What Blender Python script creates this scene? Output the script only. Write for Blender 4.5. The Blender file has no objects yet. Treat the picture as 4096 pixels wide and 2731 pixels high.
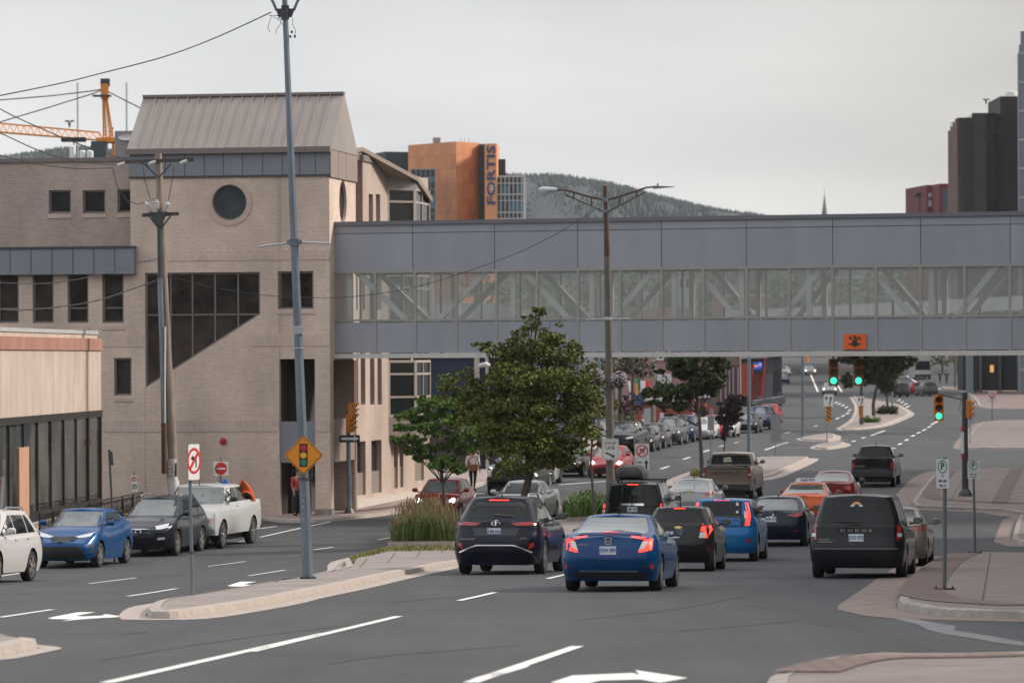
import bpy, math, random
from mathutils import Vector, Matrix
from mathutils.bvhtree import BVHTree
from mathutils.geometry import delaunay_2d_cdt, tessellate_polygon
R=math.radians
random.seed(7)
sc=bpy.context.scene
col=sc.collection
# ------------------------------------------------------------------ camera
CZ=5.8; F=15360.0
cd=bpy.data.cameras.new('camera'); cam=bpy.data.objects.new('camera',cd); col.objects.link(cam); sc.camera=cam
cd.sensor_width=36; cd.lens=135; cd.clip_start=0.5; cd.clip_end=9000
CROT=(Matrix.Rotation(R(90)+math.atan((1430-1365.5)/F),4,'X')@Matrix.Rotation(-0.0047,4,'Z'))
cam.matrix_world=Matrix.Translation((0,0,CZ))@CROT
cd.dof.use_dof=True; cd.dof.focus_distance=84; cd.dof.aperture_fstop=3.2
# ------------------------------------------------------------------ sky, sun, exposure
w=bpy.data.worlds.new("World"); sc.world=w; w.use_nodes=True
nt=w.node_tree; nt.nodes.clear()
out=nt.nodes.new('ShaderNodeOutputWorld'); bg=nt.nodes.new('ShaderNodeBackground')
sky=nt.nodes.new('ShaderNodeTexSky'); sky.sky_type='NISHITA'; sky.sun_disc=False
SAZ,SEL=78,34
sky.sun_elevation=R(SEL); sky.sun_rotation=R(SAZ); sky.air_density=1.0; sky.dust_density=4.0
tc=nt.nodes.new('ShaderNodeTexCoord'); mp=nt.nodes.new('ShaderNodeMapping'); mp.inputs['Scale'].default_value=(1,1,5)
nz=nt.nodes.new('ShaderNodeTexNoise'); nz.inputs['Scale'].default_value=5; nz.inputs['Detail'].default_value=4; nz.inputs['Roughness'].default_value=.45
rp=nt.nodes.new('ShaderNodeValToRGB')
rp.color_ramp.elements[0].position=.32; rp.color_ramp.elements[0].color=(5.3,5.35,5.5,1)
rp.color_ramp.elements[1].position=.68; rp.color_ramp.elements[1].color=(7.3,7.3,7.2,1)
sep=nt.nodes.new('ShaderNodeSeparateXYZ')
rz=nt.nodes.new('ShaderNodeValToRGB')   # thin cloud thickens away from the horizon
rz.color_ramp.elements[0].position=0.0; rz.color_ramp.elements[0].color=(1.08,1.08,1.07,1)
rz.color_ramp.elements[1].position=.10; rz.color_ramp.elements[1].color=(.86,.865,.88,1)
for p_,c_ in ((.4,1.2),(.9,1.4)):
    e_=rz.color_ramp.elements.new(p_); e_.color=(c_,c_,c_*1.03,1)
mul=nt.nodes.new('ShaderNodeMix'); mul.data_type='RGBA'; mul.blend_type='MULTIPLY'; mul.inputs[0].default_value=1
mx=nt.nodes.new('ShaderNodeMix'); mx.data_type='RGBA'; mx.inputs[0].default_value=.88
L=nt.links.new
L(tc.outputs['Generated'],mp.inputs[0]); L(mp.outputs[0],nz.inputs[0]); L(nz.outputs[0],rp.inputs[0])
L(tc.outputs['Generated'],sep.inputs[0]); L(sep.outputs[2],rz.inputs[0])
L(rp.outputs[0],mul.inputs[6]); L(rz.outputs[0],mul.inputs[7])
rx=nt.nodes.new('ShaderNodeValToRGB'); rx.color_ramp.elements[0].position=.0; rx.color_ramp.elements[0].color=(1,1,1,1); rx.color_ramp.elements[1].position=.16; rx.color_ramp.elements[1].color=(.72,.685,.64,1)
mu3=nt.nodes.new('ShaderNodeMix'); mu3.data_type='RGBA'; mu3.blend_type='MULTIPLY'; mu3.inputs[0].default_value=1
L(sep.outputs[0],rx.inputs[0]); L(mul.outputs[2],mu3.inputs[6]); L(rx.outputs[0],mu3.inputs[7])
L(sky.outputs[0],mx.inputs[6]); L(mu3.outputs[2],mx.inputs[7]); L(mx.outputs[2],bg.inputs[0]); L(bg.outputs[0],out.inputs[0])
bg.inputs[1].default_value=.12
sd=bpy.data.lights.new('sun','SUN'); sd.energy=3.0; sd.angle=R(9); sd.color=(1,.90,.80)
so=bpy.data.objects.new('sun',sd); col.objects.link(so)
sv=Vector((math.sin(R(SAZ))*math.cos(R(SEL)),math.cos(R(SAZ))*math.cos(R(SEL)),math.sin(R(SEL))))
so.rotation_euler=(-sv).to_track_quat('-Z','Y').to_euler(); so.location=(60,40,60)
sc.view_settings.view_transform='Standard'; sc.view_settings.look='None'; sc.view_settings.exposure=.3; sc.view_settings.gamma=1
sc.cycles.use_denoising=True; sc.cycles.max_bounces=6; sc.cycles.transparent_max_bounces=14; sc.cycles.caustics_reflective=False; sc.cycles.caustics_refractive=False
# ------------------------------------------------------------------ measuring helpers
def ray(px,py):                       # direction through a point of the photograph, scaled to one metre of depth
    d=CROT@Vector((px-2048,1365.5-py,-F)); d=d.to_3d() if len(d)==4 else d
    return d/d.y
def at(px,py,D): d=ray(px,py); return Vector((d.x*D,D,CZ+d.z*D))
KN=[(0,-1.55),(35,-2.95),(55,-3.72),(72,-4.36),(80,-4.6),(90,-4.96),(100,-5.28),(108,-5.48),(120,-5.68),(140,-5.79),(165,-5.72),(215,-5.52),(300,-5.2),(430,-4.85),(480,-4.6),(560,-2.9),(640,-1.1),(720,.2),(900,1.0),(9000,1.0)]
def lin(K,x):
    if x<=K[0][0]: return K[0][1]
    for (a,b),(c,d) in zip(K,K[1:]):
        if x<=c: return b+(d-b)*(x-a)/(c-a)
    return K[-1][1]
def g(x,y):
    z=sum(lin(KN,y+o) for o in (-4,-2,0,2,4))/5
    s=max(0,min(1,(-x-3)/8)); s=s*s*(3-2*s)
    z-=s*lin([(60,0),(85,.22),(102,.25),(115,.08),(130,0)],y)
    return z+CZ
def gp(px,py):
    d=ray(px,py); lo,hi=18.0,720.0
    for _ in range(50):
        m=(lo+hi)/2
        if CZ+d.z*m>g(d.x*m,m): lo=m
        else: hi=m
    return Vector((d.x*lo,lo,g(d.x*lo,lo)))
CR=dict(R1=(0,300,1.96),R2=(0,1000,1.96),R3=(0,1700,1.96),R4=(1000,300,1.96),R5=(1000,1200,1.96),R6=(1000,1900,1.96),R7=(2000,1700,2.24),R8=(2900,1700,1.96),
 S1=(2000,700,1.96),S2=(2300,1350,2.24),S3=(3100,1350,2.24),S4=(3000,0,1.7418),S5=(3000,800,2.146),S6=(0,2200,1.809),S7=(1000,0,5.2275),S8=(2500,2300,1.4737),
 T1=(2350,1600,3.92),T2=(2400,1400,4.48),T3=(2850,1400,4.48),T4=(3300,1400,2.955),T5=(1650,1600,2.94),T6=(1300,1050,2.94),T7=(0,1950,3.92),T8=(1400,550,3.136))
def C(k,*pts):
    x0,y0,s=CR[k]; r=[(x0+a/s,y0+b/s) for a,b in pts]
    return r if len(r)>1 else r[0]
# ------------------------------------------------------------------ materials
MATS={}
def M(name,c,rough=.6,metal=0,var=0,vs=3.0,bump=0,bs=40,emit=0,coat=0,ior=None,streak=0,spec=None,island=0,sub=0):
    if name in MATS: return MATS[name]
    m=bpy.data.materials.new(name); m.use_nodes=True; t=m.node_tree; b=t.nodes['Principled BSDF']
    b.inputs['Base Color'].default_value=(*c,1); b.inputs['Roughness'].default_value=rough; b.inputs['Metallic'].default_value=metal
    if coat: b.inputs['Coat Weight'].default_value=coat; b.inputs['Coat Roughness'].default_value=.04
    if ior: b.inputs['IOR'].default_value=ior
    if spec is not None: b.inputs['Specular IOR Level'].default_value=spec
    if emit: b.inputs['Emission Color'].default_value=(*c,1); b.inputs['Emission Strength'].default_value=emit
    src=None
    if var or bump:
        gm=t.nodes.new('ShaderNodeNewGeometry'); mpn=t.nodes.new('ShaderNodeMapping'); t.links.new(gm.outputs['Position'],mpn.inputs[0])
        if streak: mpn.inputs['Scale'].default_value=(1,1,streak)
    if var:
        n=t.nodes.new('ShaderNodeTexNoise'); n.inputs['Scale'].default_value=vs; n.inputs['Detail'].default_value=6; n.inputs['Roughness'].default_value=.65
        t.links.new(mpn.outputs[0],n.inputs[0])
        r=t.nodes.new('ShaderNodeValToRGB'); r.color_ramp.elements[0].position=.3; r.color_ramp.elements[1].position=.7
        r.color_ramp.elements[0].color=(*[x*(1-var) for x in c],1); r.color_ramp.elements[1].color=(*[min(1,x*(1+var)) for x in c],1)
        t.links.new(n.outputs[0],r.inputs[0]); src=r.outputs[0]
        t.links.new(src,b.inputs['Base Color'])
    if sub:
        oi=t.nodes.new('ShaderNodeObjectInfo'); h=t.nodes.new('ShaderNodeHueSaturation'); mr=t.nodes.new('ShaderNodeMapRange'); mr.inputs[3].default_value=1-sub; mr.inputs[4].default_value=1+sub
        t.links.new(oi.outputs['Random'],mr.inputs[0]); t.links.new(mr.outputs[0],h.inputs['Value']); t.links.new(src,h.inputs['Color']) if src else None; t.links.new(h.outputs[0],b.inputs['Base Color'])
    if island:
        gi=t.nodes.new('ShaderNodeNewGeometry'); h=t.nodes.new('ShaderNodeHueSaturation')
        mr=t.nodes.new('ShaderNodeMapRange'); mr.inputs[3].default_value=1-island; mr.inputs[4].default_value=1+island
        mh=t.nodes.new('ShaderNodeMapRange'); mh.inputs[3].default_value=.5-.035; mh.inputs[4].default_value=.5+.02
        t.links.new(gi.outputs['Random Per Island'],mr.inputs[0]); t.links.new(mr.outputs[0],h.inputs['Value'])
        t.links.new(gi.outputs['Random Per Island'],mh.inputs[0]); t.links.new(mh.outputs[0],h.inputs['Hue'])
        if src: t.links.new(src,h.inputs['Color'])
        else: h.inputs['Color'].default_value=(*c,1)
        t.links.new(h.outputs[0],b.inputs['Base Color'])
    if bump:
        n2=t.nodes.new('ShaderNodeTexNoise'); n2.inputs['Scale'].default_value=bs; n2.inputs['Detail'].default_value=4
        t.links.new(mpn.outputs[0],n2.inputs[0]); bn=t.nodes.new('ShaderNodeBump'); bn.inputs['Strength'].default_value=bump; bn.inputs['Distance'].default_value=.02
        t.links.new(n2.outputs[0],bn.inputs['Height']); t.links.new(bn.outputs[0],b.inputs['Normal'])
    MATS[name]=m; return m
def brick(name,c1,c2,mortar,w=.23,h=.077,soldier=False,ms=.012,rough=.85):
    m=bpy.data.materials.new(name); m.use_nodes=True; t=m.node_tree; b=t.nodes['Principled BSDF']; b.inputs['Roughness'].default_value=rough
    uv=t.nodes.new('ShaderNodeUVMap'); mpn=t.nodes.new('ShaderNodeMapping'); t.links.new(uv.outputs[0],mpn.inputs[0])
    br=t.nodes.new('ShaderNodeTexBrick'); br.inputs['Scale'].default_value=1; br.inputs['Brick Width'].default_value=w; br.inputs['Row Height'].default_value=h
    br.inputs['Mortar Size'].default_value=ms; br.inputs['Color1'].default_value=(*c1,1); br.inputs['Color2'].default_value=(*c2,1); br.inputs['Mortar'].default_value=(*mortar,1)
    if soldier: br.offset=0
    t.links.new(mpn.outputs[0],br.inputs['Vector'])
    gm=t.nodes.new('ShaderNodeNewGeometry'); mp2=t.nodes.new('ShaderNodeMapping'); mp2.inputs['Scale'].default_value=(1,1,.45); t.links.new(gm.outputs['Position'],mp2.inputs[0])
    n=t.nodes.new('ShaderNodeTexNoise'); n.inputs['Scale'].default_value=.55; n.inputs['Detail'].default_value=7; n.inputs['Roughness'].default_value=.6
    t.links.new(mp2.outputs[0],n.inputs[0])
    mr=t.nodes.new('ShaderNodeMapRange'); mr.inputs[1].default_value=.3; mr.inputs[2].default_value=.7; mr.inputs[3].default_value=.76; mr.inputs[4].default_value=1.12; t.links.new(n.outputs[0],mr.inputs[0])
    hs=t.nodes.new('ShaderNodeHueSaturation'); t.links.new(br.outputs[0],hs.inputs['Color']); t.links.new(mr.outputs[0],hs.inputs['Value'])
    t.links.new(hs.outputs[0],b.inputs['Base Color'])
    bn=t.nodes.new('ShaderNodeBump'); bn.inputs['Strength'].default_value=.35; bn.inputs['Distance'].default_value=.01; bn.invert=True
    t.links.new(br.outputs['Fac'],bn.inputs['Height']); t.links.new(bn.outputs[0],b.inputs['Normal'])
    MATS[name]=m; return m
# ------------------------------------------------------------------ mesh helper
class MB:
    def __init__(s): s.v=[]; s.f=[]; s.m=[]
    def add(s,vs,fs,mi=0):
        o=len(s.v); s.v+=[Vector(v) for v in vs]; s.f+=[[i+o for i in f] for f in fs]; s.m+=[mi]*len(fs); return s
    def quad(s,a,b,c,d,mi=0): return s.add([a,b,c,d],[[0,1,2,3]],mi)
    def hexa(s,p,mi=0): return s.add(p,[[0,3,2,1],[4,5,6,7],[0,1,5,4],[1,2,6,5],[2,3,7,6],[3,0,4,7]],mi)
    def box(s,c,sz,rot=None,mi=0):
        c=Vector(c); P=[]
        for z in (-.5,.5):
            for x,y in ((-.5,-.5),(.5,-.5),(.5,.5),(-.5,.5)):
                v=Vector((x*sz[0],y*sz[1],z*sz[2])); P.append(c+(rot@v if rot else v))
        return s.hexa(P,mi)
    def bar(s,a,b,w,h,mi=0,up=(0,0,1)):
        a=Vector(a); b=Vector(b); d=(b-a).normalized(); u=Vector(up)
        if abs(d.dot(u))>.98: u=Vector((1,0,0))
        x=d.cross(u).normalized()*w/2; y=x.cross(d).normalized()*h/2
        return s.hexa([a-x-y,a+x-y,a+x+y,a-x+y,b-x-y,b+x-y,b+x+y,b-x+y],mi)
    def tube(s,pts,rs,n=8,mi=0,cap=True):
        pts=[Vector(p) for p in pts]; 
        if not hasattr(rs,'__len__'): rs=[rs]*len(pts)
        vs=[];fs=[]; ref=None
        for i,p in enumerate(pts):
            d=(pts[min(i+1,len(pts)-1)]-pts[max(i-1,0)]).normalized()
            if ref is None:
                ref=Vector((0,0,1)) if abs(d.z)<.9 else Vector((1,0,0))
            x=d.cross(ref).normalized(); y=d.cross(x).normalized()
            ref=x.cross(d) if abs(x.cross(d).length)>.1 else ref
            for k in range(n):
                a=2*math.pi*(k+.5)/n; vs.append(p+(x*math.cos(a)+y*math.sin(a))*rs[i])
        for i in range(len(pts)-1):
            for k in range(n):
                k2=(k+1)%n; fs.append([i*n+k,i*n+k2,(i+1)*n+k2,(i+1)*n+k])
        if cap: fs.append(list(range(n))[::-1]); fs.append([(len(pts)-1)*n+k for k in range(n)])
        return s.add(vs,fs,mi)
    def lathe(s,prof,n=24,origin=(0,0,0),axis='z',mi=0):
        o=Vector(origin); vs=[];fs=[]
        for r,h in prof:
            for k in range(n):
                a=2*math.pi*k/n; x,y=r*math.cos(a),r*math.sin(a)
                vs.append(o+(Vector((x,y,h)) if axis=='z' else Vector((x,h,y)) if axis=='y' else Vector((h,x,y))))
        for i in range(len(prof)-1):
            for k in range(n):
                k2=(k+1)%n; fs.append([i*n+k,i*n+k2,(i+1)*n+k2,(i+1)*n+k])
        return s.add(vs,fs,mi)
    def prism(s,poly,ex,mi=0):         # closed 3-D polygon extruded by ex
        P=[Vector(p) for p in poly]; n=len(P); ex=Vector(ex)
        tr=tessellate_polygon([P])
        s.add(P,[list(t) for t in tr],mi); s.add([p+ex for p in P],[list(t)[::-1] for t in tr],mi)
        for i in range(n):
            j=(i+1)%n; s.quad(P[i],P[j],P[j]+ex,P[i]+ex,mi)
        return s
    def build(s,name,mats,parent=None,smooth=None,world=True,base=None):
        if not isinstance(mats,(list,tuple)): mats=[mats]
        vs=s.v
        me=bpy.data.meshes.new(name); ob=bpy.data.objects.new(name,me); col.objects.link(ob)
        if parent is not None:
            ob.parent=parent
            if world:
                inv=wm(parent).inverted(); vs=[inv@v for v in vs]
        elif world and vs:
            if base is None:
                zs=min(v.z for v in vs); n=len(vs); base=Vector((sum(v.x for v in vs)/n,sum(v.y for v in vs)/n,zs))
            base=Vector(base); vs=[v-base for v in vs]; ob.location=base
        me.from_pydata([tuple(v) for v in vs],[],s.f)
        for m in mats: me.materials.append(m)
        me.polygons.foreach_set('material_index',s.m)
        # automatic planar UVs in metres (world frame)
        uv=me.uv_layers.new(name='UVMap'); src=s.v; data=[0.0]*(2*len(me.loops)); k=0
        for f in s.f:
            a=src[f[0]]; n=Vector((0,0,0))
            for i in range(1,len(f)-1): n+=(src[f[i]]-a).cross(src[f[i+1]]-a)
            if abs(n.z)<.7*n.length:
                tx=Vector((-n.y,n.x,0)); tx=tx.normalized() if tx.length>0 else Vector((1,0,0))
                for i in f: data[k]=src[i].dot(tx); data[k+1]=src[i].z; k+=2
            else:
                for i in f: data[k]=src[i].x; data[k+1]=src[i].y; k+=2
        uv.data.foreach_set('uv',data)
        if smooth is not None:
            me.polygons.foreach_set('use_smooth',[True]*len(me.polygons))
            if smooth<180: me.set_sharp_from_angle(angle=R(smooth))
        me.update()
        return ob
def wm(o):
    m=Matrix.LocRotScale(o.location,o.rotation_euler,o.scale)
    return (wm(o.parent)@m) if o.parent else m
def tag(o,label=None,cat=None,group=None,kind=None):
    if label: o['label']=label
    if cat: o['category']=cat
    if group: o['group']=group
    if kind: o['kind']=kind
    return o
def E(name,label,cat,loc,group=None,rot=(0,0,0)):
    o=bpy.data.objects.new(name,None); col.objects.link(o); o.location=loc; o.rotation_euler=rot; o.empty_display_size=.3
    return tag(o,label,cat,group)
FONT=None
def text_mesh(mb,s,org,xd,yd,size,depth=.01,mi=0,align='CENTER',bold=0,xs=1.0):
    cu=bpy.data.curves.new('t','FONT'); cu.body=s; cu.size=size; cu.align_x=align; cu.align_y='CENTER'; cu.extrude=0; cu.offset=bold; cu.resolution_u=2
    ob=bpy.data.objects.new('t',cu); me=bpy.data.meshes.new_from_object(ob)
    xd=Vector(xd).normalized(); yd=Vector(yd).normalized(); nd=xd.cross(yd); org=Vector(org)
    vs=[org+xd*v.co.x*xs+yd*v.co.y+nd*depth for v in me.vertices]; fs=[list(p.vertices) for p in me.polygons]
    mb.add(vs,fs,mi)
    # thin sides down to the support
    ec={}
    for f in fs:
        for i in range(len(f)):
            a,b=f[i],f[(i+1)%len(f)]; k=(min(a,b),max(a,b)); ec[k]=ec.get(k,0)+1
    for (a,b),n in ec.items():
        if n==1: mb.quad(vs[a],vs[b],vs[b]-nd*depth,vs[a]-nd*depth,mi)
    bpy.data.objects.remove(ob); bpy.data.curves.remove(cu); bpy.data.meshes.remove(me)
# ------------------------------------------------------------------ draped ground sheets
def inside(p,poly):
    x,y=p; c=False; n=len(poly)
    for i in range(n):
        x1,y1=poly[i]; x2,y2=poly[(i+1)%n]
        if (y1>y)!=(y2>y) and x<(x2-x1)*(y-y1)/(y2-y1)+x1: c=not c
    return c
def dens(poly,step,closed=True):
    o=[]; n=len(poly)
    for i in range(n if closed else n-1):
        a=Vector(poly[i][:2]); b=Vector(poly[(i+1)%n][:2]); k=max(1,int((b-a).length/step)); o+=[tuple(a+(b-a)*j/k) for j in range(k)]
    if not closed: o.append(tuple(poly[-1][:2]))
    return o
def smoothp(poly,it=2,closed=True):
    for _ in range(it):
        o=[]; n=len(poly)
        for i in range(n if closed else n-1):
            a=poly[i]; b=poly[(i+1)%n]
            o.append((a[0]*.75+b[0]*.25,a[1]*.75+b[1]*.25)); o.append((a[0]*.25+b[0]*.75,a[1]*.25+b[1]*.75))
        if not closed: o=[poly[0]]+o+[poly[-1]]
        poly=o
    return poly
def tri2d(poly,step):
    B=dens(poly,step); xs=[p[0] for p in B]; ys=[p[1] for p in B]; pts=list(B)
    x=min(xs)+step*.5
    while x<max(xs):
        y=min(ys)+step*.5
        while y<max(ys):
            if inside((x,y),B): pts.append((x+step*.02,y))
            y+=step
        x+=step
    n=len(B); r=delaunay_2d_cdt([Vector(p) for p in pts],[(i,(i+1)%n) for i in range(n)],[list(range(n))],1,1e-5)
    return [tuple(v) for v in r[0]],[list(f) for f in r[2]],B
def up(fs,vs):
    o=[]
    for f in fs:
        a,b,c=[Vector(vs[i]) for i in f[:3]]
        o.append(f if (b-a).cross(c-a).z>0 else f[::-1])
    return o
def sheet(mb,poly,h,step=2.0,mi=0):
    V,Fc,B=tri2d(poly,step); vs=[Vector((x,y,g(x,y)+h)) for x,y in V]
    mb.add(vs,up(Fc,vs),mi); return B
def slab(mb,poly,h,step=2.0,mi=0,side=0):
    B=sheet(mb,poly,h,step,mi)
    for i in range(len(B)):
        a=B[i]; b=B[(i+1)%len(B)]
        mb.quad((a[0],a[1],g(*a)-.1),(b[0],b[1],g(*b)-.1),(b[0],b[1],g(*b)+h),(a[0],a[1],g(*a)+h),side)
def G(k,*pts): return [gp(*p)[:2] for p in (C(k,*pts) if len(pts)>1 else [C(k,*pts)])]
def inset(poly,d):
    n=len(poly); P=[Vector(p[:2]) for p in poly]; A=sum(P[i].x*P[(i+1)%n].y-P[(i+1)%n].x*P[i].y for i in range(n)); s=1 if A>0 else -1; o=[]
    for i in range(n):
        a,b,c=P[i-1],P[i],P[(i+1)%n]; e1=(b-a).normalized(); e2=(c-b).normalized()
        n1=Vector((-e1.y,e1.x))*s; n2=Vector((-e2.y,e2.x))*s; m=(n1+n2); m=m.normalized() if m.length>.01 else n1
        o.append(tuple(b+m*d/max(.5,m.dot(n1))))
    return o
def ringstrip(mb,outer,inner,h0,h1,mi=0,step=None):
    n=len(outer)
    for i in range(n):
        j=(i+1)%n; a,b,c,d=outer[i],outer[j],inner[j],inner[i]
        mb.quad((a[0],a[1],g(*a)+h0),(b[0],b[1],g(*b)+h0),(c[0],c[1],g(*c)+h1),(d[0],d[1],g(*d)+h1),mi)
# ------------------------------------------------------------------ ground, road, islands
asph=M('asphalt',(.050,.054,.059),.85,var=.18,vs=.22,bump=.5,bs=60)
def asphalt_mat():
    m=MATS['asphalt']; t=m.node_tree; b=t.nodes['Principled BSDF']
    gm=t.nodes.new('ShaderNodeNewGeometry'); mp_=t.nodes.new('ShaderNodeMapping'); mp_.inputs['Rotation'].default_value=(0,0,R(8)); mp_.inputs['Scale'].default_value=(1.1,.03,1)
    n=t.nodes.new('ShaderNodeTexNoise'); n.inputs['Scale'].default_value=1.0; n.inputs['Detail'].default_value=5
    n3=t.nodes.new('ShaderNodeTexNoise'); n3.inputs['Scale'].default_value=30; n3.inputs['Detail'].default_value=3
    t.links.new(gm.outputs['Position'],mp_.inputs[0]); t.links.new(mp_.outputs[0],n.inputs[0]); t.links.new(gm.outputs['Position'],n3.inputs[0])
    mr=t.nodes.new('ShaderNodeMapRange'); mr.inputs[1].default_value=.3; mr.inputs[2].default_value=.7; mr.inputs[3].default_value=.86; mr.inputs[4].default_value=1.16; t.links.new(n.outputs[0],mr.inputs[0])
    m2=t.nodes.new('ShaderNodeMapRange'); m2.inputs[1].default_value=.3; m2.inputs[2].default_value=.7; m2.inputs[3].default_value=.85; m2.inputs[4].default_value=1.15; t.links.new(n3.outputs[0],m2.inputs[0])
    mu=t.nodes.new('ShaderNodeMath'); mu.operation='MULTIPLY'; t.links.new(mr.outputs[0],mu.inputs[0]); t.links.new(m2.outputs[0],mu.inputs[1])
    # thin tar lines and cracks
    v=t.nodes.new('ShaderNodeTexVoronoi'); v.feature='DISTANCE_TO_EDGE'; v.inputs['Scale'].default_value=.16
    n4=t.nodes.new('ShaderNodeTexNoise'); n4.inputs['Scale'].default_value=.6; n4.inputs['Detail'].default_value=5
    ad=t.nodes.new('ShaderNodeMix'); ad.data_type='VECTOR'; ad.inputs[0].default_value=.35
    t.links.new(gm.outputs['Position'],n4.inputs[0])
    vm=t.nodes.new('ShaderNodeVectorMath'); vm.operation='MULTIPLY_ADD'; vm.inputs[1].default_value=(3,3,0); t.links.new(n4.outputs['Color'],vm.inputs[0]); t.links.new(gm.outputs['Position'],vm.inputs[2])
    t.links.new(vm.outputs[0],v.inputs['Vector'])
    m5=t.nodes.new('ShaderNodeMapRange'); m5.inputs[1].default_value=0; m5.inputs[2].default_value=.006; m5.inputs[3].default_value=.72; m5.inputs[4].default_value=1; t.links.new(v.outputs[0],m5.inputs[0])
    mu2=t.nodes.new('ShaderNodeMath'); mu2.operation='MULTIPLY'; t.links.new(mu.outputs[0],mu2.inputs[0]); t.links.new(m5.outputs[0],mu2.inputs[1])
    hs=t.nodes.new('ShaderNodeHueSaturation'); s=b.inputs['Base Color'].links[0].from_socket
    t.links.new(s,hs.inputs['Color']); t.links.new(mu2.outputs[0],hs.inputs['Value']); t.links.new(hs.outputs[0],b.inputs['Base Color'])
asphalt_mat()
conc=M('kerb_concrete',(.38,.33,.295),.85,var=.2,vs=5,bump=.5,bs=25)
pave=M('paving_concrete',(.25,.215,.20),.85,var=.2,vs=.9,bump=.4,bs=30)
white=M('road_paint',(.72,.73,.7),.7,var=.12,vs=6)
redp=brick('red_pavers',(.20,.125,.108),(.16,.11,.10),(.08,.065,.06),w=.42,h=.2,ms=.03)
# ground mesh: fine rows where the road is, wide skirt
mb=MB(); ys=[-20+2*i for i in range(0,110)]+[200+5*i for i in range(0,110)]+[760,900,1300,2000,3200,5000]
xs=[-1500,-600,-250,-120,-60]+[-40+2*i for i in range(0,51)]+[80,120,250,600,1500]
V=[];Q=[]
for y in ys:
    for x in xs: V.append((x,y,g(x,y)))
nx=len(xs)
for j in range(len(ys)-1):
    for i in range(nx-1): Q.append([j*nx+i,j*nx+i+1,(j+1)*nx+i+1,(j+1)*nx+i])
mb.add(V,Q); o=mb.build('road',asph,smooth=180,base=(0,0,0)); tag(o,kind='structure',label='grey asphalt of the wide street and its crossing')
gutd=M('gutter_shaded',(.20,.155,.135),.85,var=.3,vs=2,bump=.4,bs=25); pave2=M('paving_shaded',(.185,.155,.142),.85,var=.22,vs=1.2,bump=.4,bs=30); kerb2=M('kerb_shaded',(.28,.255,.235),.85,var=.35,vs=3,bump=.7,bs=20)  # right-hand gutter, paving and kerb: shade put into darker copies of the concrete
def island(name,pts,label,kerbw=.22,h=.13,gut=0,smooth=1,topmat=None,step=1.5):
    p=smoothp(pts,smooth) if smooth else pts
    p=dens(p,step)
    r=inset(p,.05); i1=inset(p,kerbw)
    mb=MB()
    if gut:
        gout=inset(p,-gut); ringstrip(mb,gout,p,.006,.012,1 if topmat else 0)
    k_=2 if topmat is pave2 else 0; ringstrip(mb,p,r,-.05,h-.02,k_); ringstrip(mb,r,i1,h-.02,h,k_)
    o=mb.build(name.replace('island','kerb'),[conc,gutd,kerb2]); tag(o,kind='structure')
    mb=MB(); sheet(mb,i1,h-.006,step); o2=mb.build(name,topmat or pave); tag(o2,kind='structure',label=label)
    return o
def flip(p): return p
# main median, foreground to the street lamp
near=G('S6',(1040,497),(1200,500),(1340,495),(1600,458),(2000,390))+G('R6',(400,960),(850,870),(1200,790),(1600,705))+[gp(2060,2235)[:2],gp(2230,2190)[:2],gp(2400,2150)[:2],gp(2500,2095)[:2]]
far=[gp(2490,2062)[:2]]+G('R7',(960,705),(700,715),(560,735),(420,760))+[gp(2110,2075)[:2],gp(1990,2115)[:2]]+G('R6',(1590,520),(1400,555),(1100,590),(900,640),(760,672),(728,705),(745,745),(700,765),(520,805),(400,835),(260,862))+G('S6',(2080,245),(1900,270),(1700,310),(1420,360),(1180,397),(1085,425))
island('median_island',near+far,'long concrete median with pink kerb',gut=.4,smooth=1)
# nose ramp of the median
island('median_island',G('S6',(0,665),(130,690),(250,700),(300,712),(200,735),(0,775),(-200,810),(-200,640)),'tip of a median at the picture edge',gut=.25)
# second median with the street tree
m2=G('S2',(890,1330),(1180,1310),(1500,1290),(1740,1260),(1900,1190),(2060,1120),(2110,1090),(2070,1080),(1900,1080),(1560,1085),(1250,1160),(1000,1240),(900,1290))
island('median_island',m2,'second median beyond the crossing',gut=.5)
island('median_island',G('S3',(190,915),(460,935),(545,925),(555,880),(480,865),(330,885)),'small traffic island with lamp pole',gut=.3)
island('median_island',G('S3',(345,990),(440,1005),(560,990),(650,965),(600,940),(480,945),(400,965)),'small traffic island with keep right sign',gut=.3)
m3=G('S3',(580,828),(760,825),(960,800),(1100,745),(1220,695),(1180,655),(1080,600),(960,575),(860,560),(760,545),(690,530),(720,560),(760,640),(720,740),(640,790))
island('median_island',m3,'planted median in the bend',gut=.4)
# right corners
c1=G('R8',(1325,1440),(1450,1465),(1620,1500),(2000,1515),(2400,1525),(2700,1530),(2700,1035),(2400,1030),(2000,1025),(1850,1035),(1720,1055),(1640,1110),(1500,1240),(1370,1370))
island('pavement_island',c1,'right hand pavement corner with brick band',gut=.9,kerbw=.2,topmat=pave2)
c2=G('R8',(1440,650),(1500,560),(1600,430),(1690,375),(1800,355),(2344,350),(2700,345),(2700,720),(2344,712),(2290,700),(2200,682),(2000,672),(1700,660))
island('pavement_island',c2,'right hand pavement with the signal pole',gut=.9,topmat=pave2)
c3=G('R8',(2230,945),(2260,820),(2300,715),(2360,720),(2700,730),(2700,955))
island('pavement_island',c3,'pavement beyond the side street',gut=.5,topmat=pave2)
c4=G('S3',(1660,985),(1700,1000),(1850,1003),(2231,1000),(2500,1000),(2500,745),(2231,748),(1880,755),(1800,800),(1720,900))
island('pavement_island',c4,'pale forecourt beyond the second side street',gut=.5,topmat=pave2,step=3)
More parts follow.
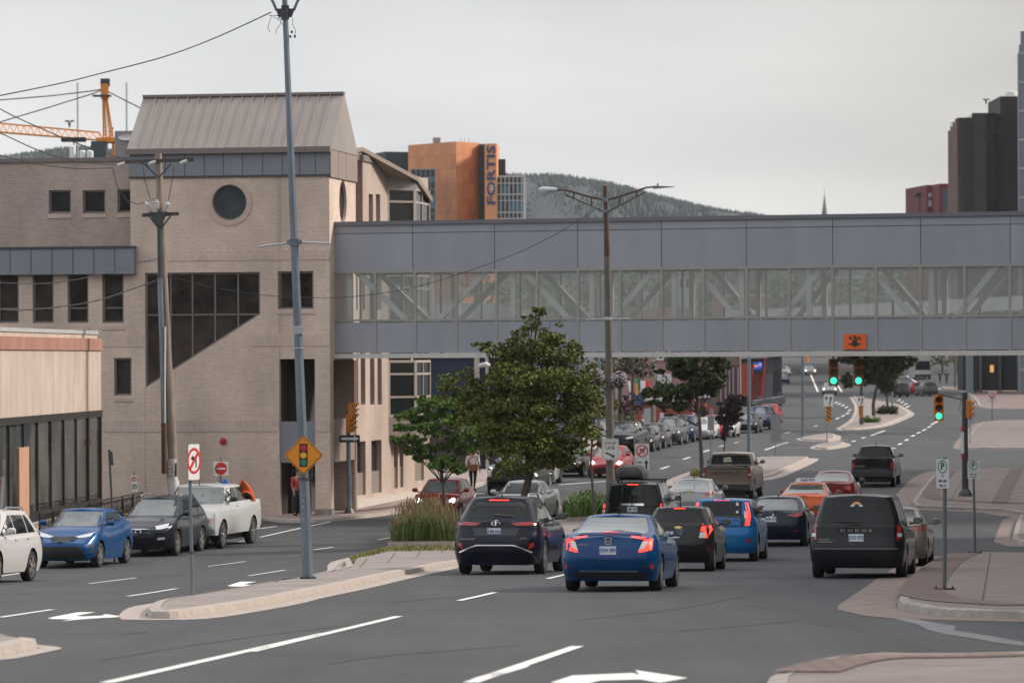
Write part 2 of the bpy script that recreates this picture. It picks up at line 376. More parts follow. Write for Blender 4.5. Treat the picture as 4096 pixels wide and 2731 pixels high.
c5=G('S8',(800,690),(880,640),(1000,590),(1100,562),(1300,527),(1500,517),(1850,525),(2352,510),(2700,505),(2700,800),(800,800))
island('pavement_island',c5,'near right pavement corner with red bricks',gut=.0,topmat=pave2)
c6=G('S3',(1500,460),(1700,470),(1800,560),(1830,640),(2231,640),(2600,640),(2600,440),(1500,440))
island('pavement_island',c6,'brown plaza in front of the dark building',gut=.3,topmat=M('plaza_paving',(.19,.14,.13),.85,var=.15),step=5)
# left pavement in front of the brick building and up the side street
lp=G('R6',(-250,330),(80,345),(220,372),(500,375),(720,355),(1000,325),(1290,285),(1500,200),(1800,90),(2000,30))+[gp(2075,1880)[:2],gp(2200,1830)[:2],gp(2400,1790)[:2],gp(2560,1752)[:2],gp(2800,1716)[:2],gp(2560,1690)[:2],gp(2000,1730)[:2],gp(1700,1830)[:2],gp(1400,1960)[:2],gp(1000,1990)[:2],gp(640,1990)[:2],gp(640,2070)[:2]]
lpm=M('pink_paving',(.31,.245,.225),.85,var=.15,vs=.8)
island('pavement_island',lp,'pinkish pavement in front of the brick building',gut=0,topmat=lpm,step=2.5,smooth=0)
lq=G('R3',(-300,1190),(0,1140),(300,1075),(600,1010),(900,950),(1150,905),(1500,840),(1500,740),(1200,790),(800,800),(400,830),(-300,900))
island('pavement_island',lq,'red brick pavement behind the parked cars',gut=0,topmat=redp,smooth=0)
# brick bands laid in the pavements
mb=MB()
def path(k,pts,w,h,step=1.0,m=mb):
    P=[Vector(q) for q in smoothp(G(k,*pts),2,False)]; P=[Vector(p) for p in dens([tuple(p) for p in P],step,False)]
    for i in range(len(P)-1):
        a,b=P[i],P[i+1]; 
        def nn(j):
            t=(P[min(j+1,len(P)-1)]-P[max(j-1,0)]).normalized(); return Vector((-t.y,t.x))*w/2
        n0,n1=nn(i),nn(i+1)
        q=[a-n0,a+n0,b+n1,b-n1]
        m.quad(*[(p.x,p.y,g(p.x,p.y)+h) for p in (q if (q[1]-q[0]).cross(q[2]-q[0])>0 else q[::-1])])
path('R8',[(1880,1040),(1760,1090),(1640,1200),(1530,1330),(1560,1395),(1750,1440),(2344,1480)],.75,.135)
path('R8',[(1760,375),(1700,430),(1640,510),(1600,570),(1680,610),(2344,640)],.7,.14)
path('R8',[(2290,360),(2210,500),(2150,640)],.6,.14)
path('R6',[(500,340),(760,318),(1000,290),(1290,255)],.5,.14)
path('R6',[(700,300),(860,270),(1000,215),(1250,170)],.5,.14)
path('S8',[(1070,655),(1250,592),(1460,562),(1700,556),(1900,558),(2352,543)],.6,.136)
jm=MB()
def joint(k,a,b,w=.03,h=.131):
    P=G(k,a,b); A=Vector(P[0]); B=Vector(P[1]); t=(B-A).normalized(); n=Vector((-t.y,t.x))*w/2; L_=(B-A).length; k_=max(1,int(L_/1.0))
    for i in range(k_):
        a_=A+(B-A)*i/k_; b_=A+(B-A)*(i+1)/k_; q=[a_+n,a_-n,b_-n,b_+n]
        jm.quad(*[(p.x,p.y,g(p.x,p.y)+h) for p in (q if (q[1]-q[0]).cross(q[2]-q[0])>0 else q[::-1])])
for a,b in [((1850,1105),(2500,1105)),((1800,1180),(2500,1185)),((1740,1265),(2500,1270)),((1700,1345),(2500,1350)),((1780,1420),(2500,1422)),((1750,430),(2600,430)),((1700,520),(2600,520)),((1900,370),(1780,600)),((2080,1040),(2010,1480))]: joint('R8',a,b,.025)
for a,b in [((1350,395),(2080,300)),((1500,360),(1540,345))]: pass
for x in (200,420,640,860,1080,1300,1500): joint('R6',(x,930-x*.19),(x+60,880-x*.22),.02)
for a,b in [((560,350),(1500,215)),((800,325),(1100,240)),((1000,300),(1300,215)),((1180,270),(1450,190))]: joint('R6',a,b,.03,.132)
for a,b in [((1500,575),(2352,560)),((1200,620),(2352,610))]: joint('S8',a,b,.03)
o=jm.build('pavement_joint',M('joint_dark',(.07,.06,.055),.9)); tag(o,kind='structure')
o=mb.build('brick_path',redp); tag(o,kind='structure',label='bands of red brick pavers in the pavements')
# markings
mb=MB()
def line(k,a,b,w=.12,h=.005):
    P=G(k,a,b); A=Vector(P[0]); B=Vector(P[1]); t=(B-A).normalized(); n=Vector((-t.y,t.x))*w/2; L_=(B-A).length; k_=max(1,int(L_/1.0))
    for i in range(k_):
        a_=A+(B-A)*i/k_; b_=A+(B-A)*(i+1)/k_; q=[a_+n,a_-n,b_-n,b_+n]
        mb.quad(*[(p.x,p.y,g(p.x,p.y)+h+.00008*p.y) for p in (q if (q[1]-q[0]).cross(q[2]-q[0])>0 else q[::-1])])
SRC={'X':(0,0,1)}; CR['X']=(0,0,1)
line('S6',(765,962),(2352,603),.14); line('R6',(0,1385),(1165,1108),.14)
line('R6',(1800,1600),(2140,1500),.15); line('X',(1882,2731),(2310,2585),.15)
line('R6',(1640,985),(1920,921)); line('R7',(425,1378),(620,1332))
for a,b in [((0,488),(380,431)),((645,243),(985,201)),((925,335),(1278,279)),((1508,119),(1775,83)),((1800,187),(2060,146))]: line('S6',a,b,.11)
for a,b in [((500,588),(650,566)),((1008,507),(1120,488)),((80,488),(630,368)),((80,422),(210,402))]: line('R6',a,b,.11)
line('X',(0,2305),(130,2285)); line('R7',(710,640),(815,608)); line('R7',(530,535),(960,505),.3); line('X',(800,2190),(1000,2160),.1)
for a,b in [((1640,310),(1705,288)),((1440,395),(1515,370)),((1820,245),(1870,228)),((1965,195),(2015,185)),((2100,162),(2145,153))]: line('R7',a,b,.16)
for a,b in [((1150,1025),(1200,1008)),((1290,980),(1330,968)),((1430,948),(1470,937)),((1700,1010),(1900,940)),((1855,990),(2040,990)),((1880,860),(1925,850)),((2140,800),(2170,790))]: line('S2',a,b,.16)
for a,b in [((65,990),(245,990)),((0,975),(115,940)),((655,870),(805,870)),((860,880),(985,835)),((490,925),(650,920)),((775,905),(810,895)),((690,935),(720,925)),((1040,1000),(1075,990))]: line('S3',a,b,.2)
for x,y in [(1120,958),(1178,922),(1237,884),(1287,857),(1338,832),(1382,805),(1413,778),(1443,760),(560,728),(610,706),(650,683),(668,655),(640,628),(608,610),(575,597),(548,585),(1110,565),(1140,582),(1170,600),(1190,622)]: line('S3',(x-14,y+7),(x+14,y-7),.2,.02)
for a,b in [((1180,345),(1280,415)),((320,335),(385,490)),((560,430),(598,490)),((700,540),(760,560)),((1350,100+300),(1480,470)),((1620,520),(1660,525))]: line('S3',a,b,.25,.03)
line('S5',(0,0),(1,1)) if False else None
def arrow(k,pts,h=.006):
    P=G(k,*pts); sheet(mb,P,h,.7)
arrow('S6',[(345,494),(400,480),(560,450),(695,448),(545,476),(600,480),(735,474),(765,463),(890,480),(820,487),(745,490),(600,500),(440,515),(520,500),(380,499)])
arrow('S6',[(1645,258),(1700,240),(1740,228),(1860,228),(1765,246),(1800,250),(1900,250),(1940,240),(2050,247),(1990,256),(1900,262),(1780,275),(1835,262),(1680,263)])
arrow('X',[(2200,2731),(2290,2702),(2530,2692),(2560,2700),(2540,2680),(2750,2712),(2640,2731),(2560,2718),(2400,2722),(2330,2740)])
o=mb.build('road_markings',white); tag(o,kind='structure',label='white lane lines and arrows painted on the street')
mb=MB(); r_=random.Random(4)
for k,pts in (('S6',[(0,628),(300,618),(560,606),(800,598),(1000,592)]),('S6',[(850,622),(960,605),(1070,588)]),('R6',[(1100,1000),(1500,960),(1900,930)]),('R6',[(600,1480),(1000,1420),(1500,1380),(2150,1330)]),('S8',[(700,180),(900,195),(1100,190)]),('S8',[(1100,290),(1400,310),(1800,300)]),('S8',[(300,330),(700,300),(1000,270)]),('X',[(2300,2480),(2700,2440),(3000,2380)]),('X',[(400,2640),(900,2560),(1400,2500)])):
    path(k,[(x+r_.uniform(-8,8),y+r_.uniform(-2,2)) for x,y in pts],.035,.004,.8,mb)
o=mb.build('road_crack',M('tar_line',(.035,.036,.038),.8)); tag(o,kind='structure')
mb=MB()
for k,pts in (('R6',[(550,470),(700,450),(720,470),(590,492)]),): sheet(mb,smoothp(G(k,*pts),2),.003,.6)
o=mb.build('road_patch',M('oil_patch',(.055,.057,.06),.7,var=.4,vs=3)); tag(o,kind='structure')
mb=MB(); c_=gp(*C('S6',(1175,428)))
o=MB() if 0 else None
mb.add([(0,0,-9),(0,0.01,-9),(0.01,0,-9)],[[0,1,2]]); o=mb.build('road_base',white); bpy.data.objects.remove(o); o=tag(bpy.data.objects['road_markings'],kind='structure')
if 0: o=mb.build('x',white); tag(o,kind='structure',label='white lane lines and arrows painted on the street')
# pale spill of dust on the side road
mb=MB(); sheet(mb,G('S8',(1400,210),(1600,235),(1800,275),(1950,300),(1940,325),(2100,350),(2352,395),(2352,418),(2200,400),(2050,372),(1870,345),(1780,320),(1720,290),(1560,250)),.005,1.0)
o=mb.build('road_stain',M('pale_stain',(.17,.17,.18),.9,var=.3,vs=3)); tag(o,kind='structure')
# planting soil beds on the median
mb=MB(); soil=M('soil',(.06,.05,.035),.95,var=.3,vs=8)
b1=G('R6',(1080,590),(1600,588),(1640,560),(1640,500),(1560,480),(1200,500),(1090,560)); b2=G('R7',(600,895),(960,880),(980,740),(820,725),(640,760),(560,800))
for b in (b1,b2): slab(mb,b,.26,1,0,1)
o=mb.build('planter_bed',[soil,conc]); tag(o,kind='structure')
# ------------------------------------------------------------------ facade helpers
class Pl:
    def __init__(s,P,yaw=None,d=None,left=False):
        s.P=Vector((P[0],P[1],0))
        s.d=Vector((math.cos(R(yaw)),-math.sin(R(yaw)),0)) if d is None else Vector((d[0],d[1],0)).normalized()
        n=Vector((s.d.y,-s.d.x,0)); s.n=n if n.dot(s.P)<0 else -n
    def uz(s,px,py):
        r=ray(px,py); t=s.P.dot(s.n)/r.dot(Vector((s.n.x,s.n.y,0))); q=Vector((r.x*t,t,0)); return ((q-s.P).dot(s.d),CZ+r.z*t)
    def w(s,u,z,off=0): 
        p=s.P+s.d*u+s.n*off; return Vector((p.x,p.y,z))
    def rect(s,x0,y0,x1,y1):
        ym=(y0+y1)/2; xm=(x0+x1)/2; u0=s.uz(x0,ym)[0]; u1=s.uz(x1,ym)[0]; z0=s.uz(xm,y1)[1]; z1=s.uz(xm,y0)[1]
        return (min(u0,u1),z0,max(u0,u1),z1)
    def box(s,mb,u0,z0,u1,z1,o0,o1,mi=0):
        return mb.hexa([s.w(u0,z0,o0),s.w(u1,z0,o0),s.w(u1,z0,o1),s.w(u0,z0,o1),s.w(u0,z1,o0),s.w(u1,z1,o0),s.w(u1,z1,o1),s.w(u0,z1,o1)],mi)
def rpoly(r): return [(r[0],r[1]),(r[2],r[1]),(r[2],r[3]),(r[0],r[3])]
def wall(mb,pl,outer,holes,depth=.18,off=0,mi=0):
    loops=[[Vector((u,z,0)) for u,z in l] for l in [outer]+holes]; flat=[p for l in loops for p in l]
    tr=tessellate_polygon(loops); vs=[pl.w(p.x,p.y,off) for p in flat]
    fs=[]
    for t in tr:
        a,b,c=[vs[i] for i in t]
        if (b-a).cross(c-a).length<1e-9: continue
        fs.append(list(t) if (b-a).cross(c-a).dot(pl.n)>0 else list(t)[::-1])
    mb.add(vs,fs,mi)
    for h in holes:
        for i in range(len(h)):
            a,b=h[i],h[(i+1)%len(h)]; mb.quad(pl.w(*a,off),pl.w(*b,off),pl.w(*b,off-depth),pl.w(*a,off-depth),mi)
def window(parent,pl,poly,bars=(),depth=.14,fw=.07,mf=None,mg=None,name='window',off=0,pane='pane'):
    mf=mf or MATS['window_frame']; mg=mg or MATS['window_glass']; m=MB(); n=len(poly)
    cx=sum(p[0] for p in poly)/n; cz=sum(p[1] for p in poly)/n
    A=sum(poly[i][0]*poly[(i+1)%n][1]-poly[(i+1)%n][0]*poly[i][1] for i in range(n)); ins=inset(poly,fw)
    o1=off-depth+.05; o0=off-depth-.02
    for i in range(n):
        j=(i+1)%n; a,b,c,d=poly[i],poly[j],ins[j],ins[i]
        m.hexa([pl.w(*a,o0),pl.w(*b,o0),pl.w(*c,o0),pl.w(*d,o0),pl.w(*a,o1),pl.w(*b,o1),pl.w(*c,o1),pl.w(*d,o1)])
    for a,b in bars: m.bar(pl.w(*a,off-depth+.01),pl.w(*b,off-depth+.01),fw*.8,.05,up=pl.n)
    f=m.build(name,mf,parent)
    m=MB(); m.add([pl.w(u,z,off-depth-.005) for u,z in poly],[list(range(n))]); m.build(pane,mg,f)
    return f
M('window_frame',(.17,.16,.155),.5); 
def glassmat(name,c,rough=.06,ior=1.6,var=.5,vs=.8):
    m=M(name,c,rough,ior=ior,var=var,vs=vs); return m
glassmat('window_glass',(.036,.029,.026),ior=1.42,rough=.06,var=.95,vs=.7)
bk=brick('brick_tan',(.67,.53,.44),(.55,.43,.355),(.74,.61,.52),h=.075,ms=.012)
bks=brick('brick_tan_upright',(.64,.50,.43),(.54,.42,.36),(.68,.56,.49),w=.085,h=.3,soldier=True,ms=.012)
bkd=brick('brick_wing',(.50,.39,.34),(.40,.31,.27),(.55,.45,.40),h=.075,ms=.012)
gp1=M('cladding_grey',(.215,.235,.27),.45,var=.1,vs=.7,streak=.2); gpl=M('cladding_joint',(.05,.055,.06),.6)
roofm=M('metal_roof',(.31,.275,.255),.5,metal=0,var=.12,vs=.6,streak=.3); brn=M('cladding_brown',(.30,.235,.205),.55,var=.05,vs=.5)
trim=M('brown_trim',(.20,.165,.16),.5)
YS=10.16; bdir=Vector((math.sin(R(YS)),math.cos(R(YS)),0)); adir=Vector((math.cos(R(YS)),-math.sin(R(YS)),0))
X=lambda v:v*1.7415     # measured on a 2352 px wide copy
def r2(x0,y0,x1,y1): return (X(x0),X(y0),X(x1),X(y1))
# ------------------------------------------------------------------ brick building with the gabled tower
c0=at(X(757),X(600),138.8); FP=Pl(c0,YS); z0=-.3
bb=E('brick_building','tan brick corner building with gabled metal roof tower, round window and stepped glazing','building',(FP.w(-5,0).x,FP.w(-5,0).y,0))
def fz(y,x=550): return FP.uz(X(x),X(y))[1]
def fu(x,y=600): return FP.uz(X(x),X(y))[0]
uR=0; zb=fz(404); ze=fz(346)
ent=[(fu(642),z0),(fu(724),z0),(fu(724),fz(825)),(fu(642),fz(825))]
ent=[(fu(641),z0+.31),(fu(722),z0+.31),(fu(722),fz(825)),(fu(641),fz(825))]
big=[(fu(333),fz(890)),(fu(597),fz(722)),(fu(597),fz(625)),(fu(333),fz(625))]
rc=(fu(527,465),fz(465)); rr=41*1.7415/110.4
circ=[(rc[0]+rr*math.cos(a*math.pi/20),rc[1]+rr*math.sin(a*math.pi/20)) for a in range(40)]
w1=rpoly(FP.rect(*r2(638,623,720,710))); w2=rpoly(FP.rect(*r2(262,822,302,908)))
tall=[rpoly(FP.rect(*r2(a,628,b,742))) for a,b in ((-5,43),(75,123),(155,203),(235,284))]
mb=MB(); uL=fu(300); uLL=fu(-60)
wall(mb,FP,[(uL,fz(627)),(fu(0),fz(627)),(uLL,fz(627)),(uLL,z0),(0,z0),(0,zb),(uL,zb)][::-1] if 0 else [(uLL,z0),(0,z0),(0,zb),(uL,zb),(uL,fz(600)),(uLL,fz(600))],[ent,big,circ,w1,w2]+tall,depth=.2)
# recess of the entrance: ceiling, sides and back
er=[ent[0][0],ent[1][0]]; dp=1.6
sidepl=Pl(c0,d=bdir)
def su(x,y=700): return sidepl.uz(X(x),X(y))[0]
TD=4.4
so0,so1=.55,2.6     # opening in the right side near the ground
sop=[(so0+.0,z0+.31),(TD-.05,z0+.31),(TD-.05,fz(828)),(so0,fz(828))]
rcs=(2.25,sidepl.uz(X(780),X(463))[1]); cs=[(rcs[0]+.62*math.cos(a*math.pi/16),rcs[1]+.8*math.sin(a*math.pi/16)) for a in range(32)]
wall(mb,sidepl,[(0,z0),(TD,z0),(TD,zb),(0,zb)],[sop,cs],depth=.25)
mb.quad(FP.w(uL,z0,-TD),FP.w(0,z0,-TD),FP.w(0,zb,-TD),FP.w(uL,zb,-TD)); mb.quad(FP.w(uL,fz(627),0),FP.w(uL,fz(627),-TD),FP.w(uL,zb,-TD),FP.w(uL,zb,0))
mb.build('wall',bk,bb)
# entrance recess
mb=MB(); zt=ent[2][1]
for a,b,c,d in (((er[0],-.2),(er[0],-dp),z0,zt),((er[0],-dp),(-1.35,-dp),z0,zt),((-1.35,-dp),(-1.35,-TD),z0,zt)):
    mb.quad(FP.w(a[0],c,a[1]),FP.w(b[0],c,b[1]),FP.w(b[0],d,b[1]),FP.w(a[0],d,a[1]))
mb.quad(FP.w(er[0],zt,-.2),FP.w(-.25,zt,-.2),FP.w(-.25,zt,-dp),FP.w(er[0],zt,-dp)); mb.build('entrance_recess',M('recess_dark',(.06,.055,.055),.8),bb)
mb=MB(); FP.box(mb,er[0],fz(1062),er[1],fz(968),-.28,-.05); mb.build('canopy_panel',gp1,bb)
mb=MB(); sidepl.box(mb,so0,fz(1062),TD-.05,fz(964),-.3,-.05); mb.build('canopy_panel',brn,bb)
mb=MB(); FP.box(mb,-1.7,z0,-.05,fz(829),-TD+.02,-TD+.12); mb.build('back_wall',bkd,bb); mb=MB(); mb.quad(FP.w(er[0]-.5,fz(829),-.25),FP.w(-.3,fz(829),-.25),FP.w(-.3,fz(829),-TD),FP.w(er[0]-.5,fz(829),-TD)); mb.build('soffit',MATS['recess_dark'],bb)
dr=MB(); FP.box(dr,fu(648),z0+.31,fu(690),fz(1066),-dp+.02,-dp+.1)
dd=dr.build('door',M('dark_glass_door',(.015,.015,.017),.1),bb); m=MB()
for x in (648,668,689): m.bar(FP.w(fu(x),z0+.31,-dp+.12),FP.w(fu(x),fz(1066),-dp+.12),.09,.05)
m.bar(FP.w(fu(648),fz(1130),-dp+.12),FP.w(fu(690),fz(1130),-dp+.12),.06,.05); m.build('frame',M('bronze_frame',(.17,.12,.09),.4),dd)
m=MB()
for x,y0,y1 in ((676,830,968),): m.bar(FP.w(fu(x),fz(y1),-.9),FP.w(fu(x),fz(y0),-.9),.05,.05)
m.build('mullion',trim,bb)
# stone base
m=MB(); FP.box(m,fu(722),z0,0.03,z0+.32+.35,-.5,.04); m.build('plinth',M('rough_stone',(.27,.25,.235),.9,var=.35,vs=6,bump=.8,bs=12),bb)
m=MB(); FP.box(m,uLL,z0-.2,er[0],z0+.1,-.1,.03); m.build('plinth',MATS['rough_stone'],bb)
m=MB(); FP.box(m,er[0],z0-.2,.02,z0+.3,-dp,.0); m.build('step',conc,bb)
# windows
hb=fz(722); U=[fu(x) for x in (390,440,492,545)]
def zdiag(u): return fz(890)+(u-big[0][0])/(big[1][0]-big[0][0])*(fz(722)-fz(890))
window(bb,FP,big,[((big[0][0],hb),(big[1][0],hb))]+[((u,zdiag(u)),(u,fz(625))) for u in U])
window(bb,FP,circ,mg=glassmat('round_glass',(.05,.06,.075),ior=1.6,var=.3),fw=.05)
window(bb,FP,w1); window(bb,FP,w2)
for t in tall: window(bb,FP,t,[((t[0][0],fz(705)),(t[1][0],fz(705)))])
window(bb,sidepl,cs,fw=.05)
m=MB()   # brick ring, radial bricks
for k in range(46):
    a0=2*math.pi*(k+.06)/46; a1=2*math.pi*(k+.94)/46; P=[]
    for o in (-.05,.03):
        for r_,a in ((rr,a0),(rr*1.3,a0),(rr*1.3,a1),(rr,a1)): P.append(FP.w(rc[0]+r_*math.cos(a),rc[1]+r_*math.sin(a),o))
    m.hexa(P)
m.build('brick_ring',M('ring_brick',(.60,.47,.40),.85,var=.15,vs=9),bb)
# upright brick courses
for (xa,xb,ya,yb) in ((315,757,575,598),(235,330,768,795),(575,757,768,795),(235,640,965,991),(724,757,965,991)):
    m=MB(); FP.box(m,fu(xa,ya),fz(yb),min(fu(xb,ya),.012),fz(ya),-.05,.02); m.build('brick_band',bks,bb)
for (a,b,y) in ((-5,43,746),(75,123,746),(155,203,746),(235,284,746),(262,302,912),(638,720,713)):
    m=MB(); FP.box(m,fu(a-2),fz(y+9),fu(b+2),fz(y),-.05,.03); m.build('window_sill',bks,bb)
# joints between brick bays
m=MB()
for x,ya,yb in ((332,890,1190),(640,405,1060),(645,405,820)): FP.box(m,fu(x),fz(yb),fu(x)+.015,fz(ya),-.01,.004)
m.build('expansion_joint',M('joint_brick',(.28,.2,.18),.9),bb)
# cladding band under the roof
m=MB(); FP.box(m,uL-.02,zb,.02,ze,-TD-.02,.04); cl=m.build('cladding_band',gp1,bb)
m=MB()
for x in (379,424,469,513,545+12,603,648,688,724): FP.box(m,fu(x,375),zb,fu(x,375)+.025,ze,.03,.046)
FP.box(m,uL-.04,zb-.05,.045,zb+.02,-.05,.06); m.build('joint',gpl,cl)
# gable roof: ridge parallel to the front
zr=at(X(560),X(217),141).z+.02; ov=.12
def rp_(u,t,z): return FP.w(u,z,-t)
m=MB(); A0,A1=rp_(uL-ov,-.15,ze),rp_(.08,-.15,ze); B0,B1=rp_(uL-ov+.02,TD/2,zr),rp_(.08,TD/2,zr); D0,D1=rp_(uL-ov,TD+.15,ze),rp_(.08,TD+.15,ze)
m.quad(A0,A1,B1,B0); m.quad(B0,B1,D1,D0); m.add([A0,D0,B0],[[0,1,2]]); m.add([A1,B1,D1],[[0,1,2]]); m.quad(A0,D0,D1,A1)
rf=m.build('roof',roofm,bb); m=MB()
for k in range(1,18):
    u=uL+(0-uL)*k/18.0; a=rp_(u,-.15,ze); b=rp_(u,TD/2,zr); n=(b-a).cross(adir).normalized()*-.02; m.bar(a+n,b+n,.045,.07,up=n)
m.build('roof_seam',M('roof_seam',(.30,.255,.232),.6),rf)
m=MB(); m.bar(A0,A1,.14,.2); m.bar(B0,B1,.3,.1); m.build('fascia',trim,rf)
m=MB(); sidepl.box(m,-.02,zb-.08,TD+.02,ze+.02,-.1,.07); P=[sidepl.w(-.1,ze+.02,.06),sidepl.w(TD+.1,ze+.02,.06),sidepl.w(TD/2,zr-.03,.06)]; m.prism(P,-sidepl.n*.15)
gc=m.build('gable_cladding',brn,bb); m=MB()
for u in (1.2,2.5): sidepl.box(m,u,zb-.06,u+.02,ze+1.0,.05,.076)
sidepl.box(m,0,ze-.02,TD,ze,.05,.076); sidepl.box(m,1.2,ze+1.1,3.1,ze+1.12,.05,.066); m.build('joint',gpl,gc)
# left wing
WP=Pl(FP.w(0,0,-1.6),YS); ub=WP.uz(X(300),X(450))[0]; wz=lambda y: WP.uz(X(150),X(y))[1]; wu=lambda x: WP.uz(X(x),X(460))[0]
ww=[rpoly(WP.rect(*r2(a,437,b,490))) for a,b in ((112,163),(190,242))]+[[(wu(270),wz(490)),(wu(330),wz(490)),(wu(330),wz(437)),(wu(270),wz(437))]]
m=MB(); ub2=wu(345); wall(m,WP,[(wu(-60),wz(640)),(ub2,wz(640)),(ub2,wz(372)),(wu(-60),wz(372))],ww); m.build('wall',bkd,bb,)
for q in ww: window(bb,WP,q,mg=glassmat('wing_glass',(.02,.02,.022),ior=1.45,var=.8))
m=MB(); WP.box(m,wu(-60),wz(372),ub2,wz(363),-8,.08); m.build('coping',trim,bb)
for a,b in ((112,163),(190,242),(270,300)):
    m=MB(); WP.box(m,wu(a-2),wz(501),wu(b+2),wz(492),-.05,.03); m.build('window_sill',bks,bb)
m=MB(); FP.box(m,fu(-60),fz(627),fu(313),fz(568),-1.8,.3); gb_=m.build('cladding_band',gp1,bb); m=MB()
for x in (28,76,124,172,220,268): FP.box(m,fu(x),fz(626),fu(x)+.03,fz(569),.28,.306)
FP.box(m,fu(-60),fz(568),fu(314),fz(563),-1.8,.34); m.build('joint',gpl,gb_)
# ------------------------------------------------------------------ brick wing along the side street
p0=at(1403,1700,145); SP=Pl(p0,d=bdir); sb=E('brick_wing_building','sunlit pale brick office wing with bay windows receding behind the footbridge','building',(p0.x,p0.y,0))
U_=lambda x,y=1500: SP.uz(x,y)[0]; Z_=lambda x,y: SP.uz(x,y)[1]
ptb=brick('brick_pale',(.50,.40,.335),(.43,.34,.285),(.56,.46,.40),h=.075)
slits=[]
for a,b in ((1415,1432),(1443,1461),(1480,1498),(1510,1527)):
    slits+= [[(U_(a),Z_(a,1618)),(U_(b),Z_(a,1618)),(U_(b),Z_(a,1290)),(U_(a),Z_(a,1290))],[(U_(a),Z_(a,1238)),(U_(b),Z_(a,1238)),(U_(b),Z_(a,1040)),(U_(a),Z_(a,1040))]]
low=[]
for a,b,yt,yb in ((1416,1461,1768,1985),(1484,1525,1762,1975),(1574,1590,1765,1955),(1597,1612,1762,1950),(1658,1694,1760,1925)):
    low.append([(U_(a),Z_(a,yb)),(U_(b),Z_(a,yb)),(U_(b),Z_(a,yt)),(U_(a),Z_(a,yt))])
uE=U_(1716); zt1=Z_(1403,905); uB=U_(1454)
m=MB(); wall(m,SP,[(0,-.3),(uE,-.3),(uE,zt1),(0,zt1)],slits+low,depth=.3)
# upper storey, set back at its near end
up_=[]
for a,b in ((1478,1495),(1507,1524)): up_.append([(U_(a),Z_(a,930)),(U_(b),Z_(a,930)),(U_(b),Z_(a,776)),(U_(a),Z_(a,776))])
zp=Z_(1456,644)
wall(m,SP,[(uB,zt1),(uE,zt1),(uE,Z_(1712,712)),(U_(1690),Z_(1690,712)),(U_(1560),zp),(uB,zp)],up_,depth=.3)
m.quad(SP.w(uE,-.3,0),SP.w(uE,-.3,-8),SP.w(uE,zp-2,-8),SP.w(uE,zp-2,0))
m.build('wall',ptb,sb)
m=MB(); f1=Pl(SP.w(uB,0,0),YS); m.quad(f1.w(-3,zt1),f1.w(0,zt1),f1.w(0,zp),f1.w(-3,zp)); f2=Pl(p0,YS)
m.quad(f2.w(-2.6,-.3),f2.w(0,-.3),f2.w(0,zt1),f2.w(-2.6,zt1)); m.add([f2.w(-3,zt1),f2.w(0,zt1),f1.w(0,zt1),f1.w(-3,zt1)],[[0,1,2,3]])
m.build('wall',brick('brick_rose',(.33,.225,.19),(.28,.19,.165),(.2,.15,.13),w=.3,h=.1),sb)
m=MB(); SP.box(m,uB-.06,zp-.02,U_(1556),zp+.22,-3,.06); m.build('coping',trim,sb)
for s_ in slits+low: 
    window(sb,SP,s_,[((s_[0][0],s_[0][1]+.42),(s_[1][0],s_[1][1]+.42))] if s_ in slits[::2] else [],depth=.25,fw=.05,mf=trim,mg=glassmat('street_glass',(.03,.035,.04),ior=1.5))
for s_ in up_: window(sb,SP,s_,depth=.25,fw=.04,mf=trim)
for s_ in low:
    m=MB(); SP.box(m,s_[0][0],s_[0][1],s_[1][0],s_[0][1]+.85,-.24,-.1); m.build('lower_panel',M('taupe_panel',(.24,.2,.175),.6),sb)
m=MB(); SP.box(m,-.05,-.5,uE,.42,-.1,.25); m.build('plinth',M('pale_plinth',(.55,.5,.46),.8,var=.1),sb)
# bay: three facets
uA=U_(1553); dl=.95; A_=SP.w(uA,0,0); B_=SP.w(uA+dl,0,dl); C_=SP.w(uA+dl+2.9,0,dl); D_=SP.w(uA+dl+3.6,0,0)
F1=Pl(A_,d=B_-A_); F2=Pl(B_,d=C_-B_); F3=Pl(C_,d=D_-C_); L1=(B_-A_).length; L2=(C_-B_).length
gl2=M('panel_unlit_grey',(.30,.31,.30),.5)  # bay facet out of the sun: its cool shade tone put into grey
zB0=Z_(1600,1751); zB1=Z_(1600,1664); zT=Z_(1560,752); zRA=Z_(1552,656)
tm=M('bay_frame',(.42,.37,.33),.5)
def zroof(o,u): return zRA-(u)*.40
bay=E('bay','','',(0,0,0)); bay.parent=sb; bay.location=wm(sb).inverted()@A_
def bp(n,m_,mat,**k): return m_.build(n,mat,bay)
m=MB(); F1.box(m,0,zB0,L1,zB1,-.15,0); m.build('lower_panel',M('bay_brown',(.27,.22,.2),.6),bay)
m=MB(); F2.box(m,0,zB0,L2,zB1,-.15,0); m.build('lower_panel',brn,bay)
for Fx,Lx,nb in ((F1,L1,1),(F2,L2,2)):
    for za,zb_ in ((zB1,Z_(1600,1440)),(Z_(1600,1430),Z_(1600,1100)),(Z_(1600,1090),zT)):
        hz=[((0,za+(zb_-za)*.35),(Lx,za+(zb_-za)*.35)),((0,zb_-.55),(Lx,zb_-.55))]+([((Lx/2,za),(Lx/2,zb_))] if nb==2 else [])
        window(bay,Fx,[(0,za),(Lx,za),(Lx,zb_),(0,zb_)],hz,depth=.06,fw=.1,mf=tm,mg=glassmat('bay_glass',(.012,.014,.017),ior=1.45),name='window')
    m=MB(); zc=Z_(1600,1095); Fx.box(m,0,zc-.15,Lx,zc+.2,-.1,.02); m.build('spandrel',tm,bay)
m=MB(); P=[F1.w(0,zT),F1.w(L1,zT),F1.w(L1,zRA-.75),F1.w(0,zRA-.25)]; m.prism(P,-F1.n*.12); m.build('upper_panel',gl2,bay)
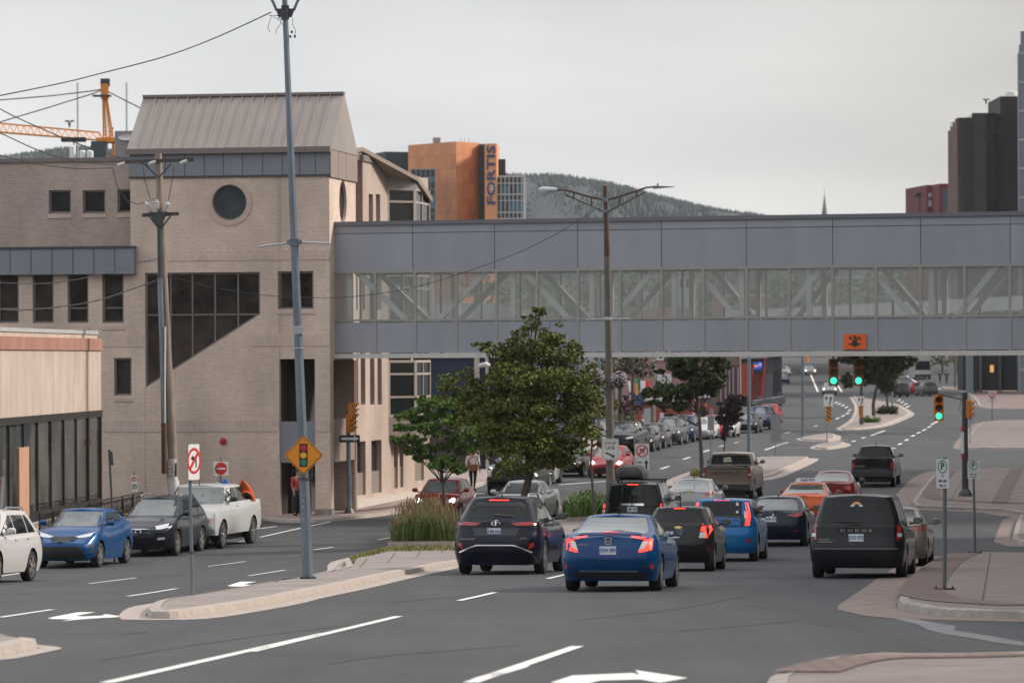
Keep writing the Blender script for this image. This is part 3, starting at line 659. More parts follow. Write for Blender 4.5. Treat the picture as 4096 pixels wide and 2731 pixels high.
m=MB(); P=[F2.w(0,zT),F2.w(L2,zT),F2.w(L2,zRA-1.25),F2.w(0,zRA-.75)]; m.prism(P,-F2.n*.12); m.build('upper_panel',brn,bay)
m=MB(); m.quad(F3.w(0,zB0),F3.w(1.1,zB0),F3.w(1.1,zRA-1.3),F3.w(0,zRA-1.3)); m.build('return_panel',brn,bay)
# shed roof over the wing
m=MB(); ua=U_(1432); zA=SP.uz(1465,603)[1]; zRB=zRA-1.2
pr=[SP.w(ua,zp,-.15),SP.w(ua,zA-.3,-.15),SP.w(ua+1.6,zA,-.15),SP.w(uA+dl,zRA-.62,.0),SP.w(uA+dl+L2,zRB,.0),SP.w(uA+dl+L2,zRB-.15,.0),SP.w(uA+dl,zT+.3,0),SP.w(uA,zp,0)]
pr=[SP.w(u,z,0) for u,z in ((ua,zp),(ua,zA-.12),(ua+1.2,zA),(uA+dl,zRA-.62),(uA+dl+L2+.2,zRB-.1),(uA+dl+L2+.2,zRB-.35),(uA+.3,zp))]
m.prism([p-SP.n*.1 for p in pr],-SP.n*3.2)
rf=m.build('roof',M('shed_roof',(.2,.17,.17),.5),sb)
m=MB(); a=SP.w(ua,zA-.07,-.08); b=SP.w(ua+1.2,zA+.03,-.08); c=SP.w(uA+dl,zRA-.58,dl+.05); d=SP.w(uA+dl+L2,zRB-.1,dl+.05)
m.bar(a,b,.1,.16); m.bar(b,c,.1,.16); m.bar(c,d,.1,.2)
m.quad(b,c,d,SP.w(uA+dl+L2,zRB-.1,-3)); m.quad(b,SP.w(uA+dl+L2,zRB-.1,-3),SP.w(ua+1.2,zA+.03,-3),b+Vector((0,0,.001)))
m.build('fascia',brn,rf)
# ------------------------------------------------------------------ pink stucco restaurant at the left
pa=gp(0,2050); q0=at(-60,1500,109); q1=at(X(232),1500,128); NP=Pl(q1,d=Vector((q1.x-q0.x,q1.y-q0.y,0)))
rb=E('stucco_building','low pink stucco building with black framed shopfront glazing at left edge','building',(q1.x,q1.y-3,.1))
nu=lambda x,y=1500: NP.uz(x,y)[0]; nz_=lambda x,y: NP.uz(x,y)[1]; uN=nu(-70)
stc=M('pink_stucco',(.50,.415,.36),.9,var=.2,vs=1.3,streak=.35,bump=.3,bs=18)
zs=NP.uz(300,1000+1275/1.96)[1]; ztp=NP.uz(300,1000+625/1.96)[1]; ztb=NP.uz(300,1000+690/1.96)[1]; ztc=NP.uz(300,1000+785/1.96)[1]; zg=.9
def nbx(name,z_0,z_1,o,mat,dpt=6):
    m=MB(); NP.box(m,uN,z_0,0,z_1,-dpt,o); return m.build(name,mat,rb)
nbx('wall',zs,ztc,0,stc); m=MB(); NP.box(m,uN,-.3,uN+.3,zs,-6,-.35); m.build('wall',stc,rb); nbx('band',ztc,ztb,.05,M('terracotta_band',(.36,.185,.14),.85,var=.25,vs=1.5,streak=.2)); nbx('cornice',ztb,ztp-.12,-.12,stc); nbx('coping',ztp-.12,ztp,-.08,M('coping_zinc',(.42,.44,.43),.6,var=.15))
m=MB(); NP.box(m,uN,-.3,-.02,zg,-6,.05); m.build('plinth',stc,rb)
m=MB(); NP.box(m,uN,zg,-.02,zs,-.3,-.05); m.build('shop_glass',glassmat('shop_glass',(.05,.058,.058),rough=.03,ior=1.6,var=.9,vs=.7),rb)
m=MB(); NP.box(m,uN,zg,.03,zg+.3,-.35,.02); NP.box(m,uN,zs-.2,.03,zs+.02,-.35,.04); k=0
u=-.06
while u>uN: NP.box(m,u-.11,zg,u,zs,-.06,0); u-=2.2
NP.box(m,-.12,zg,0.02,zs,-6,.02)
m.build('shopfront_frame',M('black_frame',(.02,.02,.02),.45),rb)
m=MB(); NP.box(m,nu(72),-.2,nu(111),zs-.9,-.2,.03); m.build('door',M('tan_door',(.50,.30,.19),.7,var=.1),rb)
f=MB(); 
# ------------------------------------------------------------------ rooftop things behind the left wing
def rbox(name,label,cat,x0,y0,x1,y1,D,mat,dep=4,zbot=None,yaw=YS):
    a=at(x0,(y0+y1)/2,D); p=Pl(a,yaw); u1=p.uz(x1,(y0+y1)/2)[0]; zt=p.uz((x0+x1)/2,y0)[1]; zb_=p.uz((x0+x1)/2,y1)[1] if zbot is None else zbot
    m=MB(); p.box(m,0,zb_,u1,zt,-dep,0); o=m.build(name,mat); tag(o,label,cat); return p,u1,zb_,zt,o
gyc=M('penthouse_grey',(.24,.235,.25),.7)
_,_,_,_,ph=rbox('penthouse','grey rooftop box beside the gabled roof, with a small oval dish','rooftop unit',459,524,545,640,147,gyc,dep=5,zbot=6)
m=MB(); c=at(508,550,146.9); m.lathe([(0,.0),(.12,-.02),(.3,-.08),(.33,-.1)],20,c,'y'); m.v=[Vector((v.x,v.y,c.z+(v.z-c.z)*.35)) for v in m.v]; m.build('dish',M('dish_white',(.7,.72,.7),.5),ph,smooth=60)
tk=M('tank_white',(.72,.75,.76),.5,var=.08)
for i,(x0,x1,y0) in enumerate(((279,303,588),(319,342,607),(348,374,608))):
    D=150; a=at((x0+x1)/2,660,D); s_=F/D; r_=(x1-x0)/2/s_; zt=at(0,y0,D).z; m=MB(); m.lathe([(0,zt+.05),(r_*.7,zt+.03),(r_,zt),(r_,zt-3),(0,zt-3)],20,(a.x,a.y,0)); o=m.build('vent_stack',tk,smooth=40)
    tag(o,['tall narrow white vent stack on the brick roof','white vent drum between stack and wider drum','wider white vent drum next to the crane cab'][i],'vent',group='white vents on the roof')
# ------------------------------------------------------------------ footbridge over the street
a=at(1332,1300,139.6); b=at(4150,1300,132.3); BP=Pl(a,d=Vector((b.x-a.x,b.y-a.y,0))); LU=BP.uz(4230,1300)[0]; BW=3.2
br=E('footbridge','enclosed grey footbridge with a glazed strip and diagonal truss spanning the street','footbridge',BP.w(LU/2,0,-BW/2)-Vector((0,0,0)))
br.location.z=5.75
zz=CZ
pm=M('bridge_panel',(.31,.33,.375),.38,var=.09,vs=.8,streak=.25,sub=.05); pm2=M('bridge_beam',(.58,.57,.54),.5,var=.08); ml=M('bridge_mullion',(.33,.325,.30),.45); tr_=M('truss_grey',(.70,.72,.70),.5)
gm=bpy.data.materials.new('bridge_glass'); gm.use_nodes=True; t=gm.node_tree; t.nodes.clear(); o_=t.nodes.new('ShaderNodeOutputMaterial'); tb=t.nodes.new('ShaderNodeBsdfTransparent'); gl=t.nodes.new('ShaderNodeBsdfGlossy'); df=t.nodes.new('ShaderNodeBsdfDiffuse'); m1=t.nodes.new('ShaderNodeMixShader'); m2_=t.nodes.new('ShaderNodeMixShader')
tb.inputs[0].default_value=(.95,.97,.975,1); gl.inputs['Roughness'].default_value=.02; df.inputs[0].default_value=(.77,.82,.83,1)
m1.inputs[0].default_value=.24; m2_.inputs[0].default_value=.26
t.links.new(tb.outputs[0],m1.inputs[1]); t.links.new(df.outputs[0],m1.inputs[2]); t.links.new(m1.outputs[0],m2_.inputs[1]); t.links.new(gl.outputs[0],m2_.inputs[2]); t.links.new(m2_.outputs[0],o_.inputs[0]); MATS['bridge_glass']=gm
bu=lambda x,y=1200: BP.uz(x,y)[0]
UD=[0]+[bu(x,1000) for x in (1651,1978,2311,2646,2985,3331,3683,4041)]+[LU]
SD=[0]+[bu(x) for x in (1501,1660,1825,1985,2149,2311,2480,2646,2814,2987,3157,3330,3504,3682,3859,4040)]+[LU]
H=dict(b0=0,b1=.17,l1=1.36,g1=3.12,u1=4.52,t1=4.82,top=4.95)
for off,side in ((0,1),(-BW,-1)):
    for a_,b_ in zip(UD,UD[1:]):
        m=MB(); BP.box(m,a_+.012,zz+3.16,b_-.012,zz+H['u1']-.012,off-.06*side,off) if side>0 else BP.box(m,a_,zz+3.16,b_,zz+4.9,off,off+.06)
        m.build('upper_panel',pm,br)
        if side>0:
            m=MB(); BP.box(m,a_+.012,zz+H['u1']+.012,b_-.012,zz+H['t1'],off-.06,off); m.build('top_panel',pm,br)
    for a_,b_ in zip(SD,SD[1:]):
        m=MB(); BP.box(m,a_+.05,zz+.2,b_-.05,zz+H['l1']-.06,off-.05,off-.012) if side>0 else BP.box(m,a_,zz+.2,b_,zz+H['l1'],off,off+.05)
        m.build('lower_panel',pm,br)
        m=MB(); y_=off-.03*side; m.quad(BP.w(a_+.04,zz+1.42,y_),BP.w(b_-.04,zz+1.42,y_),BP.w(b_-.04,zz+3.08,y_),BP.w(a_+.04,zz+3.08,y_)); m.build('glass_pane',gm,br)
m=MB()
for off in (0,-BW):
    o0,o1=(off-.08,off+.012) if off==0 else (off-.012,off+.08)
    for u in SD: BP.box(m,u-.045,zz+.17,u+.045,zz+3.1,o0,o1)
    BP.box(m,-.02,zz+3.08,LU,zz+3.17,o0-.002,o1+.002); BP.box(m,-.02,zz+H['l1']-.03,LU,zz+H['l1']+.05,o0-.002,o1+.002)
m.build('mullion',ml,br)
m=MB(); BP.box(m,0,zz+H['u1']-.01,LU,zz+H['u1']+.01,-.07,-.02)
for u in UD: BP.box(m,u-.01,zz+3.2,u+.01,zz+4.82,-.07,-.02)
m.build('joint',gpl,br)
m=MB(); BP.box(m,-.03,zz+.0,LU,zz+.17,-BW-.05,.06); m.build('floor_beam',pm2,br)
m=MB(); BP.box(m,0,zz+.9,LU,zz+1.2,-BW+.12,-.12); m.build('floor',M('bridge_floor',(.2,.2,.2),.7),br)
m=MB(); BP.box(m,-.05,zz+4.82,LU,zz+4.96,-BW-.08,.08); m.build('roof',M('bridge_cap',(.15,.15,.175),.45),br)
m=MB(); BP.box(m,0,zz+3.2,LU,zz+3.35,-BW+.1,-.1); m.build('ceiling',M('bridge_ceiling',(.62,.63,.6),.7),br)
tp=[(1400,1640,1),(1720,1960,0),(2068,2290,1),(2420,2630,0),(2760,2960,1),(3100,3300,0),(3450,3660,1),(3800,4000,0)]
for x0,x1,dn in tp:
    for off,wd in ((-.3,.24),(-BW+.3,.24)):
        ua_,ub_=bu(x0),bu(x1); zA,zB=(zz+3.3,zz+1.15) if dn else (zz+1.15,zz+3.3)
        m=MB(); m.bar(BP.w(ua_,zA,off),BP.w(ub_,zB,off),wd*.8,.17,up=BP.n); m.build('truss_brace',tr_,br)
m=MB()
for x in (1390,1720,2045,2360,2690,2960,3230,3720): 
    for off in (-.3,-BW+.3): BP.box(m,bu(x)-.09,zz+1.1,bu(x)+.09,zz+3.25,off-.08,off+.08)
m.build('truss_post',tr_,br)
# clearance sign on the bridge
r_=BP.rect(3000+806/2.146,800+1150/2.146,3000+1000/2.146,800+1280/2.146)
sg=E('clearance_sign','orange height sign with black down arrow on the footbridge','sign',BP.w((r_[0]+r_[2])/2,r_[1],.05))
m=MB(); BP.box(m,r_[0],r_[1],r_[2],r_[3],.015,.05); m.build('sign_panel',M('sign_orange',(.80,.13,.015),.5),sg)
m=MB(); cx=(r_[0]+r_[2])/2; hh=r_[3]-r_[1]; sgk=M('sign_black',(.02,.02,.022),.5)
text_mesh(m,'4.8m',BP.w(cx,r_[3]-hh*.26,.05),BP.d,(0,0,1),.22,.008,bold=.006)
arw=[(-.09,.62-.05),(.09,.57),(.09,.38),(.28,.38),(0,.14),(-.28,.38),(-.09,.38)]
m.prism([BP.w(cx+u*.95,r_[1]+hh*v/.75*.78,.052) for u,v in arw],BP.n*.01)
m.build('lettering',sgk,sg)
# ------------------------------------------------------------------ vehicles
def pch(P,x):
    n=len(P)
    if x<=P[0][0]: return P[0][1]
    if x>=P[-1][0]: return P[-1][1]
    for i in range(n-1):
        if x<=P[i+1][0]: break
    d=[(P[k+1][1]-P[k][1])/(P[k+1][0]-P[k][0]) for k in range(n-1)]
    def sl(k):
        if k==0: return d[0]
        if k==n-1: return d[-1]
        return 0 if d[k-1]*d[k]<=0 else 2*d[k-1]*d[k]/(d[k-1]+d[k])
    h=P[i+1][0]-P[i][0]; t=(x-P[i][0])/h; a,b=P[i][1],P[i+1][1]; m0,m1=sl(i)*h,sl(i+1)*h
    return (2*t**3-3*t*t+1)*a+(t**3-2*t*t+t)*m0+(-2*t**3+3*t*t)*b+(t**3-t*t)*m1
def paint(name,c,metal=.35,rough=.3): return M('paint_'+name,tuple(x*.8 for x in c),rough,metal=metal*.5,coat=.5,spec=.1)
blackp=M('black_plastic',(.022,.022,.024),.55); chrome=M('chrome',(.7,.7,.72),.18,metal=1); silver=M('alloy',(.5,.5,.51),.3,metal=.85)
tyre_m=M('tyre_rubber',(.018,.018,.019),.85); glassd=glassmat('car_glass',(.010,.013,.015),rough=.03,ior=1.36,var=.4,vs=1.5); glassb=glassmat('car_glass_bright',(.10,.115,.115),rough=.04,ior=2.1,var=.35,vs=2)
redl=M('lamp_red',(.40,.015,.015),.15,coat=1); redlit=M('lamp_red_lit',(1,.05,.03),.3,emit=1.3); whitel=M('lamp_clear',(.62,.64,.66),.12,coat=1); wlit=M('headlamp_lit',(1,.93,.8),.3,emit=5); amber=M('lamp_amber',(.7,.2,.02),.3)
platem=M('plate_white',(.66,.70,.74),.5); platet=M('plate_blue',(.03,.09,.28),.5); rimdark=M('rim_dark',(.03,.03,.032),.5)
SP_={}
def spec(k,**d): SP_[k]=d
sed_front=[(.2,.16),(.4,.02),(.55,0),(.7,.05),(.82,.2)]
spec('sedan',L=4.63,W=1.80,H=1.42,wb=2.70,r=.325,fo=.90,z0=.2,clad=0,
 sh=[(0,.98),(.12,1.055),(.6,1.04),(1.6,.97),(3.0,.92),(3.55,.93),(4.2,.80),(4.5,.70),(4.63,.62)],
 rear=[(.2,.16),(.42,.03),(.6,.0),(.8,.05),(.95,.11),(1.06,.10)],front=sed_front,rc=.32,fc=.5,
 gb=.42,gr=1.55,grf=2.75,gf=3.62,wb_=.80,wr=.57,
 dlo=(.75,3.35,1.45,2.75,.99,.95,1.34),pil=[1.75,2.45],rw=(.66,1.07,.52,1.35),ws=(.70,.98,.55,1.34))
spec('hatch',L=4.0,W=1.72,H=1.48,wb=2.5,r=.31,fo=.78,z0=.2,clad=0,
 sh=[(0,1.0),(.3,1.03),(1.5,.98),(2.6,.94),(3.1,.95),(3.6,.84),(3.9,.70),(4.0,.62)],
 rear=[(.2,.14),(.42,.02),(.6,.0),(.8,.04),(1.02,.1)],front=sed_front,rc=.3,fc=.42,
 gb=.12,gr=.55,grf=2.2,gf=3.05,wb_=.77,wr=.58,
 dlo=(.62,2.85,.85,2.15,1.05,.98,1.38),pil=[.98,1.7],rw=(.62,1.08,.52,1.38),ws=(.68,1.0,.55,1.38))
spec('suv',L=4.75,W=1.88,H=1.70,wb=2.72,r=.365,fo=.92,z0=.24,clad=.5,
 sh=[(0,1.08),(.3,1.13),(1.5,1.10),(2.9,1.06),(3.55,1.08),(4.2,.98),(4.6,.86),(4.75,.74)],
 rear=[(.24,.14),(.5,.0),(.7,.0),(.9,.06),(1.12,.10)],front=[(.24,.16),(.5,.02),(.7,0),(.9,.05),(1.0,.14)],rc=.32,fc=.45,
 gb=.12,gr=.55,grf=2.6,gf=3.5,wb_=.84,wr=.62,
 dlo=(.6,3.25,.95,2.65,1.16,1.10,1.56),pil=[1.2,2.15],rw=(.68,1.2,.56,1.56),ws=(.74,1.14,.58,1.58))
def var(k,base,**d): s=dict(SP_[base]); s.update(d); SP_[k]=s
var('highlander','suv',L=4.95,W=1.93,H=1.73,wb=2.85,r=.39,fo=.95,clad=.46,
 sh=[(0,1.14),(.3,1.17),(1.0,1.17),(1.6,1.10),(3.0,1.10),(3.7,1.12),(4.4,1.0),(4.8,.9),(4.95,.76)],
 rear=[(.3,.1),(.5,.0),(.8,.02),(.95,.10),(1.17,.14)],gb=.17,gr=.62,grf=2.75,gf=3.7,dlo=(.7,3.4,1.0,2.75,1.22,1.17,1.58),pil=[1.25,2.25],
 rw=(.70,1.25,.60,1.58),wb_=.86,wr=.63)
var('spark','hatch',L=3.64,W=1.60,H=1.48,wb=2.385,r=.30,fo=.68,sh=[(0,1.02),(.3,1.08),(1.3,1.02),(2.3,.97),(2.75,.97),(3.3,.86),(3.55,.72),(3.64,.62)],
 gb=.10,gr=.42,grf=1.95,gf=2.8,wb_=.72,wr=.55,dlo=(.55,2.55,.75,1.95,1.1,1.0,1.38),pil=[.9,1.5],rw=(.58,1.13,.48,1.40),ws=(.62,1.0,.5,1.38),rc=.26)
var('boxy','hatch',L=4.14,W=1.80,H=1.61,wb=2.57,r=.34,fo=.84,z0=.22,clad=.36,sh=[(0,1.08),(.3,1.12),(1.6,1.08),(2.9,1.05),(3.3,1.06),(3.8,.96),(4.05,.82),(4.14,.7)],
 gb=.09,gr=.28,grf=2.45,gf=3.15,wb_=.80,wr=.66,dlo=(.6,2.95,.7,2.4,1.15,1.1,1.48),pil=[.95,1.85],rw=(.52,1.16,.50,1.52),ws=(.72,1.12,.6,1.5),rc=.28,
 rear=[(.2,.12),(.4,.0),(.7,-.02),(.85,.05),(1.1,.07)])
var('mazda','hatch',L=4.46,W=1.795,H=1.46,wb=2.70,r=.33,fo=.9,sh=[(0,.98),(.3,1.04),(1.6,1.0),(2.9,.94),(3.5,.95),(4.1,.84),(4.36,.72),(4.46,.62)],
 gb=.2,gr=.85,grf=2.5,gf=3.5,wb_=.80,wr=.58,dlo=(.85,3.2,1.1,2.5,1.07,.98,1.36),pil=[1.2,2.0],rw=(.64,1.06,.55,1.37))
var('pilot','suv',L=4.85,W=1.97,H=1.83,wb=2.775,r=.375,fo=.92,clad=.0,sh=[(0,1.15),(.3,1.18),(3.4,1.16),(4.2,1.10),(4.7,.98),(4.85,.85)],
 gb=.06,gr=.22,grf=2.9,gf=3.55,wb_=.90,wr=.74,dlo=(.35,3.3,.5,2.95,1.24,1.2,1.70),pil=[1.15,2.15],rw=(.74,1.24,.66,1.72),ws=(.8,1.2,.7,1.7),rc=.2)
var('minivan','suv',L=5.15,W=1.98,H=1.74,wb=3.08,r=.335,fo=.95,z0=.22,clad=.0,sh=[(0,1.08),(.3,1.1),(3.6,1.02),(4.2,1.0),(4.8,.88),(5.05,.74),(5.15,.66)],
 gb=.05,gr=.25,grf=3.0,gf=4.25,wb_=.88,wr=.70,dlo=(.4,3.9,.55,3.05,1.14,1.06,1.60),pil=[1.4,2.5],rw=(.74,1.14,.66,1.62),ws=(.8,1.04,.66,1.6),rc=.2,
 rear=[(.22,.1),(.42,.0),(.7,.0),(.8,.04),(1.08,.06)])
var('chr','hatch',L=4.39,W=1.795,H=1.565,wb=2.64,r=.345,fo=.92,z0=.2,clad=.30,sh=[(0,1.02),(.25,1.16),(.9,1.16),(1.7,1.06),(2.7,1.0),(3.2,1.05),(3.8,.95),(4.2,.82),(4.39,.68)],
 gb=.18,gr=1.0,grf=2.35,gf=3.2,wb_=.78,wr=.60,dlo=(1.05,3.0,1.15,2.35,1.22,1.08,1.44),pil=[1.75],rw=(.6,1.2,.5,1.42),ws=(.70,1.10,.58,1.47),fc=.5)
var('santafe','suv',L=4.70,W=1.88,H=1.68,wb=2.70,r=.37,fo=.93,clad=.34)
var('truck','suv',L=5.85,W=2.03,H=1.90,wb=3.65,r=.42,fo=1.0,z0=.42,clad=.0,sh=[(0,1.36),(1.9,1.38),(2.1,1.32),(4.2,1.28),(4.6,1.28),(5.5,1.18),(5.75,1.08),(5.85,.98)],
 rear=[(.5,.1),(.6,.0),(.8,.06),(1.38,.08)],front=[(.42,.12),(.6,.0),(.8,.02),(1.1,.05),(1.2,.12)],rc=.12,fc=.22,
 gb=1.80,gr=1.88,grf=3.65,gf=4.25,wb_=.95,wr=.80,dlo=(2.0,4.05,2.05,3.6,1.38,1.36,1.79),pil=[2.95],rw=(.82,1.42,.74,1.79),ws=(.88,1.32,.78,1.80))
var('smalltruck','truck',L=5.3,W=1.89,H=1.78,wb=3.25,r=.39,fo=.9,sh=[(0,1.22),(1.7,1.24),(1.9,1.2),(3.8,1.16),(4.2,1.16),(5.0,1.04),(5.2,.94),(5.3,.84)],gb=1.75,gr=1.95,grf=3.2,gf=3.9,wb_=.84,wr=.62,
 dlo=(1.95,3.7,2.05,3.2,1.22,1.2,1.64),pil=[2.7],rw=(.66,1.27,.56,1.66),ws=(.76,1.2,.6,1.64))
BODY={}
def carbody(k,lo):
    if (k,lo) in BODY: return BODY[(k,lo)]
    s=SP_[k]; Lc,Wc=s['L'],s['W']/2; r=s['r']; Ra=r+.065; z0=s['z0']; xf_ax=Lc-s['fo']; xr_ax=xf_ax-s['wb']
    nE=7 if lo else 10; nS=18 if lo else 40
    # side stations
    S=set()
    for xw in (xr_ax,xf_ax):
        for j in range(0,9 if not lo else 7): S.add(round(xw+Ra*math.cos(math.pi*j/(8 if not lo else 6)),4))
    st,en=s['rc'],Lc-s['fc']
    for j in range(nS+1):
        x=st+(en-st)*j/nS
        if all(abs(x-q)>.035 for q in S): S.add(round(x,4))
    S=sorted(q for q in S if st<=q<=en)
    cols=[('r',j/nE) for j in range(nE)]+[('s',x) for x in S]+[('f',1-j/nE) for j in range(1,nE+1)]
    xr5,xf5=pch(s['rear'],.55),pch(s['front'],.55); sh=lambda x:pch(s['sh'],x)
    prof=[(0,.96),(.2,.99),(.5,1.0),(.8,.995),(1,.965)] if 'truck' in k else [(0,.94),(.25,.985),(.5,1.0),(.75,.985),(.9,.965),(1,.92)]
    V=[];NV=[]
    rows=[0,.5,1]+([1.25,1.5,1.75,2.0] if lo else [1.12,1.25,1.38,1.5,1.62,1.75,1.86,1.94,2.0])
    def taper(x): 
        q=x/Lc; return 1-.10*max(0,(q-.78)/.22)**2-.05*max(0,(.14-q)/.14)**2
    for rw_ in rows:
        line_=[]
        for kd,v in cols:
            xb=v if kd=='s' else (0 if kd=='r' else Lc)
            zt=sh(max(0,min(Lc,xb))); zb=z0
            if kd=='s':
                for xw in (xr_ax,xf_ax):
                    dx=abs(v-xw)
                    if dx<=Ra+1e-3: zb=max(zb,r+math.sqrt(max(0,Ra*Ra-dx*dx)))
            zc=max(s['clad'] if s['clad'] else z0+.02, zb+(.06 if s['clad'] else .01)); 
            z=zb+(zc-zb)*rw_ if rw_<=1 else zc+(zt-zc)*(rw_-1)
            t=(z-z0)/(zt-z0); hw=Wc*pch(prof,t)
            if kd=='s':
                q=(v-st)/(en-st); x=v+(pch(s['rear'],z)-xr5)*(1-q)**8+(pch(s['front'],z)*-1+xf5)*q**8
                y=hw*taper(v)
            elif kd=='r':
                f=1-(1-v**2.6)**(1/2.6); x=pch(s['rear'],z)+(s['rc']-xr5*0)*f*1.0; y=hw*v*taper(0 if v<.999 else st)
            else:
                f=1-(1-v**2.4)**(1/2.4); x=Lc-pch(s['front'],z)-s['fc']*f; y=hw*v*taper(Lc)
                z=min(z,sh(x)) if rw_==2.0 else z
            line_.append((x,y,z))
        V.append(line_)
    vs=[];fs=[];mi=[]
    nC=len(cols)
    for sg in (1,-1):
        o=len(vs)
        for ln in V: vs+=[(x,y*sg,z) for x,y,z in ln]
        for a in range(len(rows)-1):
            for b in range(nC-1):
                q=[o+a*nC+b,o+a*nC+b+1,o+(a+1)*nC+b+1,o+(a+1)*nC+b]; fs.append(q if sg<0 else q[::-1]); mi.append(1 if (rows[a]<1 and s['clad']) else 0)
    top=V[-1]; K=6 if lo else 9; o=len(vs)
    for x,y,z in top:
        for j in range(K+1):
            rr_=1-2*j/K; vs.append((x,y*rr_,z+.045*(1-rr_*rr_)*(1 if y>.2 else y/.2)))
    for b in range(nC-1):
        for j in range(K): fs.append([o+b*(K+1)+j,o+(b+1)*(K+1)+j,o+(b+1)*(K+1)+j+1,o+b*(K+1)+j+1]); mi.append(0)
    # greenhouse
    gb,gr,grf,gf=s['gb'],s['gr'],s['grf'],s['gf']; H_=s['H']; T=[0,.2,.4,.6,.8,.93,1.0]; nG=6 if lo else 8
    xc=(gr+grf)/2; zro=lambda x: H_-.035-.055*((x-xc)/((grf-gr)/2+.3))**2
    gc=[('r',j/nG) for j in range(nG)]+[('s',j/(10 if lo else 16)) for j in range((10 if lo else 16)+1)]+[('f',1-j/nG) for j in range(1,nG+1)]
    GV=[]
    for t in T:
        ln=[]; tt=t if t<.9 else t; cur=t**1.15 if t<1 else 1
        xr_=gb+(gr-gb)*(1-(1-t)**1.25); xf_=gf+(grf-gf)*(1-(1-t)**1.2)
        hw=s['wb_']+(s['wr']-s['wb_'])*(t**1.35); hw*=1
        cr=.16*min(1,(gf-gb)/3)+.04; cf=.28 if 'truck' not in k else .2
        for kd,v in gc:
            if kd=='r': f=1-(1-v**2.6)**(1/2.6); x=xr_+cr*f; y=hw*v
            elif kd=='f': f=1-(1-v**2.6)**(1/2.6); x=xf_-cf*f; y=hw*v
            else: x=xr_+cr+(xf_-cf-xr_-cr)*v; y=hw
            if x>Lc*.6: y*=1-.06*((x-Lc*.6)/(Lc*.25))
            zb=sh(x)-.03; zt=zro(min(max(x,gr),grf)); ln.append((x,y,zb+(zt-zb)*t))
        GV.append(ln)
    nG_=len(gc)
    for sg in (1,-1):
        o=len(vs)
        for ln in GV: vs+=[(x,y*sg,z) for x,y,z in ln]
        for a in range(len(T)-1):
            for b in range(nG_-1):
                q=[o+a*nG_+b,o+a*nG_+b+1,o+(a+1)*nG_+b+1,o+(a+1)*nG_+b]; fs.append(q if sg<0 else q[::-1]); mi.append(0)
    o=len(vs)
    for x,y,z in GV[-1]:
        for j in range(K+1):
            rr_=1-2*j/K; vs.append((x,y*rr_,z+.035*(1-abs(rr_)**2.5)*(1 if y>.15 else y/.15)))
    for b in range(nG_-1):
        for j in range(K): fs.append([o+b*(K+1)+j,o+(b+1)*(K+1)+j,o+(b+1)*(K+1)+j+1,o+b*(K+1)+j+1]); mi.append(0)
    import bmesh
    bm=bmesh.new(); bv=[bm.verts.new(v) for v in vs]
    for f,m_ in zip(fs,mi):
        if len(set(f))<3: continue
        try: fc=bm.faces.new([bv[i] for i in f]); fc.material_index=m_
        except ValueError: pass
    bmesh.ops.remove_doubles(bm,verts=bm.verts,dist=.0008); bmesh.ops.dissolve_degenerate(bm,edges=bm.edges,dist=.0005)
    bmesh.ops.recalc_face_normals(bm,faces=bm.faces)
    bm.verts.ensure_lookup_table(); bm.faces.ensure_lookup_table()
    bvh=BVHTree.FromBMesh(bm)
    for v in bm.verts: v.co.x-=xr_ax      # origin on the ground under the rear axle
    me=bpy.data.meshes.new('body'); bm.to_mesh(me); bm.free()
    me.polygons.foreach_set('use_smooth',[True]*len(me.polygons)); me.set_sharp_from_angle(angle=R(42))
    BODY[(k,lo)]=(me,bvh,xr_ax,xf_ax); return BODY[(k,lo)]
def bodycopy(me,mats):
    m=me.copy(); m.materials.clear()
    for x in mats: m.materials.append(x)
    return m
def decal(B,name,poly,view,mat,parent,off=.006,step=.12,dep=.02,mirror=False):
    if mirror:
        decal(B,name,poly,'l',mat,parent,off,step,dep); return decal(B,name,poly,'R',mat,parent,off,step,dep)
    me,bvh,xo,_=B; m=MB()
    for sg in ((1,-1) if mirror else (1,)):
        P=[(p[0]*(sg if view in 'rf' else 1),p[1]) for p in poly]
        V_,F_,Bd=tri2d(P,step); d={'r':(1,0,0),'f':(-1,0,0),'l':(0,-1,0),'R':(0,1,0),'t':(0,0,-1)}[view if not(mirror and view in 'lR') else ('l' if sg>0 else 'R')]; d=Vector(d)
        vs=[]
        for a,b in V_:
            o=Vector((-9,a,b)) if view=='r' else Vector((15,a,b)) if view=='f' else Vector((a,-9*d.y,b))
            if view=='t': o=Vector((a,b,9))
            h=bvh.ray_cast(o,d)[0]
            if h is None:
                h=bvh.find_nearest(Vector((.1,a,b)) if view=='r' else Vector((4,a,b)) if view=='f' else Vector((a,-1*d.y,b)))[0]; 
            q=h-d*off; q.x-=xo; vs.append(q)
        fs=[]
        for f in F_:
            a,b,c=[vs[i] for i in f]; nn=(b-a).cross(c-a); fs.append(list(f) if nn.dot(d)<0 else list(f)[::-1])
        m.add(vs,fs); n=len(Bd)
        for i in range(n):
            a,b=vs[i],vs[(i+1)%n]; m.quad(a,b,b+d*dep,a+d*dep)
    return m.build(name,mat,parent,smooth=35,world=False)
WH={}
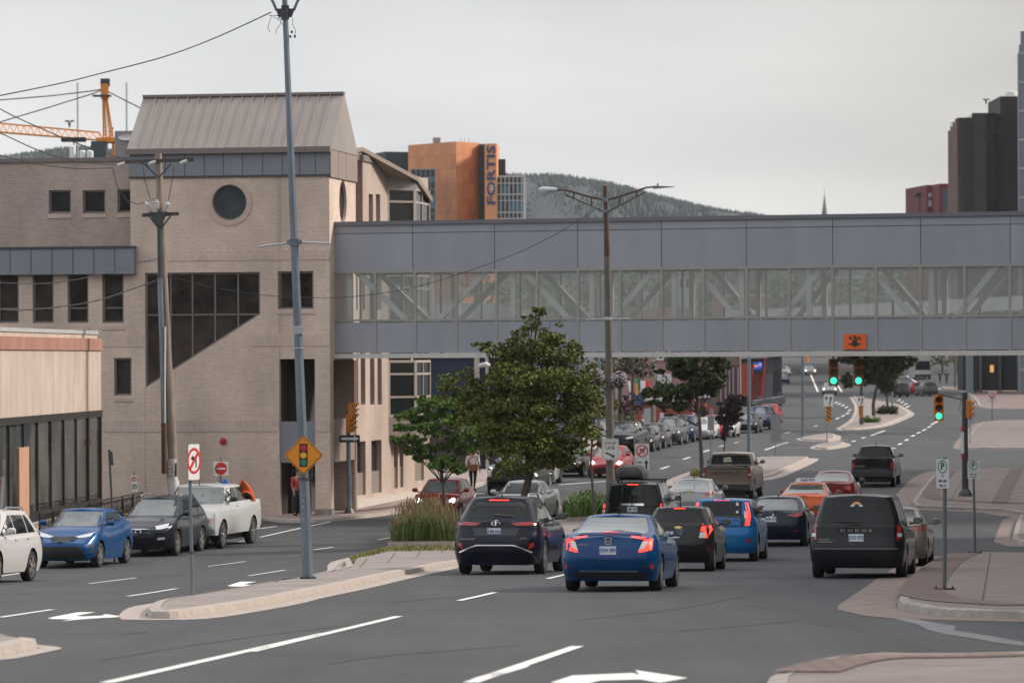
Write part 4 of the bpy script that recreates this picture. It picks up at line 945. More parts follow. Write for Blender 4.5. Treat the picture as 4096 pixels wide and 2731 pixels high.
def wheel(parent,x,y,r,sg,style,lo):
    key=(round(r,3),style,lo)
    if key not in WH:
        w_=.225; n=20 if lo else 32; m=MB()
        m.lathe([(r*.66,-w_/2+.03),(r*.74,-w_/2),(r*.93,-w_/2+.005),(r,-w_/2+.04),(r,w_/2-.04),(r*.93,w_/2-.005),(r*.74,w_/2),(r*.66,w_/2-.03)],n,(0,0,0),'y')
        m.lathe([(0,.03),(r*.68,.03)],n,(0,0,0),'y'); m.lathe([(r*.68,-.03),(0,-.03)],n,(0,0,0),'y')
        t=m.build('wheel',tyre_m,None,smooth=40,world=False); me=t.data; bpy.data.objects.remove(t)
        m=MB(); ns,sw,twin=style; rr_=r*.67
        m.lathe([(rr_*1.03,w_/2-.035),(rr_*1.03,w_/2-.012),(rr_*.93,w_/2-.012),(rr_*.90,w_/2-.06)],n,(0,0,0),'y',0)
        m.lathe([(rr_*.92,w_/2-.09),(0,w_/2-.09)],n,(0,0,0),'y',1)
        for k_ in range(ns):
            a=2*math.pi*k_/ns
            for da in ((-.12,.12) if twin else (0,)):
                p0=Vector((math.cos(a)*rr_*.12,w_/2-.03,math.sin(a)*rr_*.12)); p1=Vector((math.cos(a+da)*rr_*.95,w_/2-.02,math.sin(a+da)*rr_*.95)); m.bar(p0,p1,sw,.035,0,up=(0,1,0))
        m.lathe([(0,w_/2-.005),(rr_*.15,w_/2-.008),(rr_*.2,w_/2-.03)],12,(0,0,0),'y',0)
        q=m.build('rim',[silver,rimdark],None,smooth=30,world=False); me2=q.data; bpy.data.objects.remove(q); WH[key]=(me,me2)
    me,me2=WH[key]
    wo=bpy.data.objects.new('wheel',me); col.objects.link(wo); wo.parent=parent; wo.location=(x,y,r); wo.rotation_euler=(0,random.uniform(0,1.2),0 if sg>0 else math.pi)
    ri=bpy.data.objects.new('rim',me2); col.objects.link(ri); ri.parent=wo
def car(kind,label,cat,px,py,phi,away,pmat,name='parked_car',group=None,lo=False,glass=None,rwg=None,brake=False,lights=None,plate=None,extra=None,style=(5,.075,True),headlit=False,sc_=1,D=None):
    s=SP_[kind]; B=carbody(kind,lo); me,bvh,xo,xfa=B; wb=s['wb']
    p=gp(px,py)
    if D: q=at(px,py,D); p=Vector((q.x,q.y,g(q.x,q.y)))
    hd=Vector((math.sin(R(phi)),math.cos(R(phi)),0))*(1 if away else -1)
    org=p if away else p-hd*wb
    zr,zf=g(org.x,org.y),g(org.x+hd.x*wb,org.y+hd.y*wb); org=Vector((org.x,org.y,zr))
    root=E(name,label,cat,org,group,(0,-math.atan((zf-zr)/wb),math.atan2(hd.y,hd.x)))
    if sc_!=1: root.scale=(sc_,)*3
    b=bpy.data.objects.new('body',bodycopy(me,[pmat,blackp])); col.objects.link(b); b.parent=root
    Lc=s['L']; Wc=s['W']/2; st=.3 if lo else .1
    gs=glass or glassd
    # underbody
    m=MB(); m.box((Lc/2-xo,0,.42),(Lc-.5,2*Wc-.56,.42)); m.box((Lc/2-xo,0,(s['z0']+.5)/2+.12),(Lc-.7,2*Wc-.2,.10)) if 0 else None
    m.build('underbody',blackp,root,world=False)
    for x in (0,wb):
        for sg in (1,-1): wheel(root,x,sg*(Wc-.125),s['r'],sg,style,lo)
    x0,x1,t0,t1,zb0,zb1,zt=s['dlo']; k_=.14 if 'truck' in kind else .27; x1=min(x1,s['gf']-k_-.03); t1=min(t1,s['grf']-k_); pil=[None]+s['pil']+[None]
    def lerp(a,b,t): return a+(b-a)*t
    def topx(x): return lerp(t0,t1,(x-x0)/(x1-x0))
    def zb_(x): return lerp(zb0,zb1,(x-x0)/(x1-x0))
    edges=[x0]+s['pil']+[x1]
    for i in range(len(edges)-1):
        a,c=edges[i]+(.035 if i else 0),edges[i+1]-(.035 if i<len(edges)-2 else 0)
        ta=t0 if i==0 else min(a,t1); tc=t1 if i==len(edges)-2 else c
        ta=max(ta,t0); ztc=zt
        decal(B,'side_window',[(a,zb_(a)),(c,zb_(c)),(tc,ztc),(ta,ztc)],'l',gs,root,step=st,mirror=True)
    a,zl,c,zh=s['rw']; decal(B,'rear_window',[(-a,zl),(a,zl),(c,zh),(-c,zh)],'r',rwg or gs,root,step=st)
    a,zl,c,zh=s['ws']; decal(B,'windscreen',[(-a,zl),(a,zl),(c,zh),(-c,zh)],'f',glassb if not lo or not away else gs,root,step=st)
    # mirrors
    xm=x1-.12-xo; zm=zb1+.1
    for sg in (1,-1):
        m=MB(); cx,cy=xm,sg*(Wc+.07); m.lathe([(0,-.1),(.055,-.09),(.085,-.04),(.09,.04),(.06,.09),(0,.1)],10,(0,0,0),'y'); m.v=[Vector((cx+v.x*.9,cy+v.y*1.05,zm+v.z*.9)) for v in m.v]
        m.bar((cx,cy,zm-.04),(cx,sg*(Wc-.12),zm-.07),.06,.04); mo=m.build('wing_mirror',pmat if kind not in('truck',) else blackp,root,smooth=50,world=False)
        m=MB(); m.quad((cx-.085,cy-.08,zm-.055),(cx-.085,cy+.08,zm-.055),(cx-.085,cy+.08,zm+.06),(cx-.085,cy-.08,zm+.06)); m.build('mirror_glass',glassb,mo,world=False)
    if not lo:
        for x in [e_ for e_ in edges[1:-1]]+[x1-.02]:
            decal(B,'door_seam',[(x-.008,s['z0']+.12),(x+.008,s['z0']+.12),(x+.008,zb_(x)-.02),(x-.008,zb_(x)-.02)],'l',blackp,root,off=.002,step=.4,mirror=True,dep=.003)
        for x in [e_+.12 for e_ in edges[1:-1]][-2:]:
            decal(B,'door_handle',[(x,zb_(x)-.14),(x+.19,zb_(x)-.14),(x+.19,zb_(x)-.115),(x,zb_(x)-.115)],'l',chrome if kind=='truck' else pmat,root,off=.025,step=.4,mirror=True)
        decal(B,'wheel_trim',[(.5,s['z0']+.01),(Lc-.5,s['z0']+.01),(Lc-.5,s['z0']+.03),(.5,s['z0']+.03)],'l',blackp,root,off=.001,step=.4,mirror=True) if 0 else None
    if away and not lo and 'truck' not in kind:
        zz1=.60; decal(B,'panel_gap',[(-Wc*.86,zz1),(Wc*.86,zz1),(Wc*.86,zz1+.012),(-Wc*.86,zz1+.012)],'r',blackp,root,off=.003,step=.3,dep=.004)
    lr=lights or {}
    tl=lr.get('tail',[[(Wc*.62,.86),(Wc*.94,.86),(Wc*.93,1.0),(Wc*.6,1.0)]]); lm=redlit if brake else redl
    for poly in tl:
        for sg in (1,-1): decal(B,'tail_light',[(a*sg,b) for a,b in poly],'r',lm if brake!='dim' else redl,root,off=.012,step=st)
    for poly in lr.get('clear',[]):
        for sg in (1,-1): decal(B,'tail_light',[(a*sg,b) for a,b in poly],'r',whitel,root,off=.018,step=st)
    for poly in lr.get('red',[]):
        for sg in (1,-1): decal(B,'reflector',[(a*sg,b) for a,b in poly],'r',redl,root,off=.012,step=st)
    hl=lr.get('head',[[(Wc*.45,s['sh'][-1][1]-.02),(Wc*.93,s['sh'][-1][1]+.02),(Wc*.9,s['sh'][-1][1]+.14),(Wc*.55,s['sh'][-1][1]+.06)]])
    if not (away and lo):
        for poly in hl:
            for sg in (1,-1): decal(B,'headlight',[(a*sg,b) for a,b in poly],'f',whitel,root,off=.012,step=st)
        for poly in lr.get('grille',[[(-Wc*.5,.3),(Wc*.5,.3),(Wc*.6,.5),(-Wc*.6,.5)]]): decal(B,'grille',poly,'f',blackp,root,off=.008,step=st)
        if headlit:
            for sg in (1,-1):
                x_,z_=headlit if isinstance(headlit,tuple) else (Wc*.72,s['sh'][-1][1]+.05)
                decal(B,'headlight_beam',[(sg*x_+.085*math.cos(q*.785),z_+.085*math.sin(q*.785)) for q in range(8)],'f',wlit,root,off=.03,step=.5)
    for nm,poly,view,mat_,of in lr.get('trim',[]): decal(B,nm,poly,view,mat_,root,off=of,step=st)
    if plate:
        tx,py0,pz0=plate; h=bvh.ray_cast(Vector((-9,py0,pz0)),Vector((1,0,0)))[0]; x_=(h.x if h else 0)-xo-.02
        m=MB(); m.box((x_,py0,pz0),(.012,.305,.152)); po=m.build('licence_plate',platem,root,world=False)
        m=MB(); text_mesh(m,tx,(x_-.008,py0,pz0),(0,-1,0),(0,0,1),.10,.002,bold=.002,xs=.82); m.build('lettering',platet,po,world=False)
    if s['H']>1.5 and kind in('highlander','santafe','suv','pilot') and not lo:
        for sg in (1,-1):
            m=MB(); y_=sg*(s['wr']-.03); m.tube([(s['gr']+.25-xo,y_,s['H']-.05),(s['gr']+.4-xo,y_,s['H']+.03),(s['grf']-.5-xo,y_,s['H']+.035),(s['grf']-.3-xo,y_,s['H']-.03)],.02,6); m.build('roof_rail',silver if kind!='pilot' else blackp,root,smooth=60,world=False)
    if kind in('truck','smalltruck'):
        m=MB(); bl=s['gb']-.18; m.box((bl/2+.1-xo,0,s['sh'][0][1]+.055),(bl,2*Wc-.3,.012)); m.build('cargo_bed',M('bed_dark',(.03,.03,.03),.8),root,world=False)
        m=MB(); m.box((-xo-.03,0,.58),(.2,2*Wc*.95,.2)); m.build('bumper',chrome if kind=='truck' and away and 0 else M('bumper_dark',(.06,.06,.065),.35,metal=.5),root,world=False)
    if extra: extra(root,B,s)
    return root
def aerial(root,B,s,x=None,h=.12):
    m=MB(); x=s['gr']+.25 if x is None else x; m.tube([(x-B[2],0,s['H']-.03),(x-B[2]-.03,0,s['H']+h)],[.022,.006],6); m.build('aerial',blackp,root,world=False)
def hilamp(root,B,s,y=.2,z=None,lit=True):
    z=z or s['H']-.08
    decal(B,'brake_lamp',[(-y,z-.012),(y,z-.012),(y,z+.015),(-y,z+.015)],'r',redlit if lit else redl,root,off=.02,step=.3)
def oval(B,root,y,z,a,b,view='r',mat=None,inner=None,name='emblem'):
    decal(B,name,[(y+a*math.cos(k*.5236),z+b*math.sin(k*.5236)) for k in range(12)],view,mat or chrome,root,off=.018,step=.5)
    if inner: decal(B,name,[(y+a*.78*math.cos(k*.5236),z+b*.75*math.sin(k*.5236)) for k in range(12)],view,inner,root,off=.021,step=.5)
def word(B,root,txt,y,z,size,mat=chrome,xs=1.3,of=.02,sg=-1):
    h=B[1].ray_cast(Vector((-9,y,z)),Vector((1,0,0)))[0]; 
    m=MB(); text_mesh(m,txt,(h.x-B[2]-.012,y,z),(0,-1,0),(0,0,1),size,.008,bold=size*.02,xs=xs); m.build('lettering',mat,root,world=False)
# --- queue heading away
navy=paint('navy',(.006,.009,.024)); 
def x_high(root,B,s):
    hilamp(root,B,s,.22,1.63); aerial(root,B,s,1.0,.1)
    oval(B,root,0,1.13,.10,.065,inner=navy); decal(B,'emblem',[(-.015,1.08),(.015,1.08),(.015,1.18),(-.015,1.18)],'r',chrome,root,off=.024); decal(B,'emblem',[(-.085,1.14),(.085,1.14),(.07,1.16),(-.07,1.16)],'r',chrome,root,off=.024)
    decal(B,'bumper_trim',[(-.82,.50),(-.6,.60),(-.42,.66),(.42,.66),(.6,.60),(.82,.50),(.80,.475),(.58,.575),(.4,.635),(-.4,.635),(-.58,.575),(-.80,.475)],'r',chrome,root,off=.02,step=.15)
    decal(B,'rear_wiper',[(-.35,1.27),(.05,1.30),(.05,1.33),(-.35,1.31)],'r',blackp,root,off=.03)
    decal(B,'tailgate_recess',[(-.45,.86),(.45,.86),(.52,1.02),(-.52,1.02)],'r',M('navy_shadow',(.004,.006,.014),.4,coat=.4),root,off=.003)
    decal(B,'spoiler_trim',[(-.62,1.60),(-.3,1.585),(.3,1.585),(.62,1.60),(.58,1.45),(.5,1.50),(-.5,1.50),(-.58,1.45)],'r',blackp,root,off=.012)
    word(B,root,'HIGHLANDER',.58,.78,.05); word(B,root,'AWD',-.62,.80,.045)
car('highlander','dark navy suv braking beside the tall grass of the median','suv',2012,2294,8.9,True,navy,name='suv',plate=('JNM 666',.03,.945),brake=False,extra=x_high,style=(5,.07,True),
 lights=dict(tail=[[(.33,1.13),(.86,1.17),(.86,1.09),(.45,1.075)]],red=[[(.72,.55),(.84,.62),(.84,.72),(.76,.68)]]))
def hot(root,B,y,z,r=.05):
    for sg in (1,-1): decal(B,'brake_lamp',[(sg*y+r*math.cos(k*.785),z+r*math.sin(k*.785)) for k in range(8)],'r',redlit,root,off=.03,step=.5)
blue=paint('blue',(.001,.062,.20),metal=.35)
def x_civ(root,B,s):
    aerial(root,B,s,1.75,.06)
    decal(B,'brake_lamp',[(-.16,1.085),(.16,1.085),(.15,1.105),(-.15,1.105)],'r',redlit,root,off=.02,step=.4)
    h=B[1].ray_cast(Vector((-9,0,.93)),Vector((1,0,0)))[0]; x=h.x-B[2]-.02; m=MB()
    for sg in (1,-1): m.bar((x,sg*.032,.875),(x,sg*.05,.985),.018,.02)
    m.bar((x,-.04,.93),(x,.04,.93),.018,.02); m.bar((x,-.062,.885),(x,-.068,.985),.012,.02); m.bar((x,.062,.885),(x,.068,.985),.012,.02); m.bar((x,-.062,.99),(x,.062,.99),.012,.02); m.bar((x,-.058,.875),(x,.058,.875),.012,.02)
    m.build('emblem',chrome,root,world=False); word(B,root,'CIVIC',.46,.86,.06)
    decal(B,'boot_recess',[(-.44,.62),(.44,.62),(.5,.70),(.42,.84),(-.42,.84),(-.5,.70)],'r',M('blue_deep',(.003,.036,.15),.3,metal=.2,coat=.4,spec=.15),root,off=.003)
    decal(B,'lower_diffuser',[(-.66,.24),(.66,.24),(.72,.36),(-.72,.36)],'r',blackp,root,off=.008)
    decal(B,'bumper_trim',[(-.54,.365),(.54,.365),(.54,.382),(-.54,.382)],'r',chrome,root,off=.02)
    decal(B,'spoiler_shade',[(-.6,1.035),(.6,1.035),(.58,1.05),(-.58,1.05)],'r',M('spoiler_shadow',(.004,.01,.04),.5),root,off=.012)  # dark strip paints the shade under the boot lip
    for sg in (1,-1): decal(B,'vent',[(sg*.58,.40),(sg*.80,.40),(sg*.82,.52),(sg*.6,.47)],'r',blackp,root,off=.008)
car('sedan','glossy blue sedan with lit tail lights at the back of the queue','sedan',2458,2361,8.5,True,blue,name='sedan',plate=('JON 389',0,.76),brake=True,glass=glassd,rwg=glassb,extra=x_civ,
 lights=dict(tail=[[(.77,.99),(.40,1.03),(.42,1.0),(.66,.955),(.60,.86),(.66,.86),(.74,.93)],[(.80,.98),(.75,.93),(.68,.83),(.55,.74),(.58,.72),(.79,.77)]],clear=[[(.73,.92),(.62,.92),(.555,.755),(.66,.81)]],red=[[(.77,.42),(.82,.42),(.82,.51),(.77,.51)]]))
dkg=paint('charcoal',(.022,.022,.026))
def x_spk(root,B,s):
    hilamp(root,B,s,.13,1.42); aerial(root,B,s,.55,.3); 
    decal(B,'emblem',[(-.1,.985),(-.04,.985),(-.04,.97),(.04,.97),(.04,.985),(.1,.985),(.08,1.015),(.04,1.015),(.04,1.03),(-.04,1.03),(-.04,1.015),(-.08,1.015)],'r',M('gold',(.65,.45,.15),.35,metal=.7),root,off=.02,step=.3)
car('spark','small charcoal hatchback with an arm out of its window','hatchback',2722,2283,8.6,True,dkg,name='hatchback',plate=('JFL 204',.12,.83),brake=True,extra=x_spk,style=(7,.05,False),
 lights=dict(tail=[[(.50,.93),(.55,1.08),(.72,1.05),(.76,.95),(.66,.76),(.60,.76),(.62,.88)]],clear=[[(.47,.76),(.60,.76),(.62,.88),(.50,.90)]],red=[[(.66,.42),(.72,.42),(.72,.56),(.66,.58)]]))
lb=paint('bright_blue',(.008,.18,.48),metal=.2)
def x_soul(root,B,s):
    hilamp(root,B,s,.2,1.56); aerial(root,B,s,.55,.16)
    decal(B,'tailgate_surround',[(-.56,.88),(.56,.88),(.6,1.15),(.56,1.20),(-.56,1.20),(-.6,1.15)],'r',blackp,root,off=.004); decal(B,'tailgate_panel',[(-.5,.91),(.5,.91),(.5,1.11),(-.5,1.11)],'r',lb,root,off=.02)
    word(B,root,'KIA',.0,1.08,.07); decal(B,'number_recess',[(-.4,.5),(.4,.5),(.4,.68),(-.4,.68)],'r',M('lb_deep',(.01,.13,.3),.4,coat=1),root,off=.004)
    decal(B,'sticker',[(-.43,1.42),(-.36,1.42),(-.37,1.5),(-.42,1.5)],'r',platem,root,off=.012,step=.5); decal(B,'sticker',[(-.40,1.22),(-.36,1.26),(-.38,1.29),(-.42,1.29),(-.44,1.26)],'r',platem,root,off=.012,step=.5)
car('boxy','bright blue boxy hatchback with tall red tail lights','hatchback',2895,2243,8.8,True,lb,name='hatchback',brake=True,extra=x_soul,style=(5,.08,False),
 lights=dict(tail=[[(.60,.92),(.72,.92),(.74,1.15),(.66,1.5),(.58,1.5),(.64,1.2)]],clear=[[(.58,1.1),(.64,1.1),(.63,1.25),(.57,1.3)]],red=[[(.66,.48),(.72,.48),(.74,.54),(.72,.60),(.66,.60),(.64,.54)]]))
nv2=paint('ink_blue',(.010,.016,.036))
car('mazda','dark blue hatchback waiting between boxy blue car and minivan','hatchback',3112,2182,9,True,nv2,name='hatchback',plate=('JGR 130',.13,.80),brake='dim',rwg=glassb,extra=lambda r,B,s:(aerial(r,B,s,1.1,.07),oval(B,r,.12,.93,.07,.05,inner=nv2)),
 lights=dict(tail=[[(.30,.93),(.78,1.0),(.78,.90),(.6,.86)]],red=[[(.55,.45),(.65,.45),(.65,.48),(.55,.48)]]))
blk=paint('black',(.012,.012,.014))
def x_pil(root,B,s):
    hilamp(root,B,s,.17,1.77); decal(B,'chrome_bar',[(-.35,1.14),(.35,1.14),(.35,1.21),(-.35,1.21)],'r',chrome,root,off=.03); hot(root,B,.88,1.14,.06); word(B,root,'PILOT',.52,.90,.05)
    h=B[1].ray_cast(Vector((-9,0,1.175)),Vector((1,0,0)))[0]; m=MB(); x=h.x-B[2]-.04; m.bar((x,.025,1.14),(x,.03,1.21),.012,.02); m.bar((x,-.025,1.14),(x,-.03,1.21),.012,.02); m.bar((x,-.03,1.175),(x,.03,1.175),.012,.02); m.build('emblem',blackp,root,world=False)
pil=car('pilot','tall black suv carrying a roof box beside the street lamp','suv',2547,2168,8.8,True,blk,name='suv',plate=('JMF 129',0,1.03),brake='dim',extra=x_pil,style=(6,.06,False),
 lights=dict(tail=[[(.82,.88),(.95,.88),(.95,1.21),(.83,1.21)]],clear=[[(.84,.95),(.93,.95),(.93,1.0),(.84,1.0)]]))
beige=paint('bronze_beige',(.25,.20,.165),metal=.4)
def x_sil(root,B,s):
    word(B,root,'CHEVROLET',0,1.12,.17,M('letter_dark',(.12,.095,.08),.5),xs=1.35); decal(B,'tailgate_cap',[(-.93,1.30),(.93,1.30),(.93,1.345),(-.93,1.345)],'r',M('cap_grey',(.12,.10,.095),.5),root,off=.03)
    decal(B,'tailgate_crease',[(-.88,.86),(.88,.86),(.88,.88),(-.88,.88)],'r',M('crease',(.15,.12,.10),.5),root,off=.01)
    decal(B,'window_sticker',[(-.05,1.52),(.3,1.50),(.3,1.68),(.02,1.72)],'r',M('note_green',(.4,.45,.32),.6),root,off=.02)
car('truck','beige bronze pickup truck with lettered tailgate stopped under the footbridge','pickup truck',2918,2010,9,True,beige,name='pickup_truck',brake='dim',extra=x_sil,D=154,
 lights=dict(tail=[[(.84,.92),(.99,.92),(.99,1.30),(.84,1.30)]],clear=[[(.87,1.02),(.96,1.02),(.96,1.10),(.87,1.10)]]))
wht=paint('white',(.62,.64,.65),metal=.0,rough=.3); slv=paint('silver',(.40,.42,.43),metal=.5)
car('sedan','silver white sedan in front of the black suv','sedan',2768,2082,9,True,slv,name='sedan',rwg=glassb,glass=glassd,extra=lambda r,B,s:(aerial(r,B,s,1.8,.22),oval(B,r,0,.93,.09,.03,mat=MATS['gold'])),D=137)
org=paint('taxi_orange',(.75,.13,.03),metal=.1)
def x_taxi(root,B,s):
    x=2.0-B[2]; m=MB(); m.hexa([(x,-.45,1.42),(x+.2,-.45,1.42),(x+.2,.45,1.42),(x,.45,1.42),(x+.05,-.36,1.56),(x+.15,-.36,1.56),(x+.15,.36,1.56),(x+.05,.36,1.56)]); r=m.build('taxi_sign',platem,root,world=False)
    m=MB(); text_mesh(m,'TAXI 7777',(x+.015,0,1.49),(0,-1,0),(0,0,1),.11,.004,bold=.004); m.build('lettering',blackp,r,world=False)
car('sedan','orange taxi sedan with a white roof sign','taxi',3222,2106,9,True,org,name='taxi',rwg=glassb,extra=x_taxi,brake='dim',D=131)
redp_=paint('red',(.26,.012,.018),metal=.3)
car('sedan','red sedan ahead of the orange taxi in the queue','sedan',3330,2044,9,True,redp_,name='sedan',rwg=glassb,brake='dim',extra=lambda r,B,s:decal(B,'sunroof',[(1.7-0,-.42),(2.5,-.42),(2.5,.42),(1.7,.42)],'t',glassd,r,off=.008),D=145,
 lights=dict(tail=[[(.45,.86),(.88,.95),(.86,.80),(.6,.78)]]))
car('smalltruck','black pickup truck driving off alone under the footbridge','pickup truck',3497,1948,9.5,True,blk,name='pickup_truck',brake='dim',rwg=glassd,extra=lambda r,B,s:(aerial(r,B,s,2.3,.12),word(B,r,'DAKOTA',.55,.93,.08,MATS['alloy'])),
 lights=dict(tail=[[(.78,.82),(.91,.82),(.91,1.16),(.80,1.16)]]),D=168)
bk2=paint('van_black',(.014,.016,.02))
def x_van(root,B,s):
    word(B,root,'D O D G E',0,.985,.07,xs=2.0); decal(B,'rear_wiper',[(-.1,1.16),(.45,1.17),(.45,1.19),(-.1,1.18)],'r',blackp,root,off=.03)
    decal(B,'bumper_step',[(-.85,.60),(.85,.60),(.85,.625),(-.85,.625)],'r',M('worn_edge',(.14,.14,.15),.5),root,off=.012)
    for k,(c_) in enumerate([(.6,.1,.06),(.7,.35,.04),(.6,.55,.1),(.05,.35,.4)]):
        a=.105-.018*k; b_=a-.018; P=[(a*math.cos(q*math.pi/10),1.50+a*.8*math.sin(q*math.pi/10)) for q in range(11)]+[(b_*math.cos(q*math.pi/10),1.50+b_*.8*math.sin(q*math.pi/10)) for q in range(10,-1,-1)]
        decal(B,'rainbow_sticker',[(y,z) for y,z in P],'r',M('rainbow%d'%k,c_,.5),root,off=.012,step=.5)
    for sg in (1,-1): decal(B,'cloud_sticker',[(sg*.05,1.48),(sg*.13,1.48),(sg*.12,1.51),(sg*.07,1.515)],'r',platem,root,off=.016,step=.5)
    word(B,root,'GRAND',.66,.80,.05); word(B,root,'CARAVAN',.64,.75,.05)
car('minivan','big black minivan with a rainbow sticker beside the right kerb','minivan',3440,2308,9.2,True,bk2,name='minivan',plate=('JOG 475',.0,.84),brake='dim',extra=x_van,style=(8,.045,False),
 lights=dict(tail=[[(.82,.78),(.965,.78),(.96,1.13),(.84,1.13)]],clear=[[(.84,.86),(.93,.86),(.93,.93),(.84,.93)]]))
chp=paint('champagne',(.30,.27,.235),metal=.5)
car('sedan','champagne grey sedan mostly hidden in front of the minivan','sedan',3562,2272,9.2,True,chp,name='sedan',D=91.5)
# roof box
rb_=E('roof_box','black roof cargo box riding on crossbars of the tall black suv','roof box',wm(pil)@Vector((1.35,.30,1.92)),None,pil.rotation_euler)
m=MB(); 
rowsb=[(-.95,.30,.05,.22),(-.85,.42,0,.36),(-.3,.45,0,.42),(.5,.43,0,.38),(.95,.32,.02,.2),(1.1,.15,.06,.12)]
vs=[]
for x,hw,z_0,z_1 in rowsb:
    for a,b in ((-1,.0),(-1.02,.35),(-.95,.7),(-.6,1),(.6,1),(.95,.7),(1.02,.35),(1,.0)): vs.append((x,a*hw,z_0+(z_1-z_0)*b))
fs=[[i*8+k,i*8+(k+1)%8,(i+1)*8+(k+1)%8,(i+1)*8+k] for i in range(5) for k in range(8)]+[list(range(8))[::-1],[40+k for k in range(8)]]
m.add(vs,fs); m.build('box_shell',M('box_black',(.03,.03,.034),.35),rb_,smooth=40,world=False)
m=MB(); 
for x in (-.5,.45): m.box((x,-.30,-.04),(.05,1.5,.035)); [m.box((x,y,-.1),(.05,.04,.12)) for y in (-.98,.38)]
m.build('crossbar',blackp,rb_,world=False)
m=MB(); text_mesh(m,'THULE',(-.93,.05,.2),(0,-1,0),(0,0,1),.08,.004,bold=.004); m.build('lettering',M('logo_pale',(.35,.37,.42),.5),rb_,world=False)
# --- parked and oncoming cars facing the camera
bl2=paint('electric_blue',(.001,.075,.25),metal=.35)
def x_chr(root,B,s):
    oval(B,root,0,.76,.11,.07,'f',inner=blackp); decal(B,'grille',[(-.5,.85),(.5,.85),(.22,.72),(0,.66),(-.22,.72)],'f',blackp,root,off=.008)
    for sg in (1,-1): decal(B,'vent',[(sg*.62,.64),(sg*.84,.66),(sg*.84,.42),(sg*.76,.42)],'f',blackp,root,off=.008)
car('chr','bright blue crossover parked behind the white suv, facing the camera','crossover',277,2268,10.2,False,bl2,name='crossover',glass=glassd,extra=x_chr,
 lights=dict(head=[[(.30,.85),(.8,.97),(.82,.92),(.66,.84),(.42,.815)]],grille=[[(-.72,.25),(.72,.25),(.6,.5),(.48,.60),(-.48,.60),(-.6,.5)]],tail=[[(.6,.98),(.86,1.0),(.86,1.1),(.6,1.08)]]))
sfm=paint('slate_blue',(.022,.028,.04),metal=.5)
def x_sf(root,B,s):
    oval(B,root,0,.74,.1,.06,'f',inner=blackp)
    for z in (.62,.68,.80): decal(B,'grille_bar',[(-.36,z),(.36,z),(.37,z+.02),(-.37,z+.02)],'f',chrome,root,off=.02,step=.2)
    for sg in (1,-1): decal(B,'fog_light',[(sg*.5,.46),(sg*.8,.50),(sg*.78,.60),(sg*.5,.58)],'f',blackp,root,off=.008); decal(B,'fog_light',[(sg*.54,.49),(sg*.74,.51),(sg*.72,.57),(sg*.56,.56)],'f',whitel,root,off=.02)
car('santafe','dark slate suv parked between the blue crossover and white pickup','suv',588,2222,10.2,False,sfm,name='suv',extra=x_sf,style=(5,.08,True),
 lights=dict(head=[[(.42,.88),(.86,.98),(.86,.86),(.62,.80),(.5,.80)]],grille=[[(-.42,.56),(.42,.56),(.5,.70),(.42,.87),(-.42,.87),(-.5,.70)]]))
def x_ws(root,B,s):
    decal(B,'bumper',[(-.95,.44),(.95,.44),(.97,.72),(-.97,.72)],'f',wht,root,off=.02); aerial(root,B,s,3.9,.12)
    for sg in (1,-1): decal(B,'headlight',[(sg*.62,.84),(sg*.97,.84),(sg*.97,.88),(sg*.62,.88)],'f',amber,root,off=.02)
ws_=car('truck','white pickup truck parked by the brick wall with kayaks in the bed','pickup truck',766,2193,10.2,False,wht,name='pickup_truck',extra=x_ws,style=(6,.07,False),glass=glassd,
 lights=dict(head=[[(.6,.93),(.98,.93),(.98,1.1),(.6,1.1)]],grille=[[(-.58,.78),(.58,.78),(.58,1.12),(-.58,1.12)],[(-.9,.5),(.9,.5),(.9,.6),(-.9,.6)]]))
crm=paint('cream_white',(.66,.66,.66),metal=.0)
car('suv','white suv cut off by the left edge of the picture','suv',-165,2334,9.6,False,crm,name='suv',glass=glassd,style=(5,.07,True),extra=None,
 lights=dict(tail=[[(.62,1.0),(.9,1.0),(.88,1.14),(.7,1.14)]])) 
drd=paint('dark_red',(.25,.012,.018),metal=.3)
car('hatch','dark red small car with lit headlights coming towards the median grass','hatchback',1750,2083,10,False,drd,name='hatchback',headlit=(.62,.74),group=None,extra=lambda r,B,s:oval(B,r,0,.62,.04,.07,'f',mat=redl),
 lights=dict(head=[[(.42,.66),(.8,.70),(.8,.84),(.6,.84),(.45,.76)]],grille=[[(-.4,.56),(.4,.56),(.36,.68),(-.36,.68)],[(-.5,.28),(.5,.28),(.5,.42),(-.5,.42)]]))
car('sedan','white sedan behind the trunk of the big maple','sedan',2075,2085,10,False,wht,name='sedan',D=134,sc_=1.02)
def x_ram(root,B,s):
    for sg in (1,-1): 
        decal(B,'light_bar',[(sg*.72,1.18),(sg*1.0,1.18),(sg*1.0,.78),(sg*.94,.78),(sg*.94,1.12),(sg*.72,1.12)],'f',M('led_bar',(.75,1,.85),.3,emit=2.2),root,off=.03)
car('truck','black pickup truck with glowing bracket shaped headlights near the side street','pickup truck',2050,1975,10,False,blk,name='pickup_truck',extra=x_ram,D=160,lights=dict(head=[[(.72,.8),(.92,.8),(.92,1.08),(.72,1.08)]],grille=[[(-.7,.7),(.7,.7),(.7,1.12),(-.7,1.12)]]))
car('sedan','white car turning in behind the black pickup','sedan',2128,1940,10,False,wht,name='sedan',D=172,lo=True)
car('sedan','black sedan parked before the red hatchback with lit lamps','sedan',2262,1902,10,False,blk,name='sedan',D=182)
kr=paint('kia_red',(.42,.015,.025),metal=.2)
